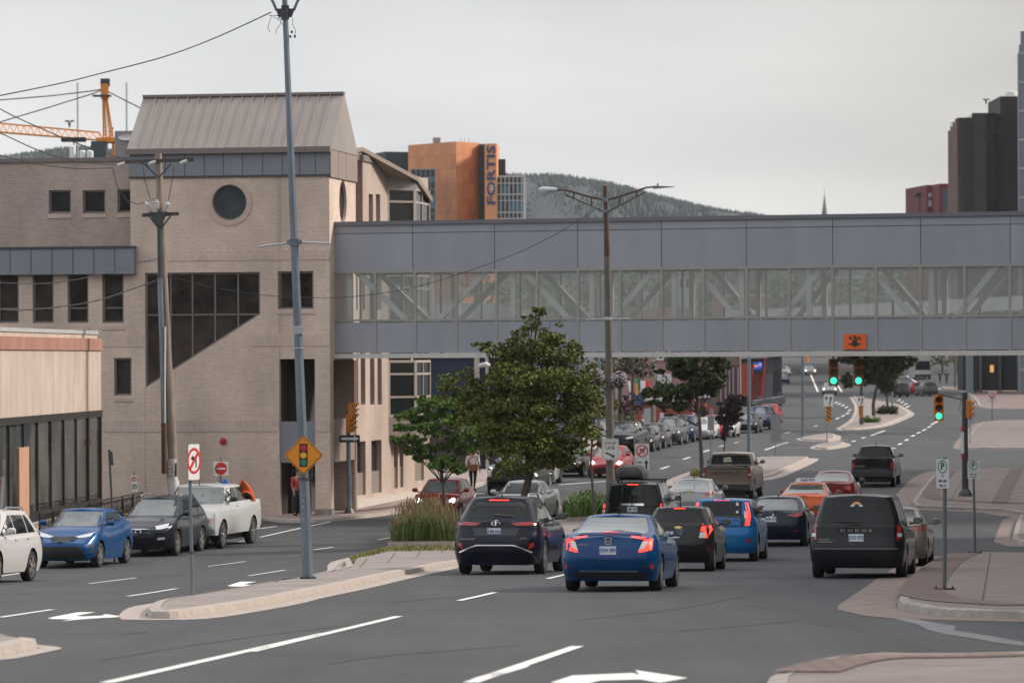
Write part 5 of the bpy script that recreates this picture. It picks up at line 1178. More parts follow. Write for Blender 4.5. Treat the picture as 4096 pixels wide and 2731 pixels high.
car('hatch','red hatchback with round lit headlights partly behind the street lamp','hatchback',2428,1910,10,False,kr,name='hatchback',headlit=(.64,.72),lights=dict(head=[[(.4,.66),(.8,.66),(.8,.80),(.6,.80)]],grille=[[(-.5,.30),(.5,.30),(.42,.5),(-.42,.5)],[(-.35,.62),(.35,.62),(.35,.67),(-.35,.67)]]))
gpk='cars parked along the far left kerb'
car('truck','big black pickup truck, first of the row parked beyond the stop line sign','pickup truck',2476,1822,10,False,blk,name='pickup_truck',group=gpk,glass=glassb)
gry=paint('mid_grey',(.09,.09,.095)); dg2=paint('dark_grey',(.045,.045,.05)); dbl=paint('deep_blue',(.015,.035,.09))
for i,(k,lb_,ct,x,y,pm_,hl_) in enumerate([('sedan','black car half hidden behind the big black pickup in the parked row','sedan',2556,1806,blk,False),
 ('hatch','dark grey hatchback third in the parked row','hatchback',2606,1793,dg2,False),
 ('suv','grey crossover fourth in the parked row','crossover',2668,1779,gry,False),
 ('suv','dark blue suv with silver bumper, tall in the middle of the parked row','suv',2722,1768,dbl,False),
 ('sedan','white car parked behind the trunk of the dark street tree','sedan',2800,1757,wht,False),
 ('hatch','small red car parked between two white cars','hatchback',2848,1750,kr,False),
 ('hatch','white hatchback parked under the purple leaved tree','hatchback',2892,1748,wht,False),
 ('sedan','black sedan parked just past the purple leaved tree','sedan',2982,1732,blk,False),
 ('suv','dark blue crossover parked last before the red car','crossover',3036,1718,dbl,False)]):
    car(k,lb_,ct,x,y,10,False,pm_,name=ct.replace(' ','_'),group=gpk,lo=True,glass=glassb)
car('hatch','red car with dark windows parked last at the end of the far row','hatchback',3072,1693,10,False,kr,name='hatchback',group=gpk,lo=True,glass=glassb)
# far traffic
car('hatch','silver car with lit headlights above the keep right sign','hatchback',3318,1579,4,False,slv,name='hatchback',lo=True,headlit=(.7,.72),group='distant cars on the bend')
car('sedan','distant silver car with lit headlights on the upper bend','sedan',3239,1500,-6,False,slv,name='sedan',lo=True,headlit=(.7,.7),group='distant cars on the bend')
car('sedan','distant white car peeping out behind the modern red building','sedan',3138,1502,0,False,wht,name='sedan',lo=True,group='distant cars on the bend')
car('sedan','distant blue car below the white one by the modern red building','sedan',3132,1534,0,False,dbl,name='sedan',lo=True,group='distant cars on the bend')
car('suv','dark blue suv driving away beside the far tree','suv',3603,1588,-12,True,dg2,name='suv',lo=True,group='distant cars on the bend')
car('suv','grey suv behind the white bus','suv',3716,1584,-8,True,gry,name='suv',lo=True,group='distant cars on the bend')
car('hatch','red car beside the grey suv behind the bus','hatchback',3668,1578,-8,True,kr,name='hatchback',lo=True,group='distant cars on the bend')
car('hatch','black car parked by the dark building on the plaza','hatchback',3925,1560,60,True,blk,name='hatchback',lo=True)
# bus
p=gp(3692,1518); bus=E('bus','white coach with dark windscreen far up the street','bus',p,None,(0,0,math.atan2(-1,-.0)))
sB=F/p.y*0+1; wB=67/(F/p.y)
m=MB(); L_=9; hW=wB/2; 
m.hexa([(-L_,-hW,.35),(0,-hW,.35),(0,hW,.35),(-L_,hW,.35),(-L_,-hW*.96,3.4),(-.35,-hW*.96,3.4),(-.35,hW*.96,3.4),(-L_,hW*.96,3.4)]); m.build('body',wht,bus,world=False)
m=MB(); m.quad((.01-.13,-hW*.9,1.35),(.01-.13,hW*.9,1.35),(-.25,hW*.85,2.6),(-.25,-hW*.85,2.6)); m.v=[Vector((v.x+.03,v.y,v.z)) for v in m.v]; m.build('windscreen',glassd,bus,world=False)
m=MB(); m.box((.02,0,.55),(.08,hW*1.9,.4)); m.build('bumper',blackp,bus,world=False)
for x in (-1.2,-7):
    for sg in (1,-1): wheel(bus,x,sg*(hW-.15),.45,sg,(5,.07,False),True)
# ------------------------------------------------------------------ trees and plants
rnd=random.Random(11)
def leafm(n,c,isl=.45): return M(n,c,.6,island=isl,spec=.3)
lf_d=leafm('leaf_dark',(.055,.080,.024)); lf_g=leafm('leaf_green',(.105,.19,.035),.4); lf_m=leafm('leaf_maple',(.115,.14,.024),.75); lf_y=leafm('leaf_yellowing',(.15,.14,.026),.5); lf_p=leafm('leaf_purple',(.030,.016,.024),.4)
bark=M('bark',(.075,.062,.05),.9,var=.35,vs=9,streak=.3)
def leaves(mb,c,rx,rz,n,size,droop=0,ry=None):
    ry=ry or rx
    for _ in range(n):
        while True:
            a,b,d=rnd.uniform(-1,1),rnd.uniform(-1,1),rnd.uniform(-1,1); q=a*a+b*b+d*d
            if q<1 and rnd.random()<.25+.75*q: break
        p=Vector((c.x+a*rx,c.y+b*ry,c.z+d*rz)); s=size*rnd.uniform(.6,1.25)
        u=Vector((rnd.gauss(0,1),rnd.gauss(0,1),rnd.gauss(0,.6)-droop)).normalized(); v=u.cross(Vector((rnd.gauss(0,1),rnd.gauss(0,1),rnd.gauss(0,1)))).normalized()
        w_=u.cross(v)*s*.18
        mb.add([p-u*s*.5,p+v*s*.36+w_,p+u*s*.55,p-v*s*.36+w_],[[0,1,2],[0,2,3]])
def tree(name,label,cat,base,trunk,clumps,D,dens_,size,mat,tw=.1,droop=0,group=None,key=None,sub=7,limbs=True,extra=None,depthf=.9,fill=None):
    """trunk: picture points from foot to fork; clumps: (x,y,rx,ry) picture ellipses; all set at depth D with real depth"""
    s=F/D; cv=(lambda a:C(key,a)) if key else (lambda a:a); sc_=1/CR[key][2] if key else 1
    root=E(name,label,cat,base,group); tp=[base]+[at(*cv(t_),D) for t_ in trunk]
    m=MB(); n=len(tp); m.tube(tp,[tw*(1-.45*i/(n-1)) for i in range(n)],9); fork=tp[-1]
    mb=MB(); cs=[]
    for (x,y,rx,ry) in clumps:
        px,py=cv((x,y)); rx_,ry_=rx*sc_/s,ry*sc_/s; dy=rnd.uniform(-1,1)*depthf*max(rx_,ry_)*.9
        c=at(px,py,D+dy); cs.append((c,rx_,ry_))
        k=max(9,int(sub*rx_*ry_*3.5/(.35**2)*.3)+7)
        vol=rx_*ry_
        for _ in range(k):
            th=rnd.uniform(0,2*math.pi); ph=rnd.uniform(-1,1); r_=rnd.uniform(.4,1.18)
            cc=c+Vector((math.cos(th)*math.sqrt(1-ph*ph)*rx_*r_,math.sin(th)*math.sqrt(1-ph*ph)*rx_*r_*depthf,ph*ry_*r_))
            rr=rnd.uniform(.2,.55)*math.sqrt(rx_*ry_)
            leaves(mb,cc,rr*1.15,rr*.62,max(20,int(dens_*10*rr*rr/(size*size))),size,droop)
    if limbs:
        for c,rx_,ry_ in cs:
            st=tp[-1] if rnd.random()<.6 or n<3 else tp[-2]; mid=st.lerp(c,.5)+Vector((rnd.uniform(-.1,.1),rnd.uniform(-.1,.1),-.05*abs(rx_)))
            m.tube([st,mid,c],[tw*.3,tw*.17,tw*.06],6)
            for _ in range(4):
                e=c+Vector((rnd.uniform(-1,1)*rx_,rnd.uniform(-1,1)*rx_*.7,rnd.uniform(-.6,1)*ry_))*.95; m.tube([mid.lerp(c,.6),(c+e)/2,e],[tw*.14,tw*.09,tw*.03],4)
    m.build('trunk',bark,root,smooth=60); mb.build('crown',mat,root)
    return root
b_=gp(2094,2190); DM=b_.y
tree('maple_tree','big dense maple with dark green crown growing on the main median','tree',b_,[(2096,2060),(2100,1975),(2118,1900),(2112,1800),(2120,1680)],
 [(2150,1258,34,34),(2128,1300,50,34),(2190,1330,60,50),(2090,1370,75,45),(1960,1395,70,24),(1935,1385,40,20),(2210,1400,110,60),(2060,1450,130,60),(2240,1480,120,70),(2130,1540,150,80),(1960,1560,120,70),(1850,1530,80,50),(1800,1560,50,35),(2330,1590,80,80),(2250,1630,120,80),(2080,1660,150,90),(1930,1660,110,80),(2130,1770,140,90),(1990,1780,90,60),(2320,1700,70,70),(2020,1880,55,40),(2240,1800,70,70),(2060,1830,90,60),(1870,1620,70,50),(2290,1760,50,40)],DM,1.5,.11,lf_m,tw=.15,sub=4.2)
b_=gp(1778,2170)
tree('street_tree','young broad leaved tree with bright green drooping leaves rising from the tall grass','tree',b_,[(1777,2030),(1773,1935),(1768,1890)],
 [(1760,1615,60,26),(1700,1610,40,22),(1640,1655,50,30),(1720,1660,60,28),(1850,1650,66,34),(1880,1640,30,20),(1790,1690,60,24),(1700,1720,80,32),(1612,1710,40,18),(1600,1760,36,16),(1650,1770,50,26),(1900,1730,50,34),(1930,1750,34,30),(1830,1750,70,30),(1740,1780,60,26),(1850,1800,60,24),(1690,1820,50,24),(1640,1800,28,14),(1800,1840,60,22),(1750,1850,40,18),(1830,1872,36,18),(1910,1790,36,22)],b_.y,3.4,.16,lf_g,tw=.062,droop=.9,sub=8)
b_=gp(2375,2110)
sp=tree('street_tree','thin young tree with yellowing leaves leaning by the street lamp','tree',b_,[(2373,1990),(2364,1850),(2368,1760),(2375,1680)],
 [(2330,1545,50,36),(2400,1520,44,26),(2440,1560,36,34),(2310,1600,40,40),(2370,1590,50,36),(2345,1660,46,40),(2400,1650,40,34),(2455,1620,26,24),(2330,1720,34,30),(2380,1730,26,26),(2400,1778,24,12),(2340,1775,20,14)],b_.y,2.3,.11,lf_y,tw=.05,droop=.4,sub=6)
b_=gp(2809,1921)
tree('street_tree','dark green street tree on the second median, partly behind the footbridge','tree',b_,[(1132,1050),(1125,940),(1120,800),(1112,680)],
 [(1080,210,240,70),(900,220,90,45),(1180,330,170,100),(960,300,130,80),(1300,260,70,80),(660,500,80,50),(760,470,90,60),(860,480,130,80),(1000,500,130,80),(1150,450,140,90),(1250,420,70,100),(830,600,120,45),(680,575,70,32),(950,620,90,40),(1060,100,260,90),(760,305,36,18)],b_.y,2.6,.19,lf_d,tw=.11,key='S2',sub=7)
b_=gp(2896,1826)
tree('street_tree','small purple leaved tree between the parked cars and the second median','tree',b_,[(1338,980),(1345,880),(1370,760)],
 [(1440,550,75,50),(1480,580,50,34),(1400,600,90,55),(1440,650,85,50),(1370,680,85,50),(1420,725,80,45),(1320,745,75,38),(1370,790,60,40),(1345,850,34,30),(1335,900,20,16)],b_.y,3.4,.17,lf_p,tw=.05,key='S2',sub=6)
b_=gp(*C('S3',(885,712)))
tree('street_tree','tree with a wide olive crown on the planted median in the bend','tree',b_,[(880,600),(900,480),(930,400)],
 [(700,190,110,50),(850,220,160,80),(1050,220,170,75),(1200,200,80,50),(900,330,140,80),(1010,400,80,70),(640,370,50,50),(660,420,40,30),(780,320,70,60),(1000,100,250,70),(760,90,160,60)],b_.y,2.4,.3,leafm('leaf_olive',(.05,.06,.022)),tw=.17,key='S3',sub=6)
b_=gp(*C('S3',(1010,640)))
tree('street_tree','yellower tree standing just behind the wide crowned median tree','tree',b_,[(1005,560),(1000,480)],[(990,420,70,60),(960,350,80,60),(1020,330,80,60),(1060,280,80,60)],b_.y,2.4,.3,lf_y,tw=.15,key='S3',sub=6)
# bushes and grasses
def bush(label,k,pts,D,h,size,mat,n=3,group=None,name='shrub'):
    mb=MB(); 
    for x,y,rx,ry in pts:
        px,py=C(k,(x,y)); s=F/D*CR[k][2]; c=at(px,py,D); 
        for _ in range(9): 
            q=c+Vector((rnd.uniform(-.6,.6)*rx/s,rnd.uniform(-.6,.6)*rx/s,rnd.uniform(-.5,.5)*ry/s)); leaves(mb,q,rx/s*.6,ry/s*.6,int(n*rx*ry/s/s*1.2/(size*size)),size)
    o=mb.build(name,mat); tag(o,label,'shrub',group); return o
bush('round olive shrub behind its neighbour on the planted median','S3',[(1000,650,90,45),(950,660,50,35),(1050,660,50,35)],gp(*C('S3',(1000,700))).y,1,.2,leafm('leaf_olive',(.05,.06,.022)),n=5)
bush('low green shrub at the foot of the wide crowned tree','S3',[(860,735,90,35),(800,745,50,30)],gp(*C('S3',(860,775))).y,1,.2,lf_g,n=5)
bush('bright green hedge bush behind the big black pickup','T1',[(560,300,120,60),(650,310,60,50)],240,1,.2,lf_g,n=5)
def grass(label,poly,n,hmin,hmax,mat,lean=.5,wd=.012,seed=3,heads=None,name='grass_tuft',base=.24,cat='grass'):
    r_=random.Random(seed); mb=MB(); hb=MB(); xs=[p[0] for p in poly]; ys=[p[1] for p in poly]; k=0
    while k<n:
        x=r_.uniform(min(xs),max(xs)); y=r_.uniform(min(ys),max(ys))
        if not inside((x,y),poly): continue
        k+=1; ex=(x-(min(xs)+max(xs))/2)/(max(xs)-min(xs))*2; h=r_.uniform(hmin,hmax)*(1-.45*ex*ex); a=r_.uniform(0,2*math.pi); l=r_.uniform(.1,lean)*h; d=Vector((math.cos(a),math.sin(a),0)); p=Vector((x,y,g(x,y)+base)); sd_=Vector((-d.y,d.x,0))*wd
        q=[p,p+d*l*.25+Vector((0,0,h*.45)),p+d*l*.6+Vector((0,0,h*.8)),p+d*l+Vector((0,0,h*(.95-.25*l/h)))]
        mb.add([q[0]-sd_,q[0]+sd_,q[1]-sd_,q[1]+sd_,q[2]-sd_*.7,q[2]+sd_*.7,q[3]],[[0,1,3,2],[2,3,5,4],[4,5,6]])
        if heads and r_.random()<heads:
            t=p+d*l*.5+Vector((0,0,h*1.12)); e=t+Vector((r_.uniform(-.05,.05),r_.uniform(-.05,.05),.17)); hb.bar(p+Vector((0,0,h*.5)),t,.006,.006); hb.bar(t,e,.022,.022)
    if heads:
        o=MB(); o.add(mb.v,mb.f,0); o.add(hb.v,hb.f,1); ob=o.build(name,[mat,M('seed_heads',(.25,.19,.10),.9,island=.3)])
    else: ob=mb.build(name,mat)
    tag(ob,label,cat,kind='stuff'); return ob
gg=leafm('grass_green',(.10,.15,.032),.5); 
pt=G('R6',(1110,590),(1600,585),(1625,560),(1600,480),(1230,480),(1130,560))
grass('tall ornamental grass with brown seed heads on the median',pt,4600,.35,.95,gg,lean=.9,heads=.16)
pt2=G('R7',(610,890),(955,872),(960,760),(800,745),(650,790),(560,830))
grass('clump of broad green lily leaves on the median beside the black suv',pt2,2600,.3,.7,leafm('lily_green',(.085,.15,.03),.4),lean=.9,wd=.022,seed=5)
pt3=G('R6',(780,690),(830,665),(1080,605),(1620,595),(1620,625),(1080,635),(840,690),(810,745))
grass('short yellow green weeds along the edge of the planting bed',pt3,1500,.04,.16,leafm('weed',(.17,.17,.04),.4),lean=1,wd=.01,seed=6,base=.12)
grass('weeds at the foot of the street tree on the second median',G('S2',(1030,1265),(1140,1275),(1150,1235),(1050,1240)),500,.1,.35,leafm('weed',(.17,.17,.04),.4),lean=1,seed=8,base=.12)
grass('rough grass under the black railing by the restaurant',G('R3',(220,760),(330,745),(600,690),(600,670),(330,700),(220,730)),900,.1,.45,leafm('weed',(.17,.17,.04),.4),lean=1,seed=9,base=.0)
# background woods
def wood(name,label,items,size,mat,cat='trees',stuff=False,ksub=8,dens_=1.6):
    for i,(x,y,rx,ry,D,lab) in enumerate(items):
        s=F/D; c=at(x,y,D); mb=MB(); rx_,ry_=rx/s,ry/s
        for _ in range(ksub*3):
            th=rnd.uniform(0,6.28); ph=rnd.uniform(-.8,1); r_=rnd.uniform(.3,1)
            cc=c+Vector((math.cos(th)*math.sqrt(1-ph*ph)*rx_*r_,math.sin(th)*math.sqrt(1-ph*ph)*rx_*r_*.7,ph*ry_*r_)); rr=.34*math.sqrt(rx_*ry_)*rnd.uniform(.6,1.2)
            leaves(mb,cc,rr*1.2,rr*.8,int(dens_*3.5*rr*rr/(size*size)),size)
        b=Vector((c.x,c.y,g(c.x,c.y))); root=E(name,lab,'tree',b,label); mb.build('crown',mat,root); m=MB(); m.tube([b,b.lerp(c,.6),c],[.2,.14,.05],8); m.build('trunk',bark,root)
wood('background_tree','trees beyond the footbridge',[(2300,1330,180,200,215,'dark green tree behind the crown of the maple, seen through the bridge glass'),(2480,1420,130,160,235,'dark leafy tree left of the pink clapboard house'),(2450,1180,110,90,250,'green tree top seen in the bridge windows near the street lamp')],.32,lf_d)
wood('background_tree','trees beyond the footbridge',[(2530,1480,60,50,232,'purple leaved bough in front of the pink house'),(2500,1620,70,60,228,'low purple leaved tree left of the brown shop door')],.26,lf_p)
wood('background_tree','trees beyond the footbridge',[(1930,1160,120,80,300,'pale green tree top behind the left end of the bridge'),(2130,1190,130,90,310,'tree top in the third bridge bay')],.4,lf_g)
wood('background_tree','trees beyond the footbridge',[(3690,1440,60,50,560,'dark tree beside the white bus'),(3770,1440,60,34,570,'small dark tree on the plaza edge'),(3830,1436,50,30,575,'dark tree at the left end of the dark arcade')],.5,lf_d)
mb=MB()
for i in range(90):
    x=rnd.uniform(1650,3750); D=rnd.uniform(560,640); s=F/D; y=rnd.uniform(1130,1330); leaves(mb,at(x,y,D),rnd.uniform(4,7),rnd.uniform(2,4),180,1.3)
o=mb.build('far_woods',leafm('leaf_far',(.13,.165,.10),.35)); tag(o,'pale green wooded slope seen through the bridge windows','woods',kind='stuff')
# hill
mb=MB(); prof=[(-800,640),(0,640),(90,632),(200,612),(330,600),(460,610),(1200,680),(1900,712),(2102,712),(2200,711),(2280,717),(2350,727),(2430,742),(2500,758),(2600,787),(2700,811),(2800,836),(2900,856),(3000,868),(3100,884),(3200,905),(3500,960),(4300,1010),(5200,1080)]
Dh=2600; nx_=160; rows_=[]
for j,(dd,hf) in enumerate([(-1500,0),(-1200,.18),(-900,.38),(-600,.6),(-300,.84),(0,1),(300,.9),(900,.3),(1200,0)]):
    ln=[]
    for i in range(nx_+1):
        px=-800+6000*i/nx_; z=at(px,lin(prof,px),Dh).z; x=at(px,1400,Dh).x; zz_=z*hf+(math.sin(i*.9+j*2.1)+math.sin(i*.37+j))*2.2*(1 if 0<hf<1 else 0); ln.append((x,Dh+dd,zz_))
    rows_.append(ln)
V=[p for l in rows_ for p in l]; Q=[[j*(nx_+1)+i,j*(nx_+1)+i+1,(j+1)*(nx_+1)+i+1,(j+1)*(nx_+1)+i] for j in range(8) for i in range(nx_)]
mb.add(V,Q); o=mb.build('hill',M('hill_green',(.018,.033,.040),.95,var=.45,vs=.02),smooth=180,base=(0,2600,0)); tag(o,kind='structure',label='long forested hill on the skyline')
mb=MB()
for _ in range(30000):
    px=rnd.uniform(-100,3300); t=rnd.random()**.8; dd=-1500*(1-t) if rnd.random()<.8 else rnd.uniform(-60,60); k=lin([(-1500,0),(-1200,.18),(-900,.38),(-600,.6),(-300,.84),(0,1),(60,1)],dd); z=at(px,lin(prof,px),Dh).z*k; x=at(px,1400,Dh).x; h=rnd.uniform(2.5,6.5); r_=h*rnd.uniform(.28,.4)
    c=Vector((x,Dh+dd,z-2)); a0=rnd.uniform(0,1); mb.add([c+Vector((math.cos(a0+q*1.5708)*r_,math.sin(a0+q*1.5708)*r_,0)) for q in range(4)]+[c+Vector((0,0,h))],[[0,1,4],[1,2,4],[2,3,4],[3,0,4]])
o=mb.build('forest',leafm('conifer',(.020,.038,.042),.2)); tag(o,'conifer forest covering the skyline hill','forest',kind='stuff')
# ------------------------------------------------------------------ street furniture
galv=M('galvanised',(.17,.215,.26),.45,metal=.4,var=.2,vs=5,streak=.3); galvd=M('pole_dark',(.045,.05,.055),.5,var=.3,vs=4); rust=M('pole_rust',(.085,.045,.035),.8,var=.35,vs=4,streak=.4)
concp=M('pole_concrete',(.115,.10,.085),.85,var=.3,vs=5,streak=.4); wood_=M('pole_wood',(.25,.20,.165),.9,var=.4,vs=7,streak=.12,bump=.4,bs=30); wood2=M('crossarm_wood',(.075,.065,.06),.9,var=.4,vs=8)
sgw=M('sign_white',(.70,.71,.70),.5); sgr=M('sign_red',(.55,.02,.03),.5); sgg=M('sign_green',(.01,.22,.12),.5); sgy=M('sign_yellow',(.75,.28,.012),.5); sgk=MATS['sign_black']; sgb=M('sign_back',(.26,.27,.28),.5,metal=.4)
sigy=M('signal_yellow',(.58,.20,.02),.5,var=.08); 
camd=lambda p: math.atan2(-p.x,-p.y)
class Sgn:
    """flat sign: local x to the right as seen from its front, z up, front towards yaw"""
    def __init__(s,c,yaw,roll=0):
        s.c=Vector(c); s.n=Vector((math.sin(R(yaw)),math.cos(R(yaw)),0)); s.x=Vector((0,0,1)).cross(s.n); s.z=Vector((0,0,1))
        if roll: q=Matrix.Rotation(R(roll),3,s.n); s.x=q@s.x; s.z=q@s.z
    def p(s,x,z,o=0): return s.c+s.x*x+s.z*z+s.n*o
    def poly(s,mb,pts,o0,o1,mi=0):
        A=[s.p(x,z,o1) for x,z in pts]; mb.prism(A,s.n*(o0-o1),mi)
def rrect(w,h,r=.03,k=3):
    o=[]
    for cx,cy,a in ((w/2-r,h/2-r,0),(-w/2+r,h/2-r,90),(-w/2+r,-h/2+r,180),(w/2-r,-h/2+r,270)):
        for i in range(k+1): t=R(a+90*i/k); o.append((cx+r*math.cos(t),cy+r*math.sin(t)))
    return o
def circ_(r,n=28,cx=0,cz=0,b=1): return [(cx+r*math.cos(2*math.pi*i/n),cz+r*b*math.sin(2*math.pi*i/n)) for i in range(n)]
def ringm(S,mb,r0,r1,o0,o1,cx=0,cz=0,n=28,mi=0,b=1):
    A=circ_(r0,n,cx,cz,b); B=circ_(r1,n,cx,cz,b)
    for i in range(n):
        j=(i+1)%n; mb.hexa([S.p(*A[i],o0),S.p(*A[j],o0),S.p(*B[j],o0),S.p(*B[i],o0),S.p(*A[i],o1),S.p(*A[j],o1),S.p(*B[j],o1),S.p(*B[i],o1)],mi)
def pole(root,base,top,r0,r1,mat,n=12,name='post'):
    m=MB(); m.tube([base,top],[r0,r1],n); return m.build(name,mat,root,smooth=40 if n>8 else None)
# tall octagonal lamp pole
b_=gp(1232,2338); b_.z+=.13; t_=at(1137,-40,b_.y)
lp_=E('lamp_pole','very tall grey octagonal steel lamp pole standing on the median, leaning left','lamp pole',b_)
m=MB(); m.tube([b_,b_.lerp(t_,1.02)],[.118,.053],8); m.build('pole',galv,lp_); m=MB(); m.tube([b_-Vector((0,0,.02)),b_+Vector((0,0,.035))],[.17,.17],8); m.build('base_plate',galvd,lp_)
def lpt(y): k=(2338-y)/(2338+40); return b_.lerp(t_,k)
c=lpt(54); m=MB(); 
for sg in (-1,1): m.hexa([c+Vector((sg*a,q,z)) for z,(x0_,x1_) in ((-.085,(.04,.13)),(.085,(.04,.19))) for a,q in ((x0_,-.04),(x1_,-.04),(x1_,.04),(x0_,.04))] )
m.tube([c-Vector((0,0,.13)),c+Vector((0,0,.15))],[.085,.082],8); m.build('arm_bracket',galvd,lp_)
m=MB()
for sg in (-1,1): m.tube([c+Vector((sg*.17,0,.05)),c+Vector((sg*.24,0,.22)),c+Vector((sg*.36,0,.42)),c+Vector((sg*.6,0,.7)),c+Vector((sg*1.2,0,1.0))],.03,8)
m.build('lamp_arm',galv,lp_,smooth=60)
m=MB(); r_=random.Random(2)
for q in range(4):
    p=c+Vector((-.17-.05*q,0,-.05)); pts=[p]
    for k in range(6): p=p+Vector((r_.uniform(-.09,.10),0,r_.uniform(-.12,.02))); pts.append(p)
    m.tube(pts,.007,4)
m.tube([c+Vector((.15,0,-.1)),c+Vector((.15,0,-.25)),c+Vector((.2,0,-.33)),c+Vector((.2,0,-.45))],.007,4); m.box(c+Vector((.19,0,-.47)),(.04,.03,.05)); m.box(c+Vector((.1,0,-.47)),(.04,.03,.05)); m.box(c+Vector((.13,0,-.38)),(.04,.03,.05))
m.build('loose_wiring',blackp,lp_)
c=lpt(980); s_=F/b_.y; m=MB(); m.tube([at(1035,987,b_.y),c,at(1326,974,b_.y)],.022,8); m.build('banner_arm',M('galv_bright',(.45,.48,.5),.4,metal=.5),lp_,smooth=60)
m=MB()
for dz in (-.06,.06): m.tube([c+Vector((0,0,dz-.012)),c+Vector((0,0,dz+.012))],[.108,.108],8)
m.box(c,(.30,.12,.08)); m.build('clamp',galv,lp_)
for y,r_ in ((1322,.105),(1352,.106),(1408,.108)): m=MB(); q=lpt(y); m.tube([q-Vector((0,0,.015)),q+Vector((0,0,.015))],[r_,r_],8); m.build('band_clamp',MATS['galv_bright'],lp_)
m=MB(); m.box(lpt(1337)+Vector((.02,-.09,0)),(.18,.06,.14)); m.build('clamp_box',MATS['galv_bright'],lp_)
m=MB(); q=lpt(1935); m.tube([q-Vector((0,0,.02)),q+Vector((0,0,.02))],[.131,.131],8); m.box(q+Vector((.14,0,.16)),(.07,.06,.30)); m.build('junction_box',galvd,lp_)
m=MB(); 
for i_,ch in enumerate('UAR-E'): 
    q=lpt(1998+i_*26); text_mesh(m,ch,q+Vector((-.03,-.118,0)),(1,0,-.2),(.2,0,1),.12,.002)
m.build('graffiti',M('scrawl',(.36,.4,.44),.6),lp_)
# warning sign
c=at(1214,1820,b_.y-.17); S=Sgn(c,180+2,45); ws=E('signal_ahead_sign','yellow diamond sign with traffic light symbol on the tall lamp pole','sign',c)
a_=.405*math.sqrt(2)*.985
m=MB(); S.poly(m,rrect(a_,a_,.05),0,.006); m.build('sign_panel',sgy,ws); m=MB(); S.poly(m,rrect(a_-.03,a_-.03,.045),.0065,.008); m.build('border',sgk,ws); m=MB(); S.poly(m,rrect(a_-.055,a_-.055,.04),.0085,.0095); m.build('sign_face',sgy,ws)
S2=Sgn(c,182); m=MB(); S2.poly(m,rrect(.165,.46,.005),.010,.012); m.build('symbol',sgk,ws)
for dz,mt in ((.145,sgr),(0,M('sign_amber',(.85,.42,.03),.5)),(-.145,sgg)): m=MB(); S2.poly(m,circ_(.062,24,0,dz),.0125,.014); m.build('symbol_disc',mt,ws)
# no left turn sign in the foreground
def noleft(mb_w,S,w,h,r,cz=0,off=.004,parent=None,arrow=True):
    m=MB(); S.poly(m,rrect(w,h,.03),0,.004); m.build('sign_panel',sgw,parent)
    m=MB(); ringm(S,m,r*.80,r,.005,.008,0,cz); 
    d=r*.86*.7071; m.hexa([S.p(x,z,o) for o in (.0085,.010) for x,z in ((-d-.02,cz-d+.02),(-d+.02,cz-d-.02),(d+.02,cz+d-.02),(d-.02,cz+d+.02))]); m.build('red_ring',sgr,parent)
    m=MB(); k=r; S.poly(m,[(x*k,z*k+cz) for x,z in ((.22,-.5),(.38,-.5),(.38,.30),(-.1,.30),(-.1,.46),(-.48,.2),(-.1,-.04),(-.1,.12),(.22,.12))],.005,.0075); m.build('arrow_symbol',sgk,parent)
b_=gp(770,2408); b_.z+=.12; D=b_.y; ns=E('no_left_turn_sign','narrow looking no left turn sign turned sideways on a post at the median nose','sign',b_)
tp=at(757,1775,D); m=MB(); m.tube([b_,b_.lerp(tp,.28)],.035,10); m.tube([b_.lerp(tp,.28),tp],.027,10); m.build('post',galv,ns,smooth=60)
m=MB(); m.tube([b_.lerp(tp,.275),b_.lerp(tp,.29)],.042,10); m.build('rust_collar',rust,ns)
c=at(775,1847,D-.06); S=Sgn(c,180+67); S.x=(S.x+Vector((0,0,.0))).normalized(); m=MB(); wv,hv=.45,.66
S=Sgn(c,180-64); noleft(None,S,.36,.60,.22,.02,parent=ns)
# utility pole
D=126.0; b_=Vector((at(706,2100,D).x,D,g(at(706,2100,D).x,D))); tp=at(633,615,D); up_=E('utility_pole','old wooden utility pole with two crossarms, insulators and a white wrapped foot','utility pole',b_)
m=MB(); K=[at(706,2130,D),at(697,1960,D),at(684,1700,D),at(668,1400,D),at(650,1000,D),tp]; K[0]=b_; m.tube(K,[.17,.165,.155,.14,.125,.11],14); m.build('pole',wood_,up_,smooth=60)
m=MB(); m.tube([at(702,2110,D),at(699,2000,D),at(690,1905,D)],[.21,.20,.19],14); m.build('white_wrap',M('wrap_white',(.62,.63,.65),.7,var=.15,vs=6),up_,smooth=60)
m=MB(); m.tube([at(688,1905,D-.02),at(686,1835,D-.02)],[.185,.18],14); m.build('poster_band',M('poster_band',(.45,.42,.42),.8,var=.6,vs=14),up_,smooth=60)
f=lambda k,x,y,dd=0: at(*C(k,(x,y)),D+dd)
m=MB(); m.bar(f('R1',985,682,-.15),f('R1',1520,665,-.15),.1,.11); m.build('crossarm',wood2,up_); m=MB(); m.bar(f('R1',1115,1100,-.15),f('R1',1402,1088,-.15),.1,.12); m.build('crossarm',wood2,up_)
m=MB(); 
for a_,b2 in (((1140,705),(1240,805)),((1340,700),(1245,805)),((1170,1110),(1245,1205)),((1340,1105),(1260,1205))): m=MB(); m.bar(f('R1',*a_,-.2),f('R1',*b2,-.2),.03,.05); m.build('brace',galvd,up_)
m=MB(); m.prism([f('R1',x,y,-.24) for x,y in ((1175,1075),(1310,1070),(1290,1130),(1255,1190),(1235,1190),(1190,1130))],(0,.08,0)); m.build('bracket_plate',galvd,up_)
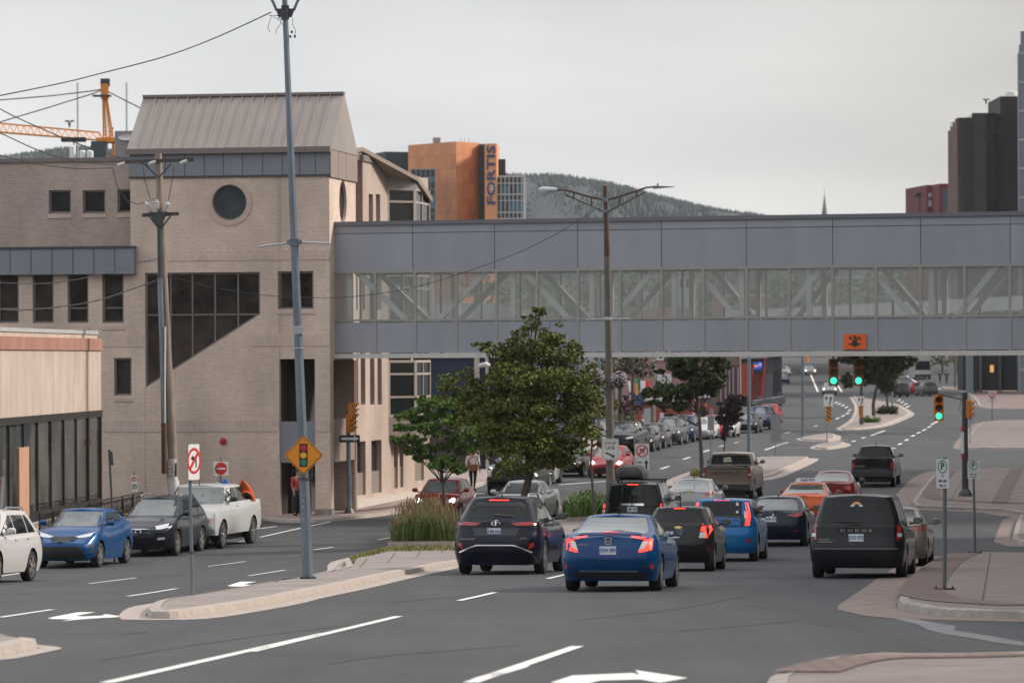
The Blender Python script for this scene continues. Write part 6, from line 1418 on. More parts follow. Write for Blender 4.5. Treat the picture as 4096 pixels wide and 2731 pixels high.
for (x0,y0,x1,y1) in ((1185,1070,1148,1008),(1233,1055,1232,990),(1290,1062,1322,1005)):
    m=MB(); A=f('R1',x0,y0,-.25); B=f('R1',x1,y1,-.25); d=B-A; L_=d.length
    pts=[];rs=[]
    for k in range(11): pts.append(A+d*k/10); rs.append(.095 if k%2 else .05)
    m.tube(pts,rs,10); m.tube([B,B+d*.25],.03,6); m.build('insulator',M('insulator',(.55,.56,.58),.3),up_,smooth=60)
for (x,y) in ((950,700),(1195,688),(1440,682)): m=MB(); A=f('R1',x-30,y+12,-.22); B=f('R1',x+28,y-8,-.22); m.tube([A,A.lerp(B,.5),B],[.05,.07,.05],8); m.build('insulator',MATS['insulator'],up_,smooth=60)
for P in ([(885,735),(920,880),(990,980),(1080,1015),(1130,1000)],[(1122,715),(1135,830),(1180,975),(1222,968)],[(1366,715),(1345,850),(1320,985)]):
    m=MB(); m.tube([f('R1',x,y,-.25) for x,y in P],.014,5); m.build('jumper_wire',galvd,up_)
m=MB(); m.tube([f('R2',1253,220,-.2),f('R2',1270,700,-.2),f('R2',1285,1355,-.2)],.085,10); m.build('conduit',galv,up_,smooth=60)
m=MB(); m.tube([f('R2',1296,600,-.25),f('R2',1290,1355,-.25)],.03,8); m.build('conduit',sgw,up_,smooth=60)
m=MB(); m.tube([f('R2',1285,1355,-.2),f('R3',1288,380,-.2)],.09,10); m.build('conduit',rust,up_,smooth=60)
m=MB(); m.tube([f('R1',1248,1195,-.15),f('R2',1253,235,-.15)],.07,10); m.build('cable_bundle',galvd,up_,smooth=60)
# double armed street lamp
D=125.0; b_=Vector((at(2443,2100,D).x,D,g(at(2443,2100,D).x,D)+.1)); sl=E('street_lamp','rusty street lamp post with two bracket arms and flower baskets behind the black suv','street lamp',b_)
f=lambda x,y,dd=0: at(*C('S1',(x,y)),D+dd)
m=MB(); m.tube([b_,at(2442,1900,D),at(2436,1450,D),f(840,640)],[.165,.14,.118,.10],14); m.build('pole',concp,sl,smooth=60)
m=MB(); m.tube([f(840,640),f(832,350),f(822,85)],[.098,.08,.062],14); m.build('pole',rust,sl,smooth=60)
m=MB(); m.tube([f(808,195),f(700,172),f(560,130),f(500,119),f(448,120)],[.035,.035,.035,.03,.03],8); m.tube([f(810,288),f(720,245),f(580,185),f(512,155)],.022,8); m.bar(f(578,135),f(578,182),.05,.05); m.bar(f(715,178),f(715,243),.05,.05); m.build('lamp_arm',rust,sl,smooth=60)
m=MB(); m.tube([f(845,195),f(940,168),f(1080,122),f(1150,98),f(1202,95)],[.035,.035,.035,.03,.03],8); m.tube([f(845,288),f(940,238),f(1070,170),f(1140,135)],.022,8); m.bar(f(938,170),f(938,236),.05,.05); m.bar(f(1072,125),f(1072,168),.05,.05); m.build('lamp_arm',rust,sl,smooth=60)
m=MB(); m.tube([f(825,178),f(825,212)],.095,12); m.tube([f(825,270),f(825,295)],.095,12); m.build('collar',galv,sl)
lum=M('lamp_housing',(.50,.54,.58),.4,metal=.2)
m=MB(); A,B=f(300,116),f(446,118); d=B-A; m.tube([A,A+d*.1,A+d*.3,A+d*.6,A+d*.8,B],[.03,.085,.11,.10,.08,.07],12); m.box(f(415,98),(.05,.05,.06)); lh=m.build('lamp_head',lum,sl,smooth=60)
m=MB(); c=f(350,135); m.lathe([(0,-.09),(.08,-.08),(.13,-.04),(.14,.02)],14,c); m.build('lens',M('lamp_lens',(.55,.56,.52),.1,coat=1),lh,smooth=60)
m=MB(); A,B=f(1200,95),f(1370,95); m.hexa([A+Vector((0,-.12,-.06)),B+Vector((0,-.1,-.0)),B+Vector((0,.1,0)),A+Vector((0,.12,-.06)),A+Vector((0,-.12,.04)),B+Vector((0,-.06,.015)),B+Vector((0,.06,.015)),A+Vector((0,.12,.04))]); m.box(f(1237,76),(.05,.05,.08)); m.build('lamp_head',M('led_housing',(.22,.25,.28),.4,metal=.3),sl)
m=MB(); m.tube([f(675,1133,-.12),f(845,1128,-.12),f(1018,1127,-.12)],.022,8); m.tube([f(847,1112),f(847,1140)],.12,12); m.build('banner_arm',MATS['galv_bright'],sl,smooth=40)
m=MB(); m.tube([at(*C('S2',(180,430)),D),at(2436,1540,D),at(*C('S2',(400,430)),D)],.015,6); m.build('basket_arm',galvd,sl)
for i,(x,y) in enumerate(((2385,1508),(2478,1518))):
    c=at(x,y,D-.25); hb_=E('flower_basket',['hanging basket of pale pink flowers left of the street lamp','hanging basket of white violet flowers right of the street lamp'][i],'flower basket',c,'hanging flower baskets on the street lamp')
    m=MB(); leaves(m,c-Vector((0,0,.08)),.22,.2,160,.09); m.build('foliage',leafm('basket_green',(.03,.05,.03)),hb_); m=MB()
    for _ in range(130):
        th=rnd.uniform(0,6.28); ph=rnd.uniform(-.7,1); q=c+Vector((math.cos(th)*.26*math.sqrt(1-ph*ph),math.sin(th)*.26*math.sqrt(1-ph*ph),ph*.28)); m.lathe([(0,.01),(.038,0),(.0,-.01)],6,q)
    m.build('flower',M('petal',(.62,.50,.62),.6,var=.15,vs=20),hb_)
    m=MB(); m.lathe([(0,-.3),(.1,-.27),(.17,-.15)],12,c); m.build('basket',galvd,hb_)
# STOP LINE sign
x0,y0=C('S2',(240,905)); x1,y1=C('S2',(392,1095)); c=at((x0+x1)/2,(y0+y1)/2,D-.2); s_=F/D; W_,H_=(x1-x0)/s_,(y1-y0)/s_; S=Sgn(c,180-3); st_=E('stop_line_sign','white STOP LINE sign with slanting arrow fixed to the street lamp','sign',c)
m=MB(); S.poly(m,rrect(W_,H_,.03),0,.006); m.build('sign_panel',sgw,st_); m=MB()
for a,b2,a3,b3 in ((-1,-1,1,-1),(1,-1,1,1),(1,1,-1,1),(-1,1,-1,-1)): k1,k2=W_/2-.03,H_/2-.03; m.bar(S.p(a*k1,b2*k2,.008),S.p(a3*k1,b3*k2,.008),.008,.008)
text_mesh(m,'STOP',S.p(0,H_*.27,.007),S.x,(0,0,1),.155,.003,bold=.002,xs=1.0); text_mesh(m,'LINE',S.p(0,H_*.06,.007),S.x,(0,0,1),.155,.003,bold=.002)
a1=Vector((-.17,-.10)); a2=Vector((.13,-.25)); dd=(a2-a1).normalized(); nn_=Vector((-dd.y,dd.x)); ar=[a1+nn_*.03,a2-dd*.06+nn_*.03,a2-dd*.06+nn_*.08,a2+dd*.05,a2-dd*.06-nn_*.08,a2-dd*.06-nn_*.03,a1-nn_*.03]
S.poly(m,[(p.x*.9,p.y*.85-.02) for p in ar],.007,.010); m.build('lettering',sgk,st_)
# no left turn + arrow sign behind
x0,y0=C('S2',(535,950)); x1,y1=C('S2',(666,1080)); D2=131; c=at((x0+x1)/2,(y0+y1)/2,D2); b_=Vector((c.x,D2,g(c.x,D2)+.1)); s_=F/D2; n2=E('no_left_turn_sign','square no left turn sign above an arrow plate, behind the roof box','sign',b_)
pole(n2,b_,c+Vector((0,.05,.25)),.03,.03,galv); S=Sgn(c,180); W_=(x1-x0)/s_; noleft(None,S,W_,W_,W_*.42,0,parent=n2)
c2=at((x0+x1)/2+2,C('S2',(0,1135))[1],D2); S=Sgn(c2,180); m=MB(); S.poly(m,rrect(W_*.95,.40,.03),0,.004); m.build('sign_panel',sgw,n2); m=MB(); S.poly(m,[(-.2,.09),(-.02,.09),(-.02,.05),(-.2,.05)],.005,.008); S.poly(m,[(.1,-.15),(.16,-.15),(.16,.04),(.22,.04),(.13,.15),(.04,.04),(.1,.04)],.005,.008); m.build('arrow_symbol',sgk,n2)
# traffic signals
def signal(root,c,yaw,lit=True,h=.98,visor=True,back=sigy,w_=None):
    w_=w_ or h*.36; S=Sgn(c,yaw); m=MB(); S.poly(m,rrect(w_,h,.03),-.16,.0); m.build('housing',back,root)
    for k,mt in ((1,M('lens_red_off',(.05,.012,.01),.3)),(0,M('lens_amber_off',(.06,.04,.01),.3)),(-1,M('lens_green_lit',(.05,.85,.52),.3,emit=1.1) if lit else M('lens_green_off',(.01,.05,.03),.3))):
        z=k*h*.31; m=MB(); S.poly(m,circ_(h*.125,20,0,z),.0,.012); ln=m.build('lens',mt,root)
        m=MB()
        for i in range(14):
            a0=R(-20+220*i/14); a1=R(-20+220*(i+1)/14); r_=h*.14
            A=[(r_*math.cos(a0),z+r_*math.sin(a0)),(r_*math.cos(a1),z+r_*math.sin(a1))]; A2=[(r_*1.08*math.cos(a0),z+r_*1.08*math.sin(a0)),(r_*1.08*math.cos(a1),z+r_*1.08*math.sin(a1))]; L_=.2 if 2<i<11 else .12
            m.hexa([S.p(*A[0],0),S.p(*A[1],0),S.p(*A2[1],0),S.p(*A2[0],0),S.p(*A[0],L_),S.p(*A[1],L_),S.p(*A2[1],L_),S.p(*A2[0],L_)])
        m.build('visor',back,ln)
sgo=M('signal_shade_orange',(.30,.085,.02),.5)
for (x,y,lb_) in ((525,310,'traffic signal showing green, left one of the pair under the footbridge'),(748,310,'traffic signal showing green, right one of the pair under the footbridge')):
    px,py=C('S3',(x,y)); D=134.8; c=at(px,py,D); t=E('traffic_signal',lb_,'traffic signal',c+Vector((0,0,.5)),'traffic signals over the street'); signal(t,c,180+4,True,.95,back=sgo); 
    m=MB(); m.tube([c+Vector((0,.08,.46)),c+Vector((0,.25,.62)),c+Vector((0,.9,1.0))],.03,8); m.build('hanger',sgk,t)
px,py=C('S3',(1468,628)); D=156; c=at(px,py,D); b_=gp(3861,1996); D=b_.y; c=at(px,py,D)
sp_=E('signal_pole','dark signal pole on the right pavement carrying two yellow signal heads','signal pole',b_)
b_.z+=.13; tp=at(*C('S3',(1700,490)),D); pole(sp_,b_,tp,.135,.105,galvd,12,'pole'); m=MB(); m.tube([b_,b_+Vector((0,0,.12)),b_+Vector((0,0,.3))],[.30,.26,.15],8); m.build('base_plate',galvd,sp_)
h3=E('mast','','',(0,0,0)); h3.parent=sp_; h3.location=wm(sp_).inverted()@tp; m=MB(); m.tube([at(3861,1600,D),at(3800,1587,D),at(px,1576,D)],.025,8); m.tube([at(3845,1590,D-.1),at(3838,1640,D-.1),at(3858,1660,D-.1)],.012,5); m.build('arm',galvd,sp_,smooth=60)
s3=E('signal_head','','',(0,0,0)); s3.parent=sp_; s3.location=wm(sp_).inverted()@c; signal(s3,c,180,True,1.06)
c=at(*C('S3',(1752,640)),D); s4=E('signal_head','','',(0,0,0)); s4.parent=sp_; s4.location=wm(sp_).inverted()@c; signal(s4,c,105,False,.74,w_=.34)
bpy.data.objects.remove(h3)
for dz,lb_ in ((1795,0),(1860,0)):
    pass
m=MB(); m.hexa([at(3845,1750,D-.12)+Vector((a,0,z)) for z in (-.5,.3) for a in (0,.12)]+[at(3845,1750,D-.06)+Vector((a,0,z)) for z in (-.5,.3) for a in (0,.12)]) if 0 else m.box(at(3850,1770,D-.17),(.12,.03,.85)); m.build('side_sign',sgw,sp_)
m=MB(); m.box(at(3850,1715,D-.19),(.1,.01,.22)); m.box(at(3850,1825,D-.19),(.1,.01,.22)); m.build('side_sign_symbol',sgr,sp_)
# signal and one way sign by the brick building
b_=at(1398,2050,140.4); D=140.4; b_.z=g(b_.x,D)+.13; t=E('signal_pole','signal pole with side turned yellow heads and one way arrow by the brick building','signal pole',b_)
tp=at(1391,1640,D); pole(t,b_,tp,.09,.075,galv,12,'pole'); m=MB(); m.tube([b_,b_+Vector((0,0,.18))],[.22,.11],8); m.build('base_plate',galvd,t)
for (x,y,yw) in ((812,870,100),(800,965,115)):
    c=at(*C('R5',(x,y)),D-.05); s3=E('signal_head','','',(0,0,0)); s3.parent=t; s3.location=wm(t).inverted()@c; signal(s3,c,yw,False,.62 if y<900 else .66,w_=.36)
x0,y0=C('R5',(700,1057)); x1,y1=C('R5',(862,1115)); c=at((x0+x1)/2,(y0+y1)/2,D-.15); S=Sgn(c,180); s_=F/D; W_,H_=(x1-x0)/s_,(y1-y0)/s_; ow=E('one_way_sign','black one way sign with a white arrow pointing right','sign',c)
m=MB(); S.poly(m,rrect(W_,H_,.02),0,.006); m.build('sign_panel',sgk,ow); m=MB(); S.poly(m,[(-.40*W_,.16*H_),(.22*W_,.16*H_),(.22*W_,.36*H_),(.45*W_,0),(.22*W_,-.36*H_),(.22*W_,-.16*H_),(-.40*W_,-.16*H_)],.007,.010); m.build('arrow_symbol',sgw,ow)
# do not enter sign with small plate, and parking signs near the railing
D=128; c=at(*C('R3',(1732,340)),D); b_=Vector((c.x,D,g(c.x,D))); t=E('do_not_enter_sign','red disc do not enter sign on white board in front of the brick wall','sign',b_); pole(t,b_,c+Vector((0,.04,.38)),.03,.03,galv); S=Sgn(c,180-20); m=MB(); S.poly(m,rrect(.52,.46,.02),0,.004); m.build('sign_panel',sgw,t); m=MB(); S.poly(m,circ_(.21),.005,.008); m.build('red_disc',sgr,t); m=MB(); S.poly(m,rrect(.32,.06,.005),.0085,.011); m.build('white_bar',sgw,t)
c2=at(*C('R3',(1713,430)),D); S=Sgn(c2,180-25); m=MB(); S.poly(m,rrect(.2,.26,.02),0,.004); m.build('plate',sgw,t); m=MB(); ringm(S,m,.055,.075,.005,.008,0,.02); text_mesh(m,'P',S.p(0,.02,.005),S.x,(0,0,1),.09,.002); m.build('lettering',sgk,t)
c3=at(*C('R3',(1692,340)),D+.1); S=Sgn(c3,180+60); m=MB(); S.poly(m,circ_(.22,8),0,.004); m.build('sign_back',sgb,t)
D=118; c=at(*C('R3',(1052,430)),D); b_=Vector((c.x,D,g(c.x,D))); t=E('parking_sign','pair of small parking plates, red ring above green ring, beyond the railing','sign',b_); pole(t,b_,c+Vector((0,.04,.25)),.025,.025,galv)
for (x,y,mt) in ((1052,428,sgr),(1056,488,sgg)):
    c=at(*C('R3',(x,y)),D-.04); S=Sgn(c,180-15); m=MB(); S.poly(m,rrect(.18,.27,.02),0,.004); m.build('sign_panel',sgw,t); m=MB(); ringm(S,m,.055,.078,.005,.008,0,.03); m.build('ring_symbol',mt,t); m=MB(); text_mesh(m,'P',S.p(0,.03,.006),S.x,(0,0,1),.1,.002,bold=.003); m.build('lettering',sgk,t)
D=107; A=at(*C('R3',(897,640)),D); b_=Vector((A.x,D,g(A.x,D))); t=E('leaning_sign_post','leaning post with two narrow grey sign backs behind the railing','sign',b_); tp=at(*C('R3',(856,190)),D); pole(t,b_,tp,.03,.03,galvd); 
m=MB(); m.prism([at(*C('R3',p),D-.05) for p in ((856,200),(882,208),(890,315),(864,312))],(0,.015,0)); m.build('sign_back',M('sign_back_dark',(.06,.065,.07),.5),t)
c=at(*C('R3',(1378,350)),125.6); t=E('sign','edge on dark sign plate strapped to the wooden utility pole','sign',c); m=MB(); m.box(c,(.06,.25,.42)); m.build('plate',MATS['sign_back_dark'],t)
# fire bell
c=FP.w(*FP.uz(X(513),X(1013)),.04); t=tag((lambda m_:(m_.lathe([(0,-.10),(.10,-.08),(.13,0)],18,c,'y'),m_.build('alarm_bell',M('bell_red',(.45,.02,.03),.4),smooth=50))[1])(MB()),'small round red alarm bell on the brick wall','alarm bell')
# parking signs at right
def psign(label,k,foot,top,cx,cy,w,h,yaw,flange=True):
    b_=gp(*C(k,foot)); b_.z+=.13; D=b_.y; t=E('parking_sign',label,'sign',b_); tp=at(*C(k,top),D); pole(t,b_,tp,.035,.033,galvd if 0 else M('post_slate',(.13,.15,.17),.5,metal=.4),12)
    m=MB(); m.box(b_+Vector((0,0,.01)),(.36,.12,.025)); [m.tube([b_+Vector((x,0,0)),b_+Vector((x,0,.06))],.015,6) for x in (-.14,.14)]; m.build('foot_plate',rust,t)
    c=at(*C(k,(cx,cy)),D-.05); S=Sgn(c,yaw); m=MB(); S.poly(m,rrect(w,h,.02),0,.004); m.build('sign_panel',M('sign_offwhite',(.5,.52,.52),.5),t)
    m=MB(); r_=w*.36; ringm(S,m,r_*.82,r_,.005,.008,0,h*.24); m.build('ring_symbol',sgg,t)
    m=MB(); text_mesh(m,'P',S.p(0,h*.24,.006),S.x,(0,0,1),r_*1.5,.003,bold=.004); text_mesh(m,'4h',S.p(0,-h*.08,.006),S.x,(0,0,1),h*.10,.002); text_mesh(m,'8AM - 6PM',S.p(0,-h*.25,.006),S.x,(0,0,1),h*.10,.002,bold=.002,xs=.85); text_mesh(m,'Mon - Fri',S.p(0,-h*.40,.006),S.x,(0,0,1),h*.09,.002,bold=.002,xs=.85); m.build('lettering',sgk,t)
psign('green ringed P parking sign on the nearest post of the right pavement','R8',(1721,1345),(1724,252),1707,380,.31,.50,180+52)
psign('green ringed P parking sign on the farther post by the side street','R8',(1960,1040),(1946,275),1948,350,.31,.46,180+12)
# poles and signs beyond the bridge
def tallpole(label,px0,y0,y1,w0,mat,name='street_pole',px1=None,cat='pole',band=None):
    b_=gp(px0,y0); D=b_.y; tp=at(px1 or px0,y1,D); t=E(name,label,cat,b_); r_=w0/2/(F/D); pole(t,b_,tp,r_,r_*.8,mat,12,'pole')
    m=MB(); m.tube([b_,b_+Vector((0,0,.12))],[r_*1.8,r_*1.3],8); m.build('base_plate',mat,t)
    m=MB(); q=tp; m.tube([q,q+Vector((-1.0,0,.35)),q+Vector((-2.2,0,.5))],.05,6); m.build('lamp_arm',mat,t,smooth=60); return t
tallpole('grey steel pole between purple tree and modern red building','2996 1826'.split() and 2996,1826,1250,15,galv); 
tallpole('brownish wooden pole just left of the steel pole by the red building',2943,1640,1150,14,M('pole_taupe',(.22,.20,.17),.8,var=.2,vs=5))
tallpole('blue grey pole on the small traffic island',3211,1754,1100,12,M('pole_bluegrey',(.10,.14,.18),.5))
tallpole('slim wooden pole in front of the pink clapboard house',2617,1745,1150,12,MATS['pole_taupe'])
tallpole('pale pole at the left of the dark trees under the footbridge',2395,1830,1150,16,galv)
tallpole('slender grey pole standing on the far dark plaza',3820,1556,1180,6,galvd); tallpole('thin grey pole beside the wide crowned median tree',3568,1640,1200,7,galv)
for (x,y0,ys0,ys1,hw,lb_) in ((3103,1830,1654,1766,20,'grey sign seen from behind near the tip of the second median'),(2843,1872,1663,1720,13,'narrow grey sign back on a thin post beside the median tree')):
    b_=gp(x,y0); D=b_.y; b_.z+=.12; s_=F/D; t=E('sign_post',lb_,'sign',b_); pole(t,b_,at(x,ys0-4,D),.03,.03,galv); m=MB(); c=at(x,(ys0+ys1)/2,D-.05); m.box(c,(2*hw/s_,.01,(ys1-ys0)/s_)); m.build('sign_back',sgb,t)
def keepright(label,k,foot,cx,y0,y1,y2,y3,w,dark=False,topy=None):
    b_=gp(*C(k,foot)); b_.z+=.12; D=b_.y; s_=F/D*CR[k][2]; t=E('keep_right_sign',label,'sign',b_); tp=at(*C(k,(foot[0],topy or y0)),D); pole(t,b_,tp,.13 if dark else .03,.11 if dark else .03,galvd if dark else galv)
    c=at(*C(k,(cx,(y0+y1)/2)),D-.16); S=Sgn(c,180); h=(y1-y0)/s_; W_=w/s_; m=MB(); S.poly(m,rrect(W_,h,.03),0,.005); m.build('sign_panel',sgw,t); m=MB()
    S.poly(m,[(-.34*W_,.30*h),(-.12*W_,.30*h),(-.12*W_,.12*h),(-.23*W_,.0),(-.34*W_,.12*h)],.006,.009)
    P=[(.02,-.40),(.02,-.22),(.14,-.05),(.16,.12),(.06,.12),(.23,.36),(.38,.12),(.29,.12),(.27,-.08),(.13,-.26),(.13,-.40)]; S.poly(m,[(a*W_,b*h) for a,b in P],.006,.009); m.build('arrow_symbol',sgk,t)
    c=at(*C(k,(cx,(y2+y3)/2)),D-.16); S=Sgn(c,180); h=(y3-y2)/s_; w2=h*.34; m=MB(); S.poly(m,rrect(w2,h,.01),0,.005); m.build('marker_panel',sgy,t); m=MB(); n=4
    for i in range(n+1):
        z=-h/2+h*(i-.2)/n; q=[(-w2/2,z+w2*.6),(w2/2,z-w2*.2),(w2/2,z-w2*.2+h/n*.5),(-w2/2,z+w2*.6+h/n*.5)]; q=[(a,max(-h/2,min(h/2,b))) for a,b in q]
        if abs(q[0][1]-q[3][1])+abs(q[1][1]-q[2][1])>.02: S.poly(m,q,.006,.009)
    m.build('hazard_stripe',sgk,t)
keepright('keep right sign over striped marker on the small island','S3',(465,965),480,508,615,618,755,88)
keepright('keep right sign over striped marker on the dark pole of the planted median','S3',(775,795),768,525,610,615,715,64,True,160)
b_=gp(*C('S3',(1945,750))); D=b_.y; t=E('no_stopping_sign','no turn sign with red ring on a thin post by the pale forecourt','sign',b_); c=at(*C('S3',(1947,528)),D-.05); s_=F/D*2.24; pole(t,b_,c,.03,.03,galvd); S=Sgn(c,180); w_=66/s_; m=MB(); S.poly(m,rrect(w_,w_*1.5,.03),0,.004); m.build('sign_panel',MATS['sign_offwhite'],t); m=MB(); ringm(S,m,w_*.3,w_*.42,.005,.01,0,.08); m.hexa([S.p(x,z,o) for o in (.006,.012) for x,z in ((-.2,-.08),(-.15,-.12),(.2,.26),(.15,.3))]); m.build('red_ring',sgr,t)
b_=gp(*C('S3',(1745,965))); t=E('sign_post','thin post with a small plate at the corner of the pale forecourt','sign',b_); D=b_.y; pole(t,b_,at(*C('S3',(1752,730)),D),.03,.03,galv); m=MB(); m.box(at(*C('S3',(1752,700)),D),(.3,.01,.5)); m.build('sign_back',sgb,t)
# railing by the restaurant
P0=at(159,2044,113); P0.z-=1.05; P1=at(570,1963,133.5); P1.z-=1.05; rl=E('railing','black iron railing with looped arches beside the restaurant pavement','railing',P0)
d=P1-P0; L_=d.length; hR=1.0; n=9; u_=d/L_
for i in range(n+1): m=MB(); q=P0+d*i/n; m.bar(q,q+Vector((0,0,hR+.02)),.06,.06); m.build('railing_post',sgk,rl)
m=MB(); m.bar(P0+Vector((0,0,hR)),P1+Vector((0,0,hR)),.05,.05); m.bar(P0+Vector((0,0,.42)),P1+Vector((0,0,.42)),.04,.04); m.bar(P0+Vector((0,0,.12)),P1+Vector((0,0,.12)),.04,.04); m.build('rail',sgk,rl)
m=MB(); k=0
while k*.28+.4<L_:
    m.tube([P0+u_*(k*.28+.2+.2*math.cos(a*math.pi/6))+Vector((0,0,.44+.5*math.sin(a*math.pi/6))) for a in range(7)],.013,4); k+=1
m.build('arch_infill',sgk,rl)
# wires
def wire(label,pts,r=.018,group='overhead cables'):
    m=MB(); P=[at(x,y,D) for x,y,D in pts]; Q=[]
    for i in range(len(P)-1):
        p0=P[max(i-1,0)];p1=P[i];p2=P[i+1];p3=P[min(i+2,len(P)-1)]
        for k in range(6):
            t=k/6; Q.append(.5*((2*p1)+(-p0+p2)*t+(2*p0-5*p1+4*p2-p3)*t*t+(-p0+3*p1-3*p2+p3)*t**3))
    Q.append(P[-1]); m.tube(Q,r,5); o=m.build('overhead_cable',M('cable',(.03,.03,.032),.6),smooth=60); tag(o,label,'cable',group)
wire('twisted cable rising to the top of the tall lamp pole',[(-200,420,70),(0,383,70),(255,331,71),(388,298,72),(662,226,73),(871,148,74),(1085,50,74.5)],.012)
wire('uppermost cable from the left edge to the utility pole crossarm',[(-150,340,115),(0,436,117),(150,508,119),(330,582,122),(510,640,125),(590,660,126)])
wire('middle cable from the left edge to the utility pole crossarm',[(-100,505,115),(0,533,117),(150,600,120),(300,645,123),(470,660,126)])
wire('lowest of three cables ending at the left of the crossarm',[(-100,605,115),(0,622,117),(140,655,120),(300,674,123),(450,672,126)])
wire('pale cable sagging to the utility pole above the tall windows',[(-100,1130,118),(0,1131,119),(204,1132,121),(408,1097,123),(560,1050,125),(663,1030,126)],.016)
wire('darker twisted cable sagging below the pale one to the utility pole',[(-100,1236,118),(0,1237,119),(128,1238,121),(357,1209,123),(520,1160,125),(673,1104,126)],.022)
wire('long thin cable from the utility pole across the footbridge to the street lamp',[(673,1104,125.8),(765,1128,125.8),(867,1153,125.8),(1100,1184,125.6),(1330,1190,125.5),(1500,1176,125.4),(1700,1138,125.3),(2000,1039,125.2),(2200,950,125.1),(2378,842,125)],.011)
wire('white cable hanging between poles under the footbridge',[(2460,1462,232),(2500,1478,232),(2560,1480,232),(2610,1455,232)],.04)
# ------------------------------------------------------------------ background buildings
def block(name,label,cat,x0,y0,x1,y1,D,mat,dep=8,yaw=0,bottom=None,side=None,group=None,part='wall',py_bot=None):
    if py_bot: bottom=at(x0,py_bot,D).z
    a=at(x0,(y0+y1)/2,D); p=Pl(a,yaw); u1=p.uz(x1,(y0+y1)/2)[0]; zt=p.uz((x0+x1)/2,y0)[1]; zb_=bottom if bottom is not None else g(a.x,D)-.3
    t=E(name,label,cat,(p.w(u1/2,0,-dep/2).x,p.w(u1/2,0,-dep/2).y,zb_),group); m=MB(); p.box(m,0,zb_,u1,zt,-dep,0); m.build(part,mat,t); return t,p,u1,zt
def panel(t,p,name,x0,y0,x1,y1,mat,o=.05,th=.05):
    r=p.rect(x0,y0,x1,y1); m=MB(); p.box(m,r[0],r[1],r[2],r[3],o-th,o); return m.build(name,mat,t)
def siding(name,c,pitch=.16):
    m=M(name,c,.7); t=m.node_tree; b=t.nodes['Principled BSDF']; gm_=t.nodes.new('ShaderNodeNewGeometry'); sp2=t.nodes.new('ShaderNodeSeparateXYZ'); t.links.new(gm_.outputs['Position'],sp2.inputs[0])
    w1_=t.nodes.new('ShaderNodeMath'); w1_.operation='MODULO'; w1_.inputs[1].default_value=pitch; t.links.new(sp2.outputs[2],w1_.inputs[0]); mr=t.nodes.new('ShaderNodeMapRange'); mr.inputs[1].default_value=0; mr.inputs[2].default_value=pitch*.25; mr.inputs[3].default_value=.55; mr.inputs[4].default_value=1; t.links.new(w1_.outputs[0],mr.inputs[0])
    hs=t.nodes.new('ShaderNodeHueSaturation'); hs.inputs['Color'].default_value=(*c,1); t.links.new(mr.outputs[0],hs.inputs['Value']); t.links.new(hs.outputs[0],b.inputs['Base Color']); return m
navs=siding('navy_siding',(.018,.032,.07),.3); wtr=M('white_trim',(.6,.6,.6),.6); dgl=glassmat('far_glass',(.015,.017,.02),ior=1.45)
t,p,u1,zt=block('navy_building','navy blue sided building behind the small street tree','building',1700,1212,2000,2000,190,navs,dep=12)
panel(t,p,'roof_fascia',1695,1212,2005,1424,M('pale_blue_metal',(.45,.50,.54),.6,var=.06),o=.2,th=.3); panel(t,p,'corner_trim',1898,1424,1919,1950,M('trim_beige',(.5,.44,.4),.7),o=.12,th=.12); panel(t,p,'corner_trim',1942,1424,1955,1900,MATS['trim_beige'],o=.12,th=.12)
panel(t,p,'window',1925,1820,1940,1880,dgl,o=.06); panel(t,p,'shop_front',1720,1700,1890,1930,M('shop_dark',(.06,.05,.05),.6),o=.06)
m=MB(); q=p.w(p.uz(1945,1460)[0],0,0); a=at(1920,1462,189.5); b=at(1955,1462,189.3); m.tube([a,at(1945,1456,189.2),b],.12,8); m.build('vent_pipe',wtr,t,smooth=60)
t,p,u1,zt=block('lilac_building','pale lilac sided building glimpsed through the maple crown','building',2002,1440,2330,2000,205,siding('lilac_siding',(.33,.33,.42)),dep=10)
panel(t,p,'window',2060,1560,2090,1620,dgl); panel(t,p,'window',2180,1560,2210,1620,dgl)
# pink clapboard house
t,p,u1,zt=block('pink_house','pink clapboard house with white windows and flags, beyond the footbridge','house',2478,1230,2768,1700,290,siding('pink_siding',(.34,.19,.185),.28),dep=10,yaw=4)
def swin(t,p,x0,y0,x1,y1,nx=3,ny=2):
    r=p.rect(x0,y0,x1,y1); w_=window(t,p,rpoly(r),[((r[0]+(r[2]-r[0])*i/nx,r[1]),(r[0]+(r[2]-r[0])*i/nx,r[3])) for i in range(1,nx)]+[((r[0],r[1]+(r[3]-r[1])*i/ny),(r[2],r[1]+(r[3]-r[1])*i/ny)) for i in range(1,ny)],depth=-.08,fw=.16,mf=wtr,mg=dgl)
swin(t,p,2630,1495,2686,1548,4,3); swin(t,p,2627,1395,2682,1441,2,1); swin(t,p,2682,1395,2740,1441,2,1); swin(t,p,2520,1340,2560,1400,2,2)
panel(t,p,'shop_fascia',2518,1571,2768,1605,wtr,o=.3,th=.3); panel(t,p,'shop_front',2510,1605,2768,1700,M('brick_red_wall',(.26,.075,.05),.8,var=.1),o=.1)
m=MB(); q=p.uz(2552,1598); 
m.prism([p.w(q[0]+.52*math.cos(a*math.pi/10),q[1]+.52*math.sin(a*math.pi/10),.42) for a in range(20)],p.n*-.1); m.build('round_logo',M('logo_navy',(.03,.06,.14),.5),t)
dw=panel(t,p,'door',2576,1632,2604,1700,M('grey_door',(.33,.38,.42),.4),o=.16); panel(t,p,'door_frame',2606,1626,2614,1700,M('door_brown',(.16,.06,.045),.7),o=.2)
panel(t,p,'window',2658,1655,2690,1695,dgl,o=.16); panel(t,p,'door_frame',2640,1650,2656,1700,wtr,o=.18)
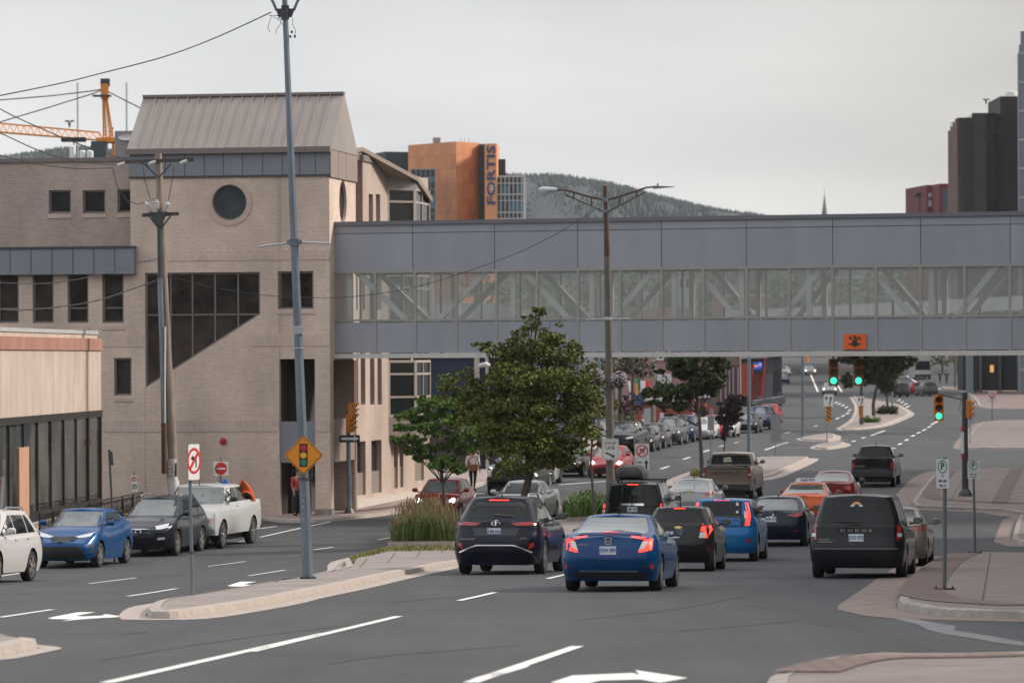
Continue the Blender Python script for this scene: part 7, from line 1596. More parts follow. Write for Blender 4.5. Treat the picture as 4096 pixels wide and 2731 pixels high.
for i,(x,y,cs,lb_) in enumerate(((2512,1515,((.7,.7,.7),(.7,.30,.06)),'orange and white flag beside the flower basket'),(2542,1503,((.03,.2,.08),(.72,.74,.78),(.6,.03,.04)),'green white and red flag on the pink house'),(2628,1520,((.4,.05,.08),(.6,.6,.65),(.08,.1,.3)),'small union style flag left of the white window'),(2692,1530,((.08,.1,.3),(.6,.5,.55),(.5,.05,.06)),'small crossed flag right of the white window'))):
    D=284; fl=E('flag',lb_,'flag',at(x,y+60,D),'flags hung on the pink house'); m=MB(); m.tube([at(x,y+62,D),at(x-2,y-5,D)],.05,6); m.build('flag_pole',galv,fl); sc2=1 if i<2 else .5
    for j,c_ in enumerate(cs):
        m=MB(); w_=.36*sc2
        for k in range(5):
            xa=(j+k/5)*w_; xb=(j+(k+1)/5)*w_; f_=lambda v:(-.55*v-.12*math.sin(v*5),.12*math.sin(v*6))
            a0,y0_=f_(xa); b0,y1_=f_(xb); c=at(x,y,D); m.quad(c+Vector((xa,y0_,a0)),c+Vector((xb,y1_,b0)),c+Vector((xb,y1_,b0-.85*sc2)),c+Vector((xa,y0_,a0-.85*sc2)))
        m.build('flag_stripe',M('flag_%d_%d'%(i,j),c_,.8),fl)
t,p,u1,zt=block('restaurant_building','grey brown restaurant with orange doorway beyond the median tree','building',2770,1400,2960,1690,320,M('grey_brown_wall',(.17,.135,.12),.8,var=.1),dep=10,yaw=4)
panel(t,p,'sign_band',2730,1565,2840,1590,wtr,o=.25,th=.3); panel(t,p,'awning',2730,1608,2775,1622,M('awning_dark',(.03,.04,.07),.6),o=.9,th=.9); panel(t,p,'window',2742,1625,2768,1690,wtr,o=.12)
panel(t,p,'door_surround',2795,1612,2830,1640,M('orange_surround',(.6,.16,.05),.6),o=.15); panel(t,p,'door',2800,1625,2824,1690,dgl,o=.2); panel(t,p,'red_frame',2833,1626,2862,1655,M('red_frame',(.4,.04,.05),.6),o=.15); panel(t,p,'shop_window',2838,1632,2856,1690,M('grey_shutter',(.26,.25,.26),.6),o=.2)
for x in (2880,2900,2915,2930,2950): panel(t,p,'pilaster',x,1470,x+6,1620,M('pale_pilaster',(.28,.29,.33),.7),o=.2,th=.2)
panel(t,p,'wall_panel',2875,1460,2960,1600,M('maroon_panel',(.17,.055,.045),.7),o=.08)
# modern red building
def T3p(*a): return C('T3',*a)
x0,y0=T3p((440,110)); x1,y1=T3p((1245,930)); t,p,u1,zt=block('modern_building','modern building with slanted red frames and blue screen beyond the footbridge','building',x0,1395,x1,1620,385,M('charcoal_wall',(.045,.045,.06),.6,var=.1),dep=14,yaw=-6)
def qp(name,pts,mat,o=.2,th=.2):
    Q=[p.uz(*q) for q in T3p(*pts)]; m=MB(); m.prism([p.w(u,z,o) for u,z in Q],-p.n*th); return m.build(name,mat,t)
rd=M('vermilion_wall',(.36,.055,.03),.6,var=.08); rd2=M('red_frame',(.4,.04,.05),.6)
qp('red_wall',[(455,290),(600,230),(720,250),(690,920),(455,930)],rd,.1); qp('roof_edge',[(430,110),(1200,100),(940,140),(430,160)],M('roof_grey',(.34,.34,.36),.5),.5,.5)
qp('red_frame',[(720,245),(735,250),(690,650),(670,650)],rd2,.5,.4); qp('red_frame',[(915,150),(945,150),(890,880),(850,860)],rd2,.6,.5); qp('red_wall',[(705,420),(890,400),(865,930),(695,930)],M('deep_red',(.17,.03,.025),.7),.15)
qp('dark_wall',[(720,350),(880,350),(875,410),(715,415)],sgk,.25); sc_=qp('screen',[(725,225),(880,215),(875,345),(728,350)],M('screen_blue',(.01,.08,.45),.3,emit=.5),.35)
qp('screen_text',[(735,265),(805,262),(805,305),(738,308)],M('screen_orange',(.9,.25,.12),.4,emit=.4),.38,.02); qp('screen_text',[(818,235),(868,230),(868,285),(818,288)],M('screen_lilac',(.3,.4,.9),.4,emit=.4),.38,.02)
qp('glazed_front',[(925,420),(1080,410),(1070,930),(900,930)],M('teal_glass',(.10,.13,.14),.3),.2); qp('grey_wall',[(945,150),(1085,130),(1085,405),(930,415)],M('taupe_wall',(.085,.075,.085),.7),.12); qp('entrance',[(1085,390),(1200,390),(1200,740),(1075,740)],sgk,.15)
m=MB()
for pts in ([(745,820),(1040,960)],[(700,825),(900,930)],[(850,800),(1030,930)],[(1080,740),(1200,800)]):
    a,b=[p.w(*p.uz(*q),3.5) for q in T3p(*pts)]; m.bar(a,b,.08,.08); 
    for k in range(5): q=a.lerp(b,k/4); m.bar(q-Vector((0,0,.9)),q,.05,.05)
m.build('handrail',galv,t); qp('stair_base',[(690,900),(1200,820),(1200,950),(690,970)],M('stair_grey',(.2,.19,.19),.8),3.2,3)
# wall at the top of the road and barrel
t,p,u1,zt=block('bank_wall','tan grassy bank with pink kerb closing the top of the road','bank',3125,1416,3640,1446,700,M('tan_bank',(.17,.125,.06),.9,var=.25,vs=.3),dep=20,part='bank'); t['kind']='structure'
m=MB(); c=at(3227,1450,560); c=Vector((c.x,c.y,at(3227,1447,560).z)); m.lathe([(.0,1.0),(.2,.98),(.26,.7),(.3,.3),(.34,0)],14,c); o=m.build('traffic_drum',M('drum_orange',(.85,.25,.06),.6),smooth=50); tag(o,'orange traffic drum at the top of the road','traffic drum')
# second footbridge seen through the glass
A=at(2900,1262,300); B=at(4250,1195,262); P2=Pl(A,d=Vector((B.x-A.x,B.y-A.y,0))); L2_=(B-A).length; t=E('distant_footbridge','second white footbridge seen through the bridge windows','footbridge',A)
def z2(u,dz): return A.z+(B.z-A.z)*u/L2_+dz
m=MB()
for k in range(12):
    u0,u1_=L2_*k/12,L2_*(k+1)/12; m.hexa([P2.w(u0,z2(u0,-.6),-3),P2.w(u1_,z2(u1_,-.6),-3),P2.w(u1_,z2(u1_,-.6),0),P2.w(u0,z2(u0,-.6),0),P2.w(u0,z2(u0,.35),-3),P2.w(u1_,z2(u1_,.35),-3),P2.w(u1_,z2(u1_,.35),0),P2.w(u0,z2(u0,.35),0)])
m.build('deck_beam',wtr,t)
m=MB()
for k in range(0,26): u=L2_*k/26; m.bar(P2.w(u,z2(u,-2.6),-.2),P2.w(u,z2(u,-.5),-.2),.1,.1)
m.build('railing_bar',galvd,t)
for x0,y0,x1,y1,D,c,lb_ in ((2706,1088,2768,1700,330,(.5,.54,.55),'white service tower seen through the bridge windows'),(2576,1170,2634,1700,335,(.5,.53,.53),'low white block left of the service tower'),(2449,1120,2512,1700,340,(.46,.5,.5),'white gabled block in the bridge windows by the street lamp'),(2865,1182,3078,1700,450,(.36,.12,.07),'terracotta walled building seen through the bridge windows'),(3270,1110,3560,1600,780,(.34,.34,.30),'large pale grey building far behind the bridge windows'),(1990,1120,2060,1500,330,(.42,.40,.36),'cream house behind the left bridge windows')):
    t,p,u1,zt=block('background_building',lb_,'building',x0,y0,x1,y1,D,M('bg_%d'%x0,c,.8,var=.12,vs=.4),dep=8); panel(t,p,'cornice',x0-2,y0-3,x1+2,y0+5,wtr,o=.2,th=.3)
    for k in range(2): xx=x0+(x1-x0)*(.22+.42*k); panel(t,p,'window',xx,y0+28,xx+(x1-x0)*.16,y0+60,dgl,o=.06)
# orange office building
D=500; terra=brick('orange_panels',(.74,.32,.15),(.60,.24,.11),(.48,.18,.085),w=2.6,h=1.9,ms=.03,rough=.6)
cR=at(1826,900,D); L1p=at(1634,900,508.5); R1p=at(1918,900,504)
ob_=E('office_building','orange clad office building with a tall lettered fin above the footbridge','office building',(cR.x,cR.y+5,4)); m=MB(); zt=at(1826,566,D).z; z_l=2
PL=Pl(L1p,d=cR-L1p); PR=Pl(cR,d=R1p-cR); m.quad(Vector((L1p.x,L1p.y,z_l)),Vector((cR.x,cR.y,z_l)),Vector((cR.x,cR.y,zt)),Vector((L1p.x,L1p.y,zt))); m.quad(Vector((cR.x,cR.y,z_l)),Vector((R1p.x,R1p.y,z_l)),Vector((R1p.x,R1p.y,zt)),Vector((cR.x,cR.y,zt)))
bk_=Vector((2,14,0)); m.quad(*[Vector((v.x,v.y,z)) for v,z in ((R1p,z_l),(R1p+bk_,z_l),(R1p+bk_,zt),(R1p,zt))]); m.quad(*[Vector((v.x,v.y,zt)) for v in (L1p,cR,R1p,R1p+bk_)]); m.build('wall',terra,ob_)
bx=lambda x0,y0,x1,y1,D_,mat,name,dep=8,yaw=0: (lambda a:(lambda p_:(lambda m_:(p_.box(m_,0,p_.uz(x0,y1)[1],p_.uz(x1,(y0+y1)/2)[0],p_.uz(x0,y0)[1],-dep,0),m_.build(name,mat,ob_),p_)[2])(MB()))(Pl(a,yaw)))(at(x0,(y0+y1)/2,D_))
dkg_=glassmat('tower_glass',(.012,.02,.028),ior=1.5); tg=M('teal_pane',(.05,.17,.24),.25)
bx(1918,577,1940,1000,503,sgk,'gap_panel'); bp_=bx(1939,575,1987,1000,499,M('orange_fin',(.78,.34,.16),.6,var=.05,vs=.4),'fin',dep=7,yaw=3)
bx(1542,607,1636,1000,512,M('dark_cladding',(.02,.035,.045),.6),'dark_wing',yaw=-20); c2=bx(1645,678,1741,1000,497,dkg_,'curtain_wall',yaw=0,dep=3); c3=bx(1990,637,2022,700,503,sgk,'dark_box'); c4=bx(1988,705,2103,1000,500,dkg_,'curtain_wall',dep=10)
m=MB(); um=c4.uz(2103,850)[0]
for y,h in ((703,6),(732,3),(776,4),(801,3),(848,4),(873,4)): r=c4.rect(1990,y,2103,y+h); c4.box(m,0,r[1],um,r[3],-.1,.25)
for k in range(8): u=um*k/7; c4.box(m,u-.05 if k<7 else u-.35,2,u+.05,c4.uz(2050,705)[1],-.1,.2)
m.build('white_grid',wtr,ob_)
for (a,b,y0,y1) in ((1,2,742,776),(2,3,742,776),(0,1,808,846),(3,4,808,846),(4,5,806,846),(5,6,742,776),(5,6,808,846)):
    m=MB(); z1=c4.uz(2050,y0)[1]; z0_=c4.uz(2050,y1)[1]; c4.box(m,um*a/7+.1,z0_,um*b/7-.1,z1,-.05,.08); m.build('blind_pane',tg,ob_)
m=MB(); um2=c2.uz(1741,800)[0]
for y in (678,711,757,783,830,856): z=c2.uz(1700,y)[1]; c2.box(m,0,z-.05,um2,z+.05,-.1,.12)
for k in range(6): c2.box(m,um2*k/5-.04,2,um2*k/5+.04,c2.uz(1700,678)[1],-.1,.1)
m.build('window_grid',M('grid_grey',(.25,.28,.33),.5),ob_)
for (y0,y1) in ((713,730),(784,830)): m=MB(); c2.box(m,um2*.76,c2.uz(1700,y1)[1],um2*.98,c2.uz(1700,y0)[1],-.05,.08); m.build('blind_pane',tg,ob_)
m=MB(); q0_=bp_.uz(1966,702); S_=F/499; hT=(806-597)/S_
text_mesh(m,'FORTIS',bp_.w(bp_.uz(1966,701)[0],bp_.uz(1966,701)[1],.05),(0,0,1),-bp_.d,1.5,.06,bold=.03,xs=1.62); m.build('lettering',M('letter_blue',(.03,.07,.17),.5),ob_)
q=bp_.uz(1967,749); m=MB(); m.prism([bp_.w(q[0]+.30*math.cos(a*.4189),q[1]+.42*math.sin(a*.4189),.09) for a in range(15)],-bp_.n*.05); lo_=m.build('logo_disc',wtr,ob_); m=MB(); m.prism([bp_.w(q[0]-.13+.14*math.cos(a*.4189),q[1]-.05+.2*math.sin(a*.4189),.11) for a in range(15)],-bp_.n*.03); m.build('logo_mark',M('logo_orange',(.7,.3,.1),.5),lo_)
m=MB(); a=at(1745,566,505); m.box(a+Vector((0,3,.2)),(1.0,1.0,.9)); [m.bar(at(x,566,504)+Vector((0,3,0)),at(x,566,504)+Vector((0,3,.6)),.06,.06) for x in (1842,1858,1874)]; m.build('rooftop_unit',gyc,ob_)
# dark towers at the right
D=470; brnw=M('dark_brown_wall',(.036,.028,.030),.7,var=.12,vs=.15); bgl=glassmat('bronze_glass',(.016,.009,.007),rough=.04,ior=1.5,var=.6,vs=.08)
tw_=E('hotel_tower','dark brown tower block with vertical bays at the right edge','tower',(at(3900,1500,D).x,D+8,0))
def tb(x0,y0,x1,y1,D_,mat,name,dep=14,yaw=0,bot=None):
    a=at(x0,(y0+y1)/2,D_); p_=Pl(a,yaw); u=p_.uz(x1,(y0+y1)/2)[0]; zb_=0 if bot is None else p_.uz(x0,bot)[1]; m_=MB(); p_.box(m_,0,zb_,u,p_.uz((x0+x1)/2,y0)[1],-dep,0); m_.build(name,mat,tw_); return p_,u
uB_=1416
for (x0,x1,y0,D_,mt,nm,dp) in ((3841,3857,471,471,bgl,'bronze_bay',10.5),(3857,3890,471,470.8,brnw,'wall_pier',10),(3985,4074,457,471,brnw,'wall_pier',16),(4003,4074,386,474,brnw,'penthouse',12)):
    tb(x0,y0,x1,1400,D_,mt,nm,dep=dp,bot=1416)
xs_=at(3841,900,471); SL=Pl((xs_.x,471),d=(0,1)); 
for k in range(4):
    zt_=at(3841,471,471).z-.35*k; u0=2.6*k+.3
    m=MB(); SL.box(m,u0,5,u0+1.3,zt_,-.2,.12); bay_=m.build('bronze_bay',bgl,tw_)
    m=MB(); SL.box(m,u0+1.3,5,u0+1.75,zt_,-.2,.35); m.build('pier',M('tan_pier',(.30,.215,.19),.5),tw_)
    m=MB(); z=zt_
    while z>6: SL.box(m,u0,z-.3,u0+1.3,z,-.1,.16); z-=3.2
    m.build('floor_band',sgk,bay_)
p_,u=tb(3890,457,3986,1400,470.5,bgl,'bronze_bay',bot=1416)
tb(3900,457,3986,1400,470.0,bgl,'bronze_window',dep=.4,bot=1300)
m=MB(); r=p_.rect(3912,461,3972,504); p_.box(m,r[0],r[1],r[2],r[3],-.1,.05); r=p_.rect(3912,513,3972,531); p_.box(m,r[0],r[1],r[2],r[3],-.1,.05); m.build('copper_pane',M('copper_pane',(.42,.24,.16),.4,var=.1,vs=.2),tw_)
m=MB(); [p_.box(m,0,z,u,z+.35,0,.15) for z in [p_.uz(3940,505)[1]-k*3.3 for k in range(9)]]; p_.box(m,0,p_.uz(3940,459)[1],u,p_.uz(3940,453)[1],0,.3); m.build('floor_band',sgk,tw_)
m=MB(); a=at(4052,386,474); m.lathe([(0,.9),(.7,.7),(1.0,.1),(1.0,0)],14,a+Vector((0,1,-.1))); m.build('rooftop_drum',wtr,tw_); m=MB(); m.bar(at(3961,453,471),at(3957,395,471),.05,.05); m.build('antenna',galvd,tw_)
# ground floor arcade
p_,u=tb(3852,1420,4300,1560,468,M('arcade_dark',(.025,.024,.027),.8),'arcade',dep=6,bot=1562)
for x0,x1,mt in ((3863,3890,M('column_blue',(.22,.27,.30),.6)),(3895,3906,brnw),(3912,3925,M('arcade_grey',(.10,.09,.10),.7)),(3995,4001,M('arcade_grey',(.10,.09,.10),.7)),(4068,4110,M('column_blue',(.22,.27,.30),.6))):
    m=MB(); r=p_.rect(x0,1418,x1,1553); p_.box(m,r[0],g(15,470)-.2,r[2],r[3],0,.8); m.build('column',mt,tw_)
m=MB(); r=p_.rect(3960,1460,3974,1488); p_.box(m,r[0],r[1],r[2],r[3],0,.2); m.build('lit_lamp',M('amber_glow',(1,.45,.12),.4,emit=.5),tw_)
gt=E('glass_tower','tall glass and steel tower cut off by the right edge of the picture','tower',(at(4200,1500,455).x,462,0)); a=at(4072,300,455); p_=Pl(a,10); m=MB(); zt1,zt2,zt3=p_.uz(4080,215)[1],p_.uz(4082,180)[1],p_.uz(4085,125)[1]
p_.box(m,0,0,14,zt1,-16,0); p_.box(m,.1,zt1,14,zt2,-15,-.1); p_.box(m,.3,zt2,14,zt3,-14,-.3); m.build('glass_wall',M('grey_blue_glass',(.16,.19,.22),.25,ior=1.5),gt); m=MB()
z=zt1
while z>2: p_.box(m,-.05,z-.12,14,z+.12,-.1,.1); z-=3.4
for k in range(16): p_.box(m,k*.9-.06,0,k*.9+.06,zt1,-.1,.14)
m.build('facade_grid',M('steel_grid',(.33,.34,.36),.5),gt)
t,p,u1,zt=block('red_building','dark red building with white rooftop lettering left of the brown tower','building',3709,740,3760,1405,520,M('maroon_wall',(.13,.025,.03),.7),dep=12,yaw=-8,py_bot=1408)
m=MB()
for k,(a,b,z,h_) in enumerate(((.12,.2,1.6,.5),(.22,.28,1.6,.5),(.3,.38,1.6,.5),(.12,.2,2.9,.8),(.24,.3,2.9,.8),(.34,.4,2.9,.55),(.44,.52,2.9,.55),(.56,.6,2.9,.8),(.64,.7,2.9,.6),(.74,.84,2.9,.55))): p.box(m,u1*a,zt-z,u1*b,zt-z+h_,0,.06)
m.build('lettering',wtr,t)
for x in (3712,3730,3746): panel(t,p,'window',x,788,x+7,830,M('window_grey',(.15,.13,.15),.4),o=.05)
t,p,u1,zt=block('red_building','red end block touching the brown tower','building',3758,735,3795,1405,516,M('crimson_wall',(.16,.025,.03),.7),dep=12,yaw=-8,py_bot=1408); panel(t,p,'window',3768,755,3795,850,M('window_slate',(.07,.08,.1),.4),o=.06)
t,p,u1,zt=block('grey_building','small dark grey building with projecting roof left of the red one','building',3677,778,3712,1405,524,M('slate_wall',(.06,.065,.08),.7),dep=12,py_bot=1408); panel(t,p,'roof_edge',3663,772,3712,779,sgk,o=.5,th=4)
# church spire
c=at(3298,860,1100); m=MB(); h=(865-775)/(F/1100); m.lathe([(12/(F/1100),0),(8/(F/1100),h*.3),(0,h)],8,c); m.tube([c+Vector((0,0,h*.97)),c+Vector((0,0,h*1.12))],.08,5); sp1=E('church_spire','thin pale green church spire rising over the footbridge','church spire',(c.x,c.y,1)); m.build('spire',M('copper_green',(.13,.17,.15),.7),sp1,smooth=60)
m=MB(); m.box((c.x,c.y,(c.z+1)/2),(6,6,c.z-1)); m.build('tower',M('church_stone',(.3,.3,.28),.8),sp1)
# crane
D=255; f=lambda x,y,dd=0: at(*C('R1',(x,y)),D+dd); oc=M('crane_orange',(.72,.26,.03),.5); cr=E('tower_crane','orange tower crane with lattice jib behind the brick building','crane',(f(850,640).x,D,0))
m=MB()
for a,b in (((812,500),(806,110)),((890,510),(826,110)),((830,500),(815,120)),((870,500),(820,125))): m.bar(f(*a),f(*b),.10,.10)
for k in range(14):
    t_=k/14; y=500-390*t_; xl=812-6*t_; xr=890-64*t_; y2=500-390*(k+1)/14; m.bar(f(xl,y),f(890-64*(k+1)/14,y2),.05,.05); m.bar(f(xl,y),f(xr,y),.045,.045)
m.box(f(822,130),(.5,.5,1.0)); m.build('apex_mast',oc,cr)
m=MB(); A0,A1=f(-300,425),f(895,522); U0,U1=f(-300,352,1),f(780,452,1); m.bar(A0,A1,.13,.11); m.bar(f(-300,428,2),f(895,522,2),.12,.1); m.bar(U0,U1,.10,.10); m.bar(U1,f(810,515),.09,.09); n=20
for k in range(n):
    a=U0.lerp(U1,k/n); b=U0.lerp(U1,(k+1)/n); c=A0.lerp(A1,(k+.5)/n*.91); m.bar(a,c,.05,.05); m.bar(c,b,.05,.05)
m.build('jib',oc,cr); m=MB()
for x in (812,888): 
    for dd in (0,1.6): m.bar(Vector((f(x,510,dd).x,D+dd,0)),f(x,515,dd),.16,.16)
z=2
while z<f(0,515).z: m.bar(Vector((f(812,500).x,D,z)),Vector((f(888,500).x,D,z+1.6)),.09,.09); z+=1.6
m.build('mast',oc,cr); m=MB(); m.box(f(850,515,.5),(1.4,1.8,.3)); m.build('slewing_ring',oc,cr)
m=MB(); m.box(f(780,600),(1.0,1.2,1.3)); m.build('cab',M('cab_dark',(.05,.07,.08),.3),cr); m=MB(); m.box(f(825,60),(.6,.4,.5)); m.bar(f(838,110),f(838,40),.05,.05); m.box(f(800,165),(1.2,.8,.1)); m.build('light_rack',galvd,cr)
m=MB(); m.box(f(578,508),(1.6,.8,.28)); m.bar(f(578,520),f(575,600),.06,.06); m.build('trolley',sgk,cr)
m=MB(); 
for P in ([(-300,210),(0,197),(400,165),(735,125),(805,112)],[(-300,470),(0,370),(400,250),(735,145),(805,118)],[(845,130),(980,200),(1120,270),(1300,365)]): m.tube([f(*q) for q in P],.04,5)
m.build('tie_rod',sgk,cr)
for x,y,lb_ in ((310,330,'thin lattice radio mast left of the crane apex'),(506,330,'thin radio mast right of the crane')):
    m=MB(); D2=900; a=at(x,y,D2); m.tube([Vector((a.x,D2,1)),a],[.35,.2],5); o=m.build('radio_mast',M('mast_pale',(.35,.37,.4),.7)); tag(o,lb_,'radio mast')
# birds
for x,y,s_,lb_ in ((278,492,1,'gull gliding above the crane jib'),(3944,403,.7,'small bird near the antenna of the brown tower')):
    D=120; c=at(x,y,D); m=MB(); s=s_*.17
    m.tube([c+Vector((0,-.02,s*.5)),c,c+Vector((0,.02,-s*.9))],[.02*s_,.06*s_,.015],8)
    for sg in (-1,1): m.add([c+Vector((0,0,s*.35)),c+Vector((sg*s*.6,0,s*.55)),c+Vector((sg*s*1.0,.02,s*.25)),c+Vector((sg*s*.45,.02,s*.15)),c+Vector((0,.02,-s*.1))],[[0,1,3,4],[1,2,3]])
    o=m.build('bird',M('gull_grey',(.32,.33,.34),.8)); tag(o,lb_,'bird')
# kayaks
def kayak(label,bow,stern,mat,w=.36,ck=True):
    d=stern-bow; L_=d.length; u=d.normalized(); sx=u.cross(Vector((0,-1,0.25))).normalized(); upv=sx.cross(u).normalized(); upv=upv if upv.y<0 else -upv
    t=E('kayak',label,'kayak',bow.lerp(stern,.5)); m=MB(); vs=[];N=14;K=14
    for i in range(K+1):
        s=i/K; r_=w*math.sin(math.pi*min(1,max(0,s)))**.75+.01
        for k in range(N): a=2*math.pi*k/N; vs.append(bow+u*L_*s+sx*r_*math.cos(a)+upv*(r_*.55*math.sin(a)))
    m.add(vs,[[i*N+k,i*N+(k+1)%N,(i+1)*N+(k+1)%N,(i+1)*N+k] for i in range(K) for k in range(N)]); m.build('hull',mat,t,smooth=60)
    if ck:
        c=bow+u*L_*.36+upv*w*.45; m=MB(); m.add([c+u*.42*math.cos(a*.4488)+sx*.20*math.sin(a*.4488)+upv*.035 for a in range(14)],[list(range(14))]); m.build('cockpit',sgk,t)
        m=MB(); m.tube([c+u*.45*math.cos(a*.4488)+sx*.22*math.sin(a*.4488)+upv*.03 for a in range(15)],.03,6,cap=False); m.build('cockpit_rim',mat,t)
kayak('orange kayak sticking up out of the white pickup bed',at(968,1918,117.5),at(1002,2075,119.8),M('kayak_orange',(.85,.16,.035),.4),w=.27)
kayak('blue kayak bow rising behind the white pickup cab',at(905,1914,117.5),at(880,2050,119.6),M('kayak_blue',(.02,.20,.55),.4),w=.24,ck=False)
# ------------------------------------------------------------------ people
def skin(name,chains,mat,parent,sub=1):
    vs=[];es=[];rs=[]; idx={}
    for ch in chains:
        prev=None
        for p,r_ in ch:
            k=tuple(round(x,4) for x in p)
            if k not in idx: idx[k]=len(vs); vs.append(Vector(p)); rs.append(r_)
            i=idx[k]
            if prev is not None and prev!=i: es.append((prev,i))
            prev=i
    me=bpy.data.meshes.new(name); me.from_pydata([tuple(v) for v in vs],es,[]); ob=bpy.data.objects.new(name,me); col.objects.link(ob)
    md=ob.modifiers.new('s','SKIN'); me.skin_vertices[0].data[0].use_root=True
    for i,r_ in enumerate(rs):
        r_=r_ if hasattr(r_,'__len__') else (r_,r_); me.skin_vertices[0].data[i].radius=r_
    sb2=ob.modifiers.new('u','SUBSURF'); sb2.levels=sub; sb2.render_levels=sub
    dg=bpy.context.evaluated_depsgraph_get(); dg.update(); m2=bpy.data.meshes.new_from_object(ob.evaluated_get(dg)); bpy.data.objects.remove(ob)
    m2.materials.clear(); m2.materials.append(mat); m2.polygons.foreach_set('use_smooth',[True]*len(m2.polygons))
    o=bpy.data.objects.new(name,m2); col.objects.link(o); o.parent=parent; return o
skn=M('skin',(.42,.24,.17),.6); hairm=M('hair_dark',(.03,.022,.018),.8)
def person(label,base,rz,h=1.75,shirt=(.65,.66,.68),trou=(.02,.022,.03),stride=.22,hairc=None,arm=0.0,bald=False):
    t=E('person',label,'person',base,None,(0,0,rz)); k=h/1.75; t.scale=(k,k,k); S=stride
    hip={1:(.02,.09,.92),-1:(-.02,-.09,.92)}; sh={1:(0,.17,1.42),-1:(0,-.17,1.42)}
    leg=lambda sg:[((0,0,.98),(.15,.11)),((0,sg*.09,.92),.095),((S*.45*sg+.03,sg*.10,.50),.062),((S*sg-.03,sg*.10,.10),.04),((S*sg+.03,sg*.10,.045),(.045,.04)),((S*sg+.15,sg*.11,.03),(.04,.025))]
    armc=lambda sg:[((0,0,1.40),(.14,.10)),((0,sg*.19,1.40),.058),((-.05*sg-.02,sg*.25,1.13),.045),((.10+arm-.05*sg,sg*.25,.90),.034)]
    hand=lambda sg:[((.10+arm-.05*sg,sg*.25,.90),.028),((.12+arm-.05*sg,sg*.25,.82),(.032,.018))]+[]
    b=skin('body',[[((0,0,.98),(.13,.1)),((0,0,1.2),(.13,.095)),((0,0,1.40),(.13,.09)),((.0,0,1.50),.055),((.015,0,1.60),(.075,.09)),((.02,0,1.68),(.085,.10)),((.015,0,1.745),(.05,.06))]]+[[((0,0,.98),(.13,.1))]+[(p,(r_ if not hasattr(r_,'__len__') else r_[0])*.86) for p,r_ in leg(sg)[1:]] for sg in (1,-1)]+[[((0,0,1.40),(.13,.09))]+[(p,(r_*.85)) for p,r_ in armc(sg)[1:]]+hand(sg)[1:] for sg in (1,-1)]
      +[[((.12+arm-.05*sg,sg*.25,.82),(.032,.018)),((.13+arm-.05*sg+.012*q,sg*.25,.755+abs(q)*.008),.010),((.125+arm-.05*sg+.014*q,sg*.24,.715+abs(q)*.01),.008)] for sg in (1,-1) for q in (-1.5,-.5,.5,1.5)],skn,t)
    M1=M('cloth_%.3f_%.3f_%.3f'%shirt,shirt,.85); M2=M('cloth_%.3f_%.3f_%.3f'%trou,trou,.85)
    skin('shirt',[[((0,0,.93),(.18,.14)),((0,0,1.15),(.15,.115)),((0,0,1.40),(.155,.108)),((0,0,1.475),(.075,.065))]]+[[((0,0,1.40),(.155,.108)),((0,sg*.19,1.40),.066),((-.05*sg-.02,sg*.25,1.13),.055),((.06+arm*.6-.05*sg,sg*.25,.97),.046)] for sg in (1,-1)],M1,t)
    skin('trousers',[[((0,0,1.0),(.17,.135)),((0,0,.92),(.165,.135))]]+[[((0,0,.92),(.165,.135))]+[((0,sg*.1,.84),.105)]+[((x,y,z),(r_*1.1 if not hasattr(r_,'__len__') else r_)) for (x,y,z),r_ in leg(sg)[2:4]] for sg in (1,-1)],M2,t)
    sm=MB()
    for sg in (1,-1): sm.box((S*sg+.06,sg*.105,.04),(.27,.095,.08))
    sm.build('shoes',sgk,t,world=False)
    if not bald:
        m=MB(); m.lathe([(0,.125),(.06,.11),(.098,.05),(.102,-.01),(.085,-.06)],14,(-.008,0,1.66)); m.build('hair',M('hair_%.2f'%(hairc or (.03,))[0],hairc or (.03,.022,.018),.8),t,smooth=60,world=False)
    m=MB(); 
    for sg in (1,-1): m.lathe([(0,.008),(.012,.004),(.014,0)],8,(.098,sg*.032,1.66),'x')
    m.build('eyes',sgk,t,world=False); m=MB(); m.tube([(.095,0,1.665),(.122,0,1.625),(.10,0,1.615)],[.008,.014,.008],6); m.build('nose',skn,t,smooth=60,world=False)
    return t
b_=at(1892,1962,162); b_=Vector((b_.x,162,at(1892,1960,162).z)); gz=g(b_.x,162)+.13; b_.z=gz
ax=math.atan2(math.cos(R(12)),math.sin(R(12)))
pw=person('person in a white shirt and dark trousers walking away with a brown shoulder bag',b_,ax,1.82,hairc=(.25,.14,.1))
m=MB(); q=b_+Vector((.02,-.2,.98)); m.box(q,(.40,.13,.27)); bag=m.build('shoulder_bag',M('bag_brown',(.26,.11,.055),.6),pw) ; m=MB(); m.tube([b_+Vector((-.2,-.15,1.08)),b_+Vector((-.13,-.14,1.35)),b_+Vector((-.05,-.05,1.5))],.015,5); m.build('strap',MATS['bag_brown'],bag)
c=at(1208,1990,137.3); person('person in a red top by the entrance, partly hidden by the tall lamp pole',Vector((at(1192,1990,137.8).x,137.8,g(-7,138)+.15)),-1.2,1.68,shirt=(.45,.06,.04),stride=.05,arm=.15)
c=at(2569,1700,236); person('grey haired person in a grey jacket standing behind the parked cars',Vector((c.x,236,g(c.x,236)+.15)),-.4,1.75,shirt=(.09,.095,.11),stride=.05,bald=True)
c=at(3760,1515,520); person('person in dark clothes walking on the far plaza, nearer the bus',Vector((c.x,520,g(c.x,520))),1.2,1.75,shirt=(.03,.02,.02)); c=at(3787,1515,515); person('taller person in dark clothes on the far plaza beside the slender pole',Vector((c.x,515,g(c.x,515))),1.2,1.9,shirt=(.02,.02,.025))
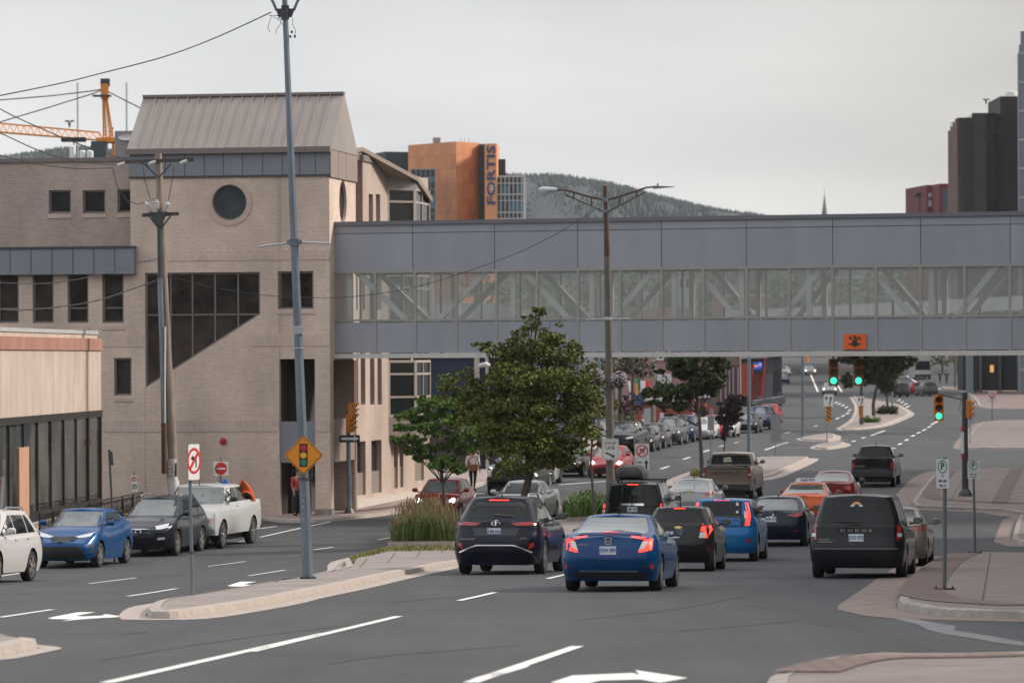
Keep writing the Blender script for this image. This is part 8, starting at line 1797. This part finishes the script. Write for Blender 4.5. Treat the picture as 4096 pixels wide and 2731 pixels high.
# arm out of the hatchback window
sgn=E('person','arm in a dark red sleeve hanging out of the small charcoal hatchback window','person',at(2850,2085,91.2))
A=lambda x,y,d=91.2: at(*C('R7',(x,y)),d)
skin('arm',[[(A(1880,872,91.3),.045),(A(1940,880,90.9),.036),(A(1975,900,90.8),.03),(A(1992,925,90.8),(.035,.02))]]+[[(A(1992,925,90.8),(.035,.02)),(A(2000+8*q,945-2*q,90.75),.011),(A(2006+9*q,962-3*q,90.75),.009)] for q in (-1,0,1,2)]+[[(A(1992,925,90.8),(.035,.02)),(A(2012,918,90.8),.011),(A(2024,930,90.8),.009)]],skn,sgn).matrix_parent_inverse=wm(sgn).inverted()
skin('sleeve',[[(A(1850,880,91.8),.07),(A(1890,868,91.3),.065),(A(1940,872,90.95),.055),(A(1968,890,90.85),.042)]],M('sleeve_maroon',(.09,.02,.025),.9),sgn).matrix_parent_inverse=wm(sgn).inverted()
# dog looking out of the boxy blue car
A=lambda x,y,d=98.9: at(*C('S2',(x,y)),d)
dg_=E('dog','small white dog with its head out of the boxy blue car window','dog',A(1660,1530)); skin('body',[[(A(1635,1565,99.1),.10),(A(1648,1535),.085),(A(1662,1505),.085),(A(1682,1503,98.7),.045),(A(1694,1506,98.6),.025)],[(A(1662,1505),.085),(A(1655,1482),.03),(A(1652,1470),.012)],[(A(1662,1505),.085),(A(1672,1484,98.8),.03),(A(1674,1474,98.8),.012)]],M('dog_white',(.55,.53,.50),.9,var=.15,vs=20),dg_).matrix_parent_inverse=wm(dg_).inverted()
hp=E('person','forearm resting on the window edge of the boxy blue car below the dog','person',A(1668,1560,98.8)); skin('arm',[[(A(1640,1552,99.0),.045),(A(1665,1552,98.75),.036),(A(1680,1556,98.7),(.035,.02))]]+[[(A(1680,1556,98.7),(.035,.02)),(A(1690+2*q,1562+4*q,98.65),.010)] for q in (-1,0,1,2)],skn,hp).matrix_parent_inverse=wm(hp).inverted()
# utility cabinet
t,p,u1,zt=block('service_kiosk','white kiosk with a blue window left of the street lamp','kiosk',2390,1690,2420,1755,242,wtr,dep=1); panel(t,p,'window',2396,1702,2408,1724,M('kiosk_blue',(.02,.12,.2),.3))
# unseen blocks added on the right to shade the pavement, and the hillside added behind the viewpoint to darken reflections
t=E('shade_block','unseen brown block added beyond the right edge to shade the pavement','building',(36,84,0)); m=MB(); m.box((36,84,8.5),(20,76,18)); m.box((52,166,11),(22,56,24)); m.build('wall',brnw,t); m=MB()
for k in range(6):
    for j in range(10): m.box((25.95,52+j*7.2,2+k*2.9),(.12,3.6,1.7))
m.build('window',dgl,t)
mb=MB(); V=[];n=24
for j,(y,h) in enumerate(((-22,0),(-45,7),(-75,19),(-120,27),(-220,30))):
    for i in range(n+1): x=-220+440*i/n; V.append((x,y,g(x,-20)+h*(1+.2*math.sin(i*1.3+j))))
mb.add(V,[[j*(n+1)+i+1,j*(n+1)+i,(j+1)*(n+1)+i,(j+1)*(n+1)+i+1] for j in range(4) for i in range(n)]); o=mb.build('unseen_hill',M('unseen_hillside',(.07,.075,.06),.95,var=.4,vs=.1),smooth=180,base=(0,-22,0)); tag(o,kind='structure')
# ------------------------------------------------------------------ air
m=MB(); m.box((300,2000,69),(5200,4300,162)); hz=m.build('haze',[],None); hm=bpy.data.materials.new('air'); hm.use_nodes=True; t=hm.node_tree; t.nodes.clear(); o_=t.nodes.new('ShaderNodeOutputMaterial'); pv=t.nodes.new('ShaderNodeVolumePrincipled'); pv.inputs['Color'].default_value=(.88,.95,1,1); pv.inputs['Density'].default_value=.00006; pv.inputs['Anisotropy'].default_value=.2; t.links.new(pv.outputs[0],o_.inputs['Volume']); hz.data.materials.append(hm); tag(hz,'thin pale haze of the overcast day','haze',kind='stuff')
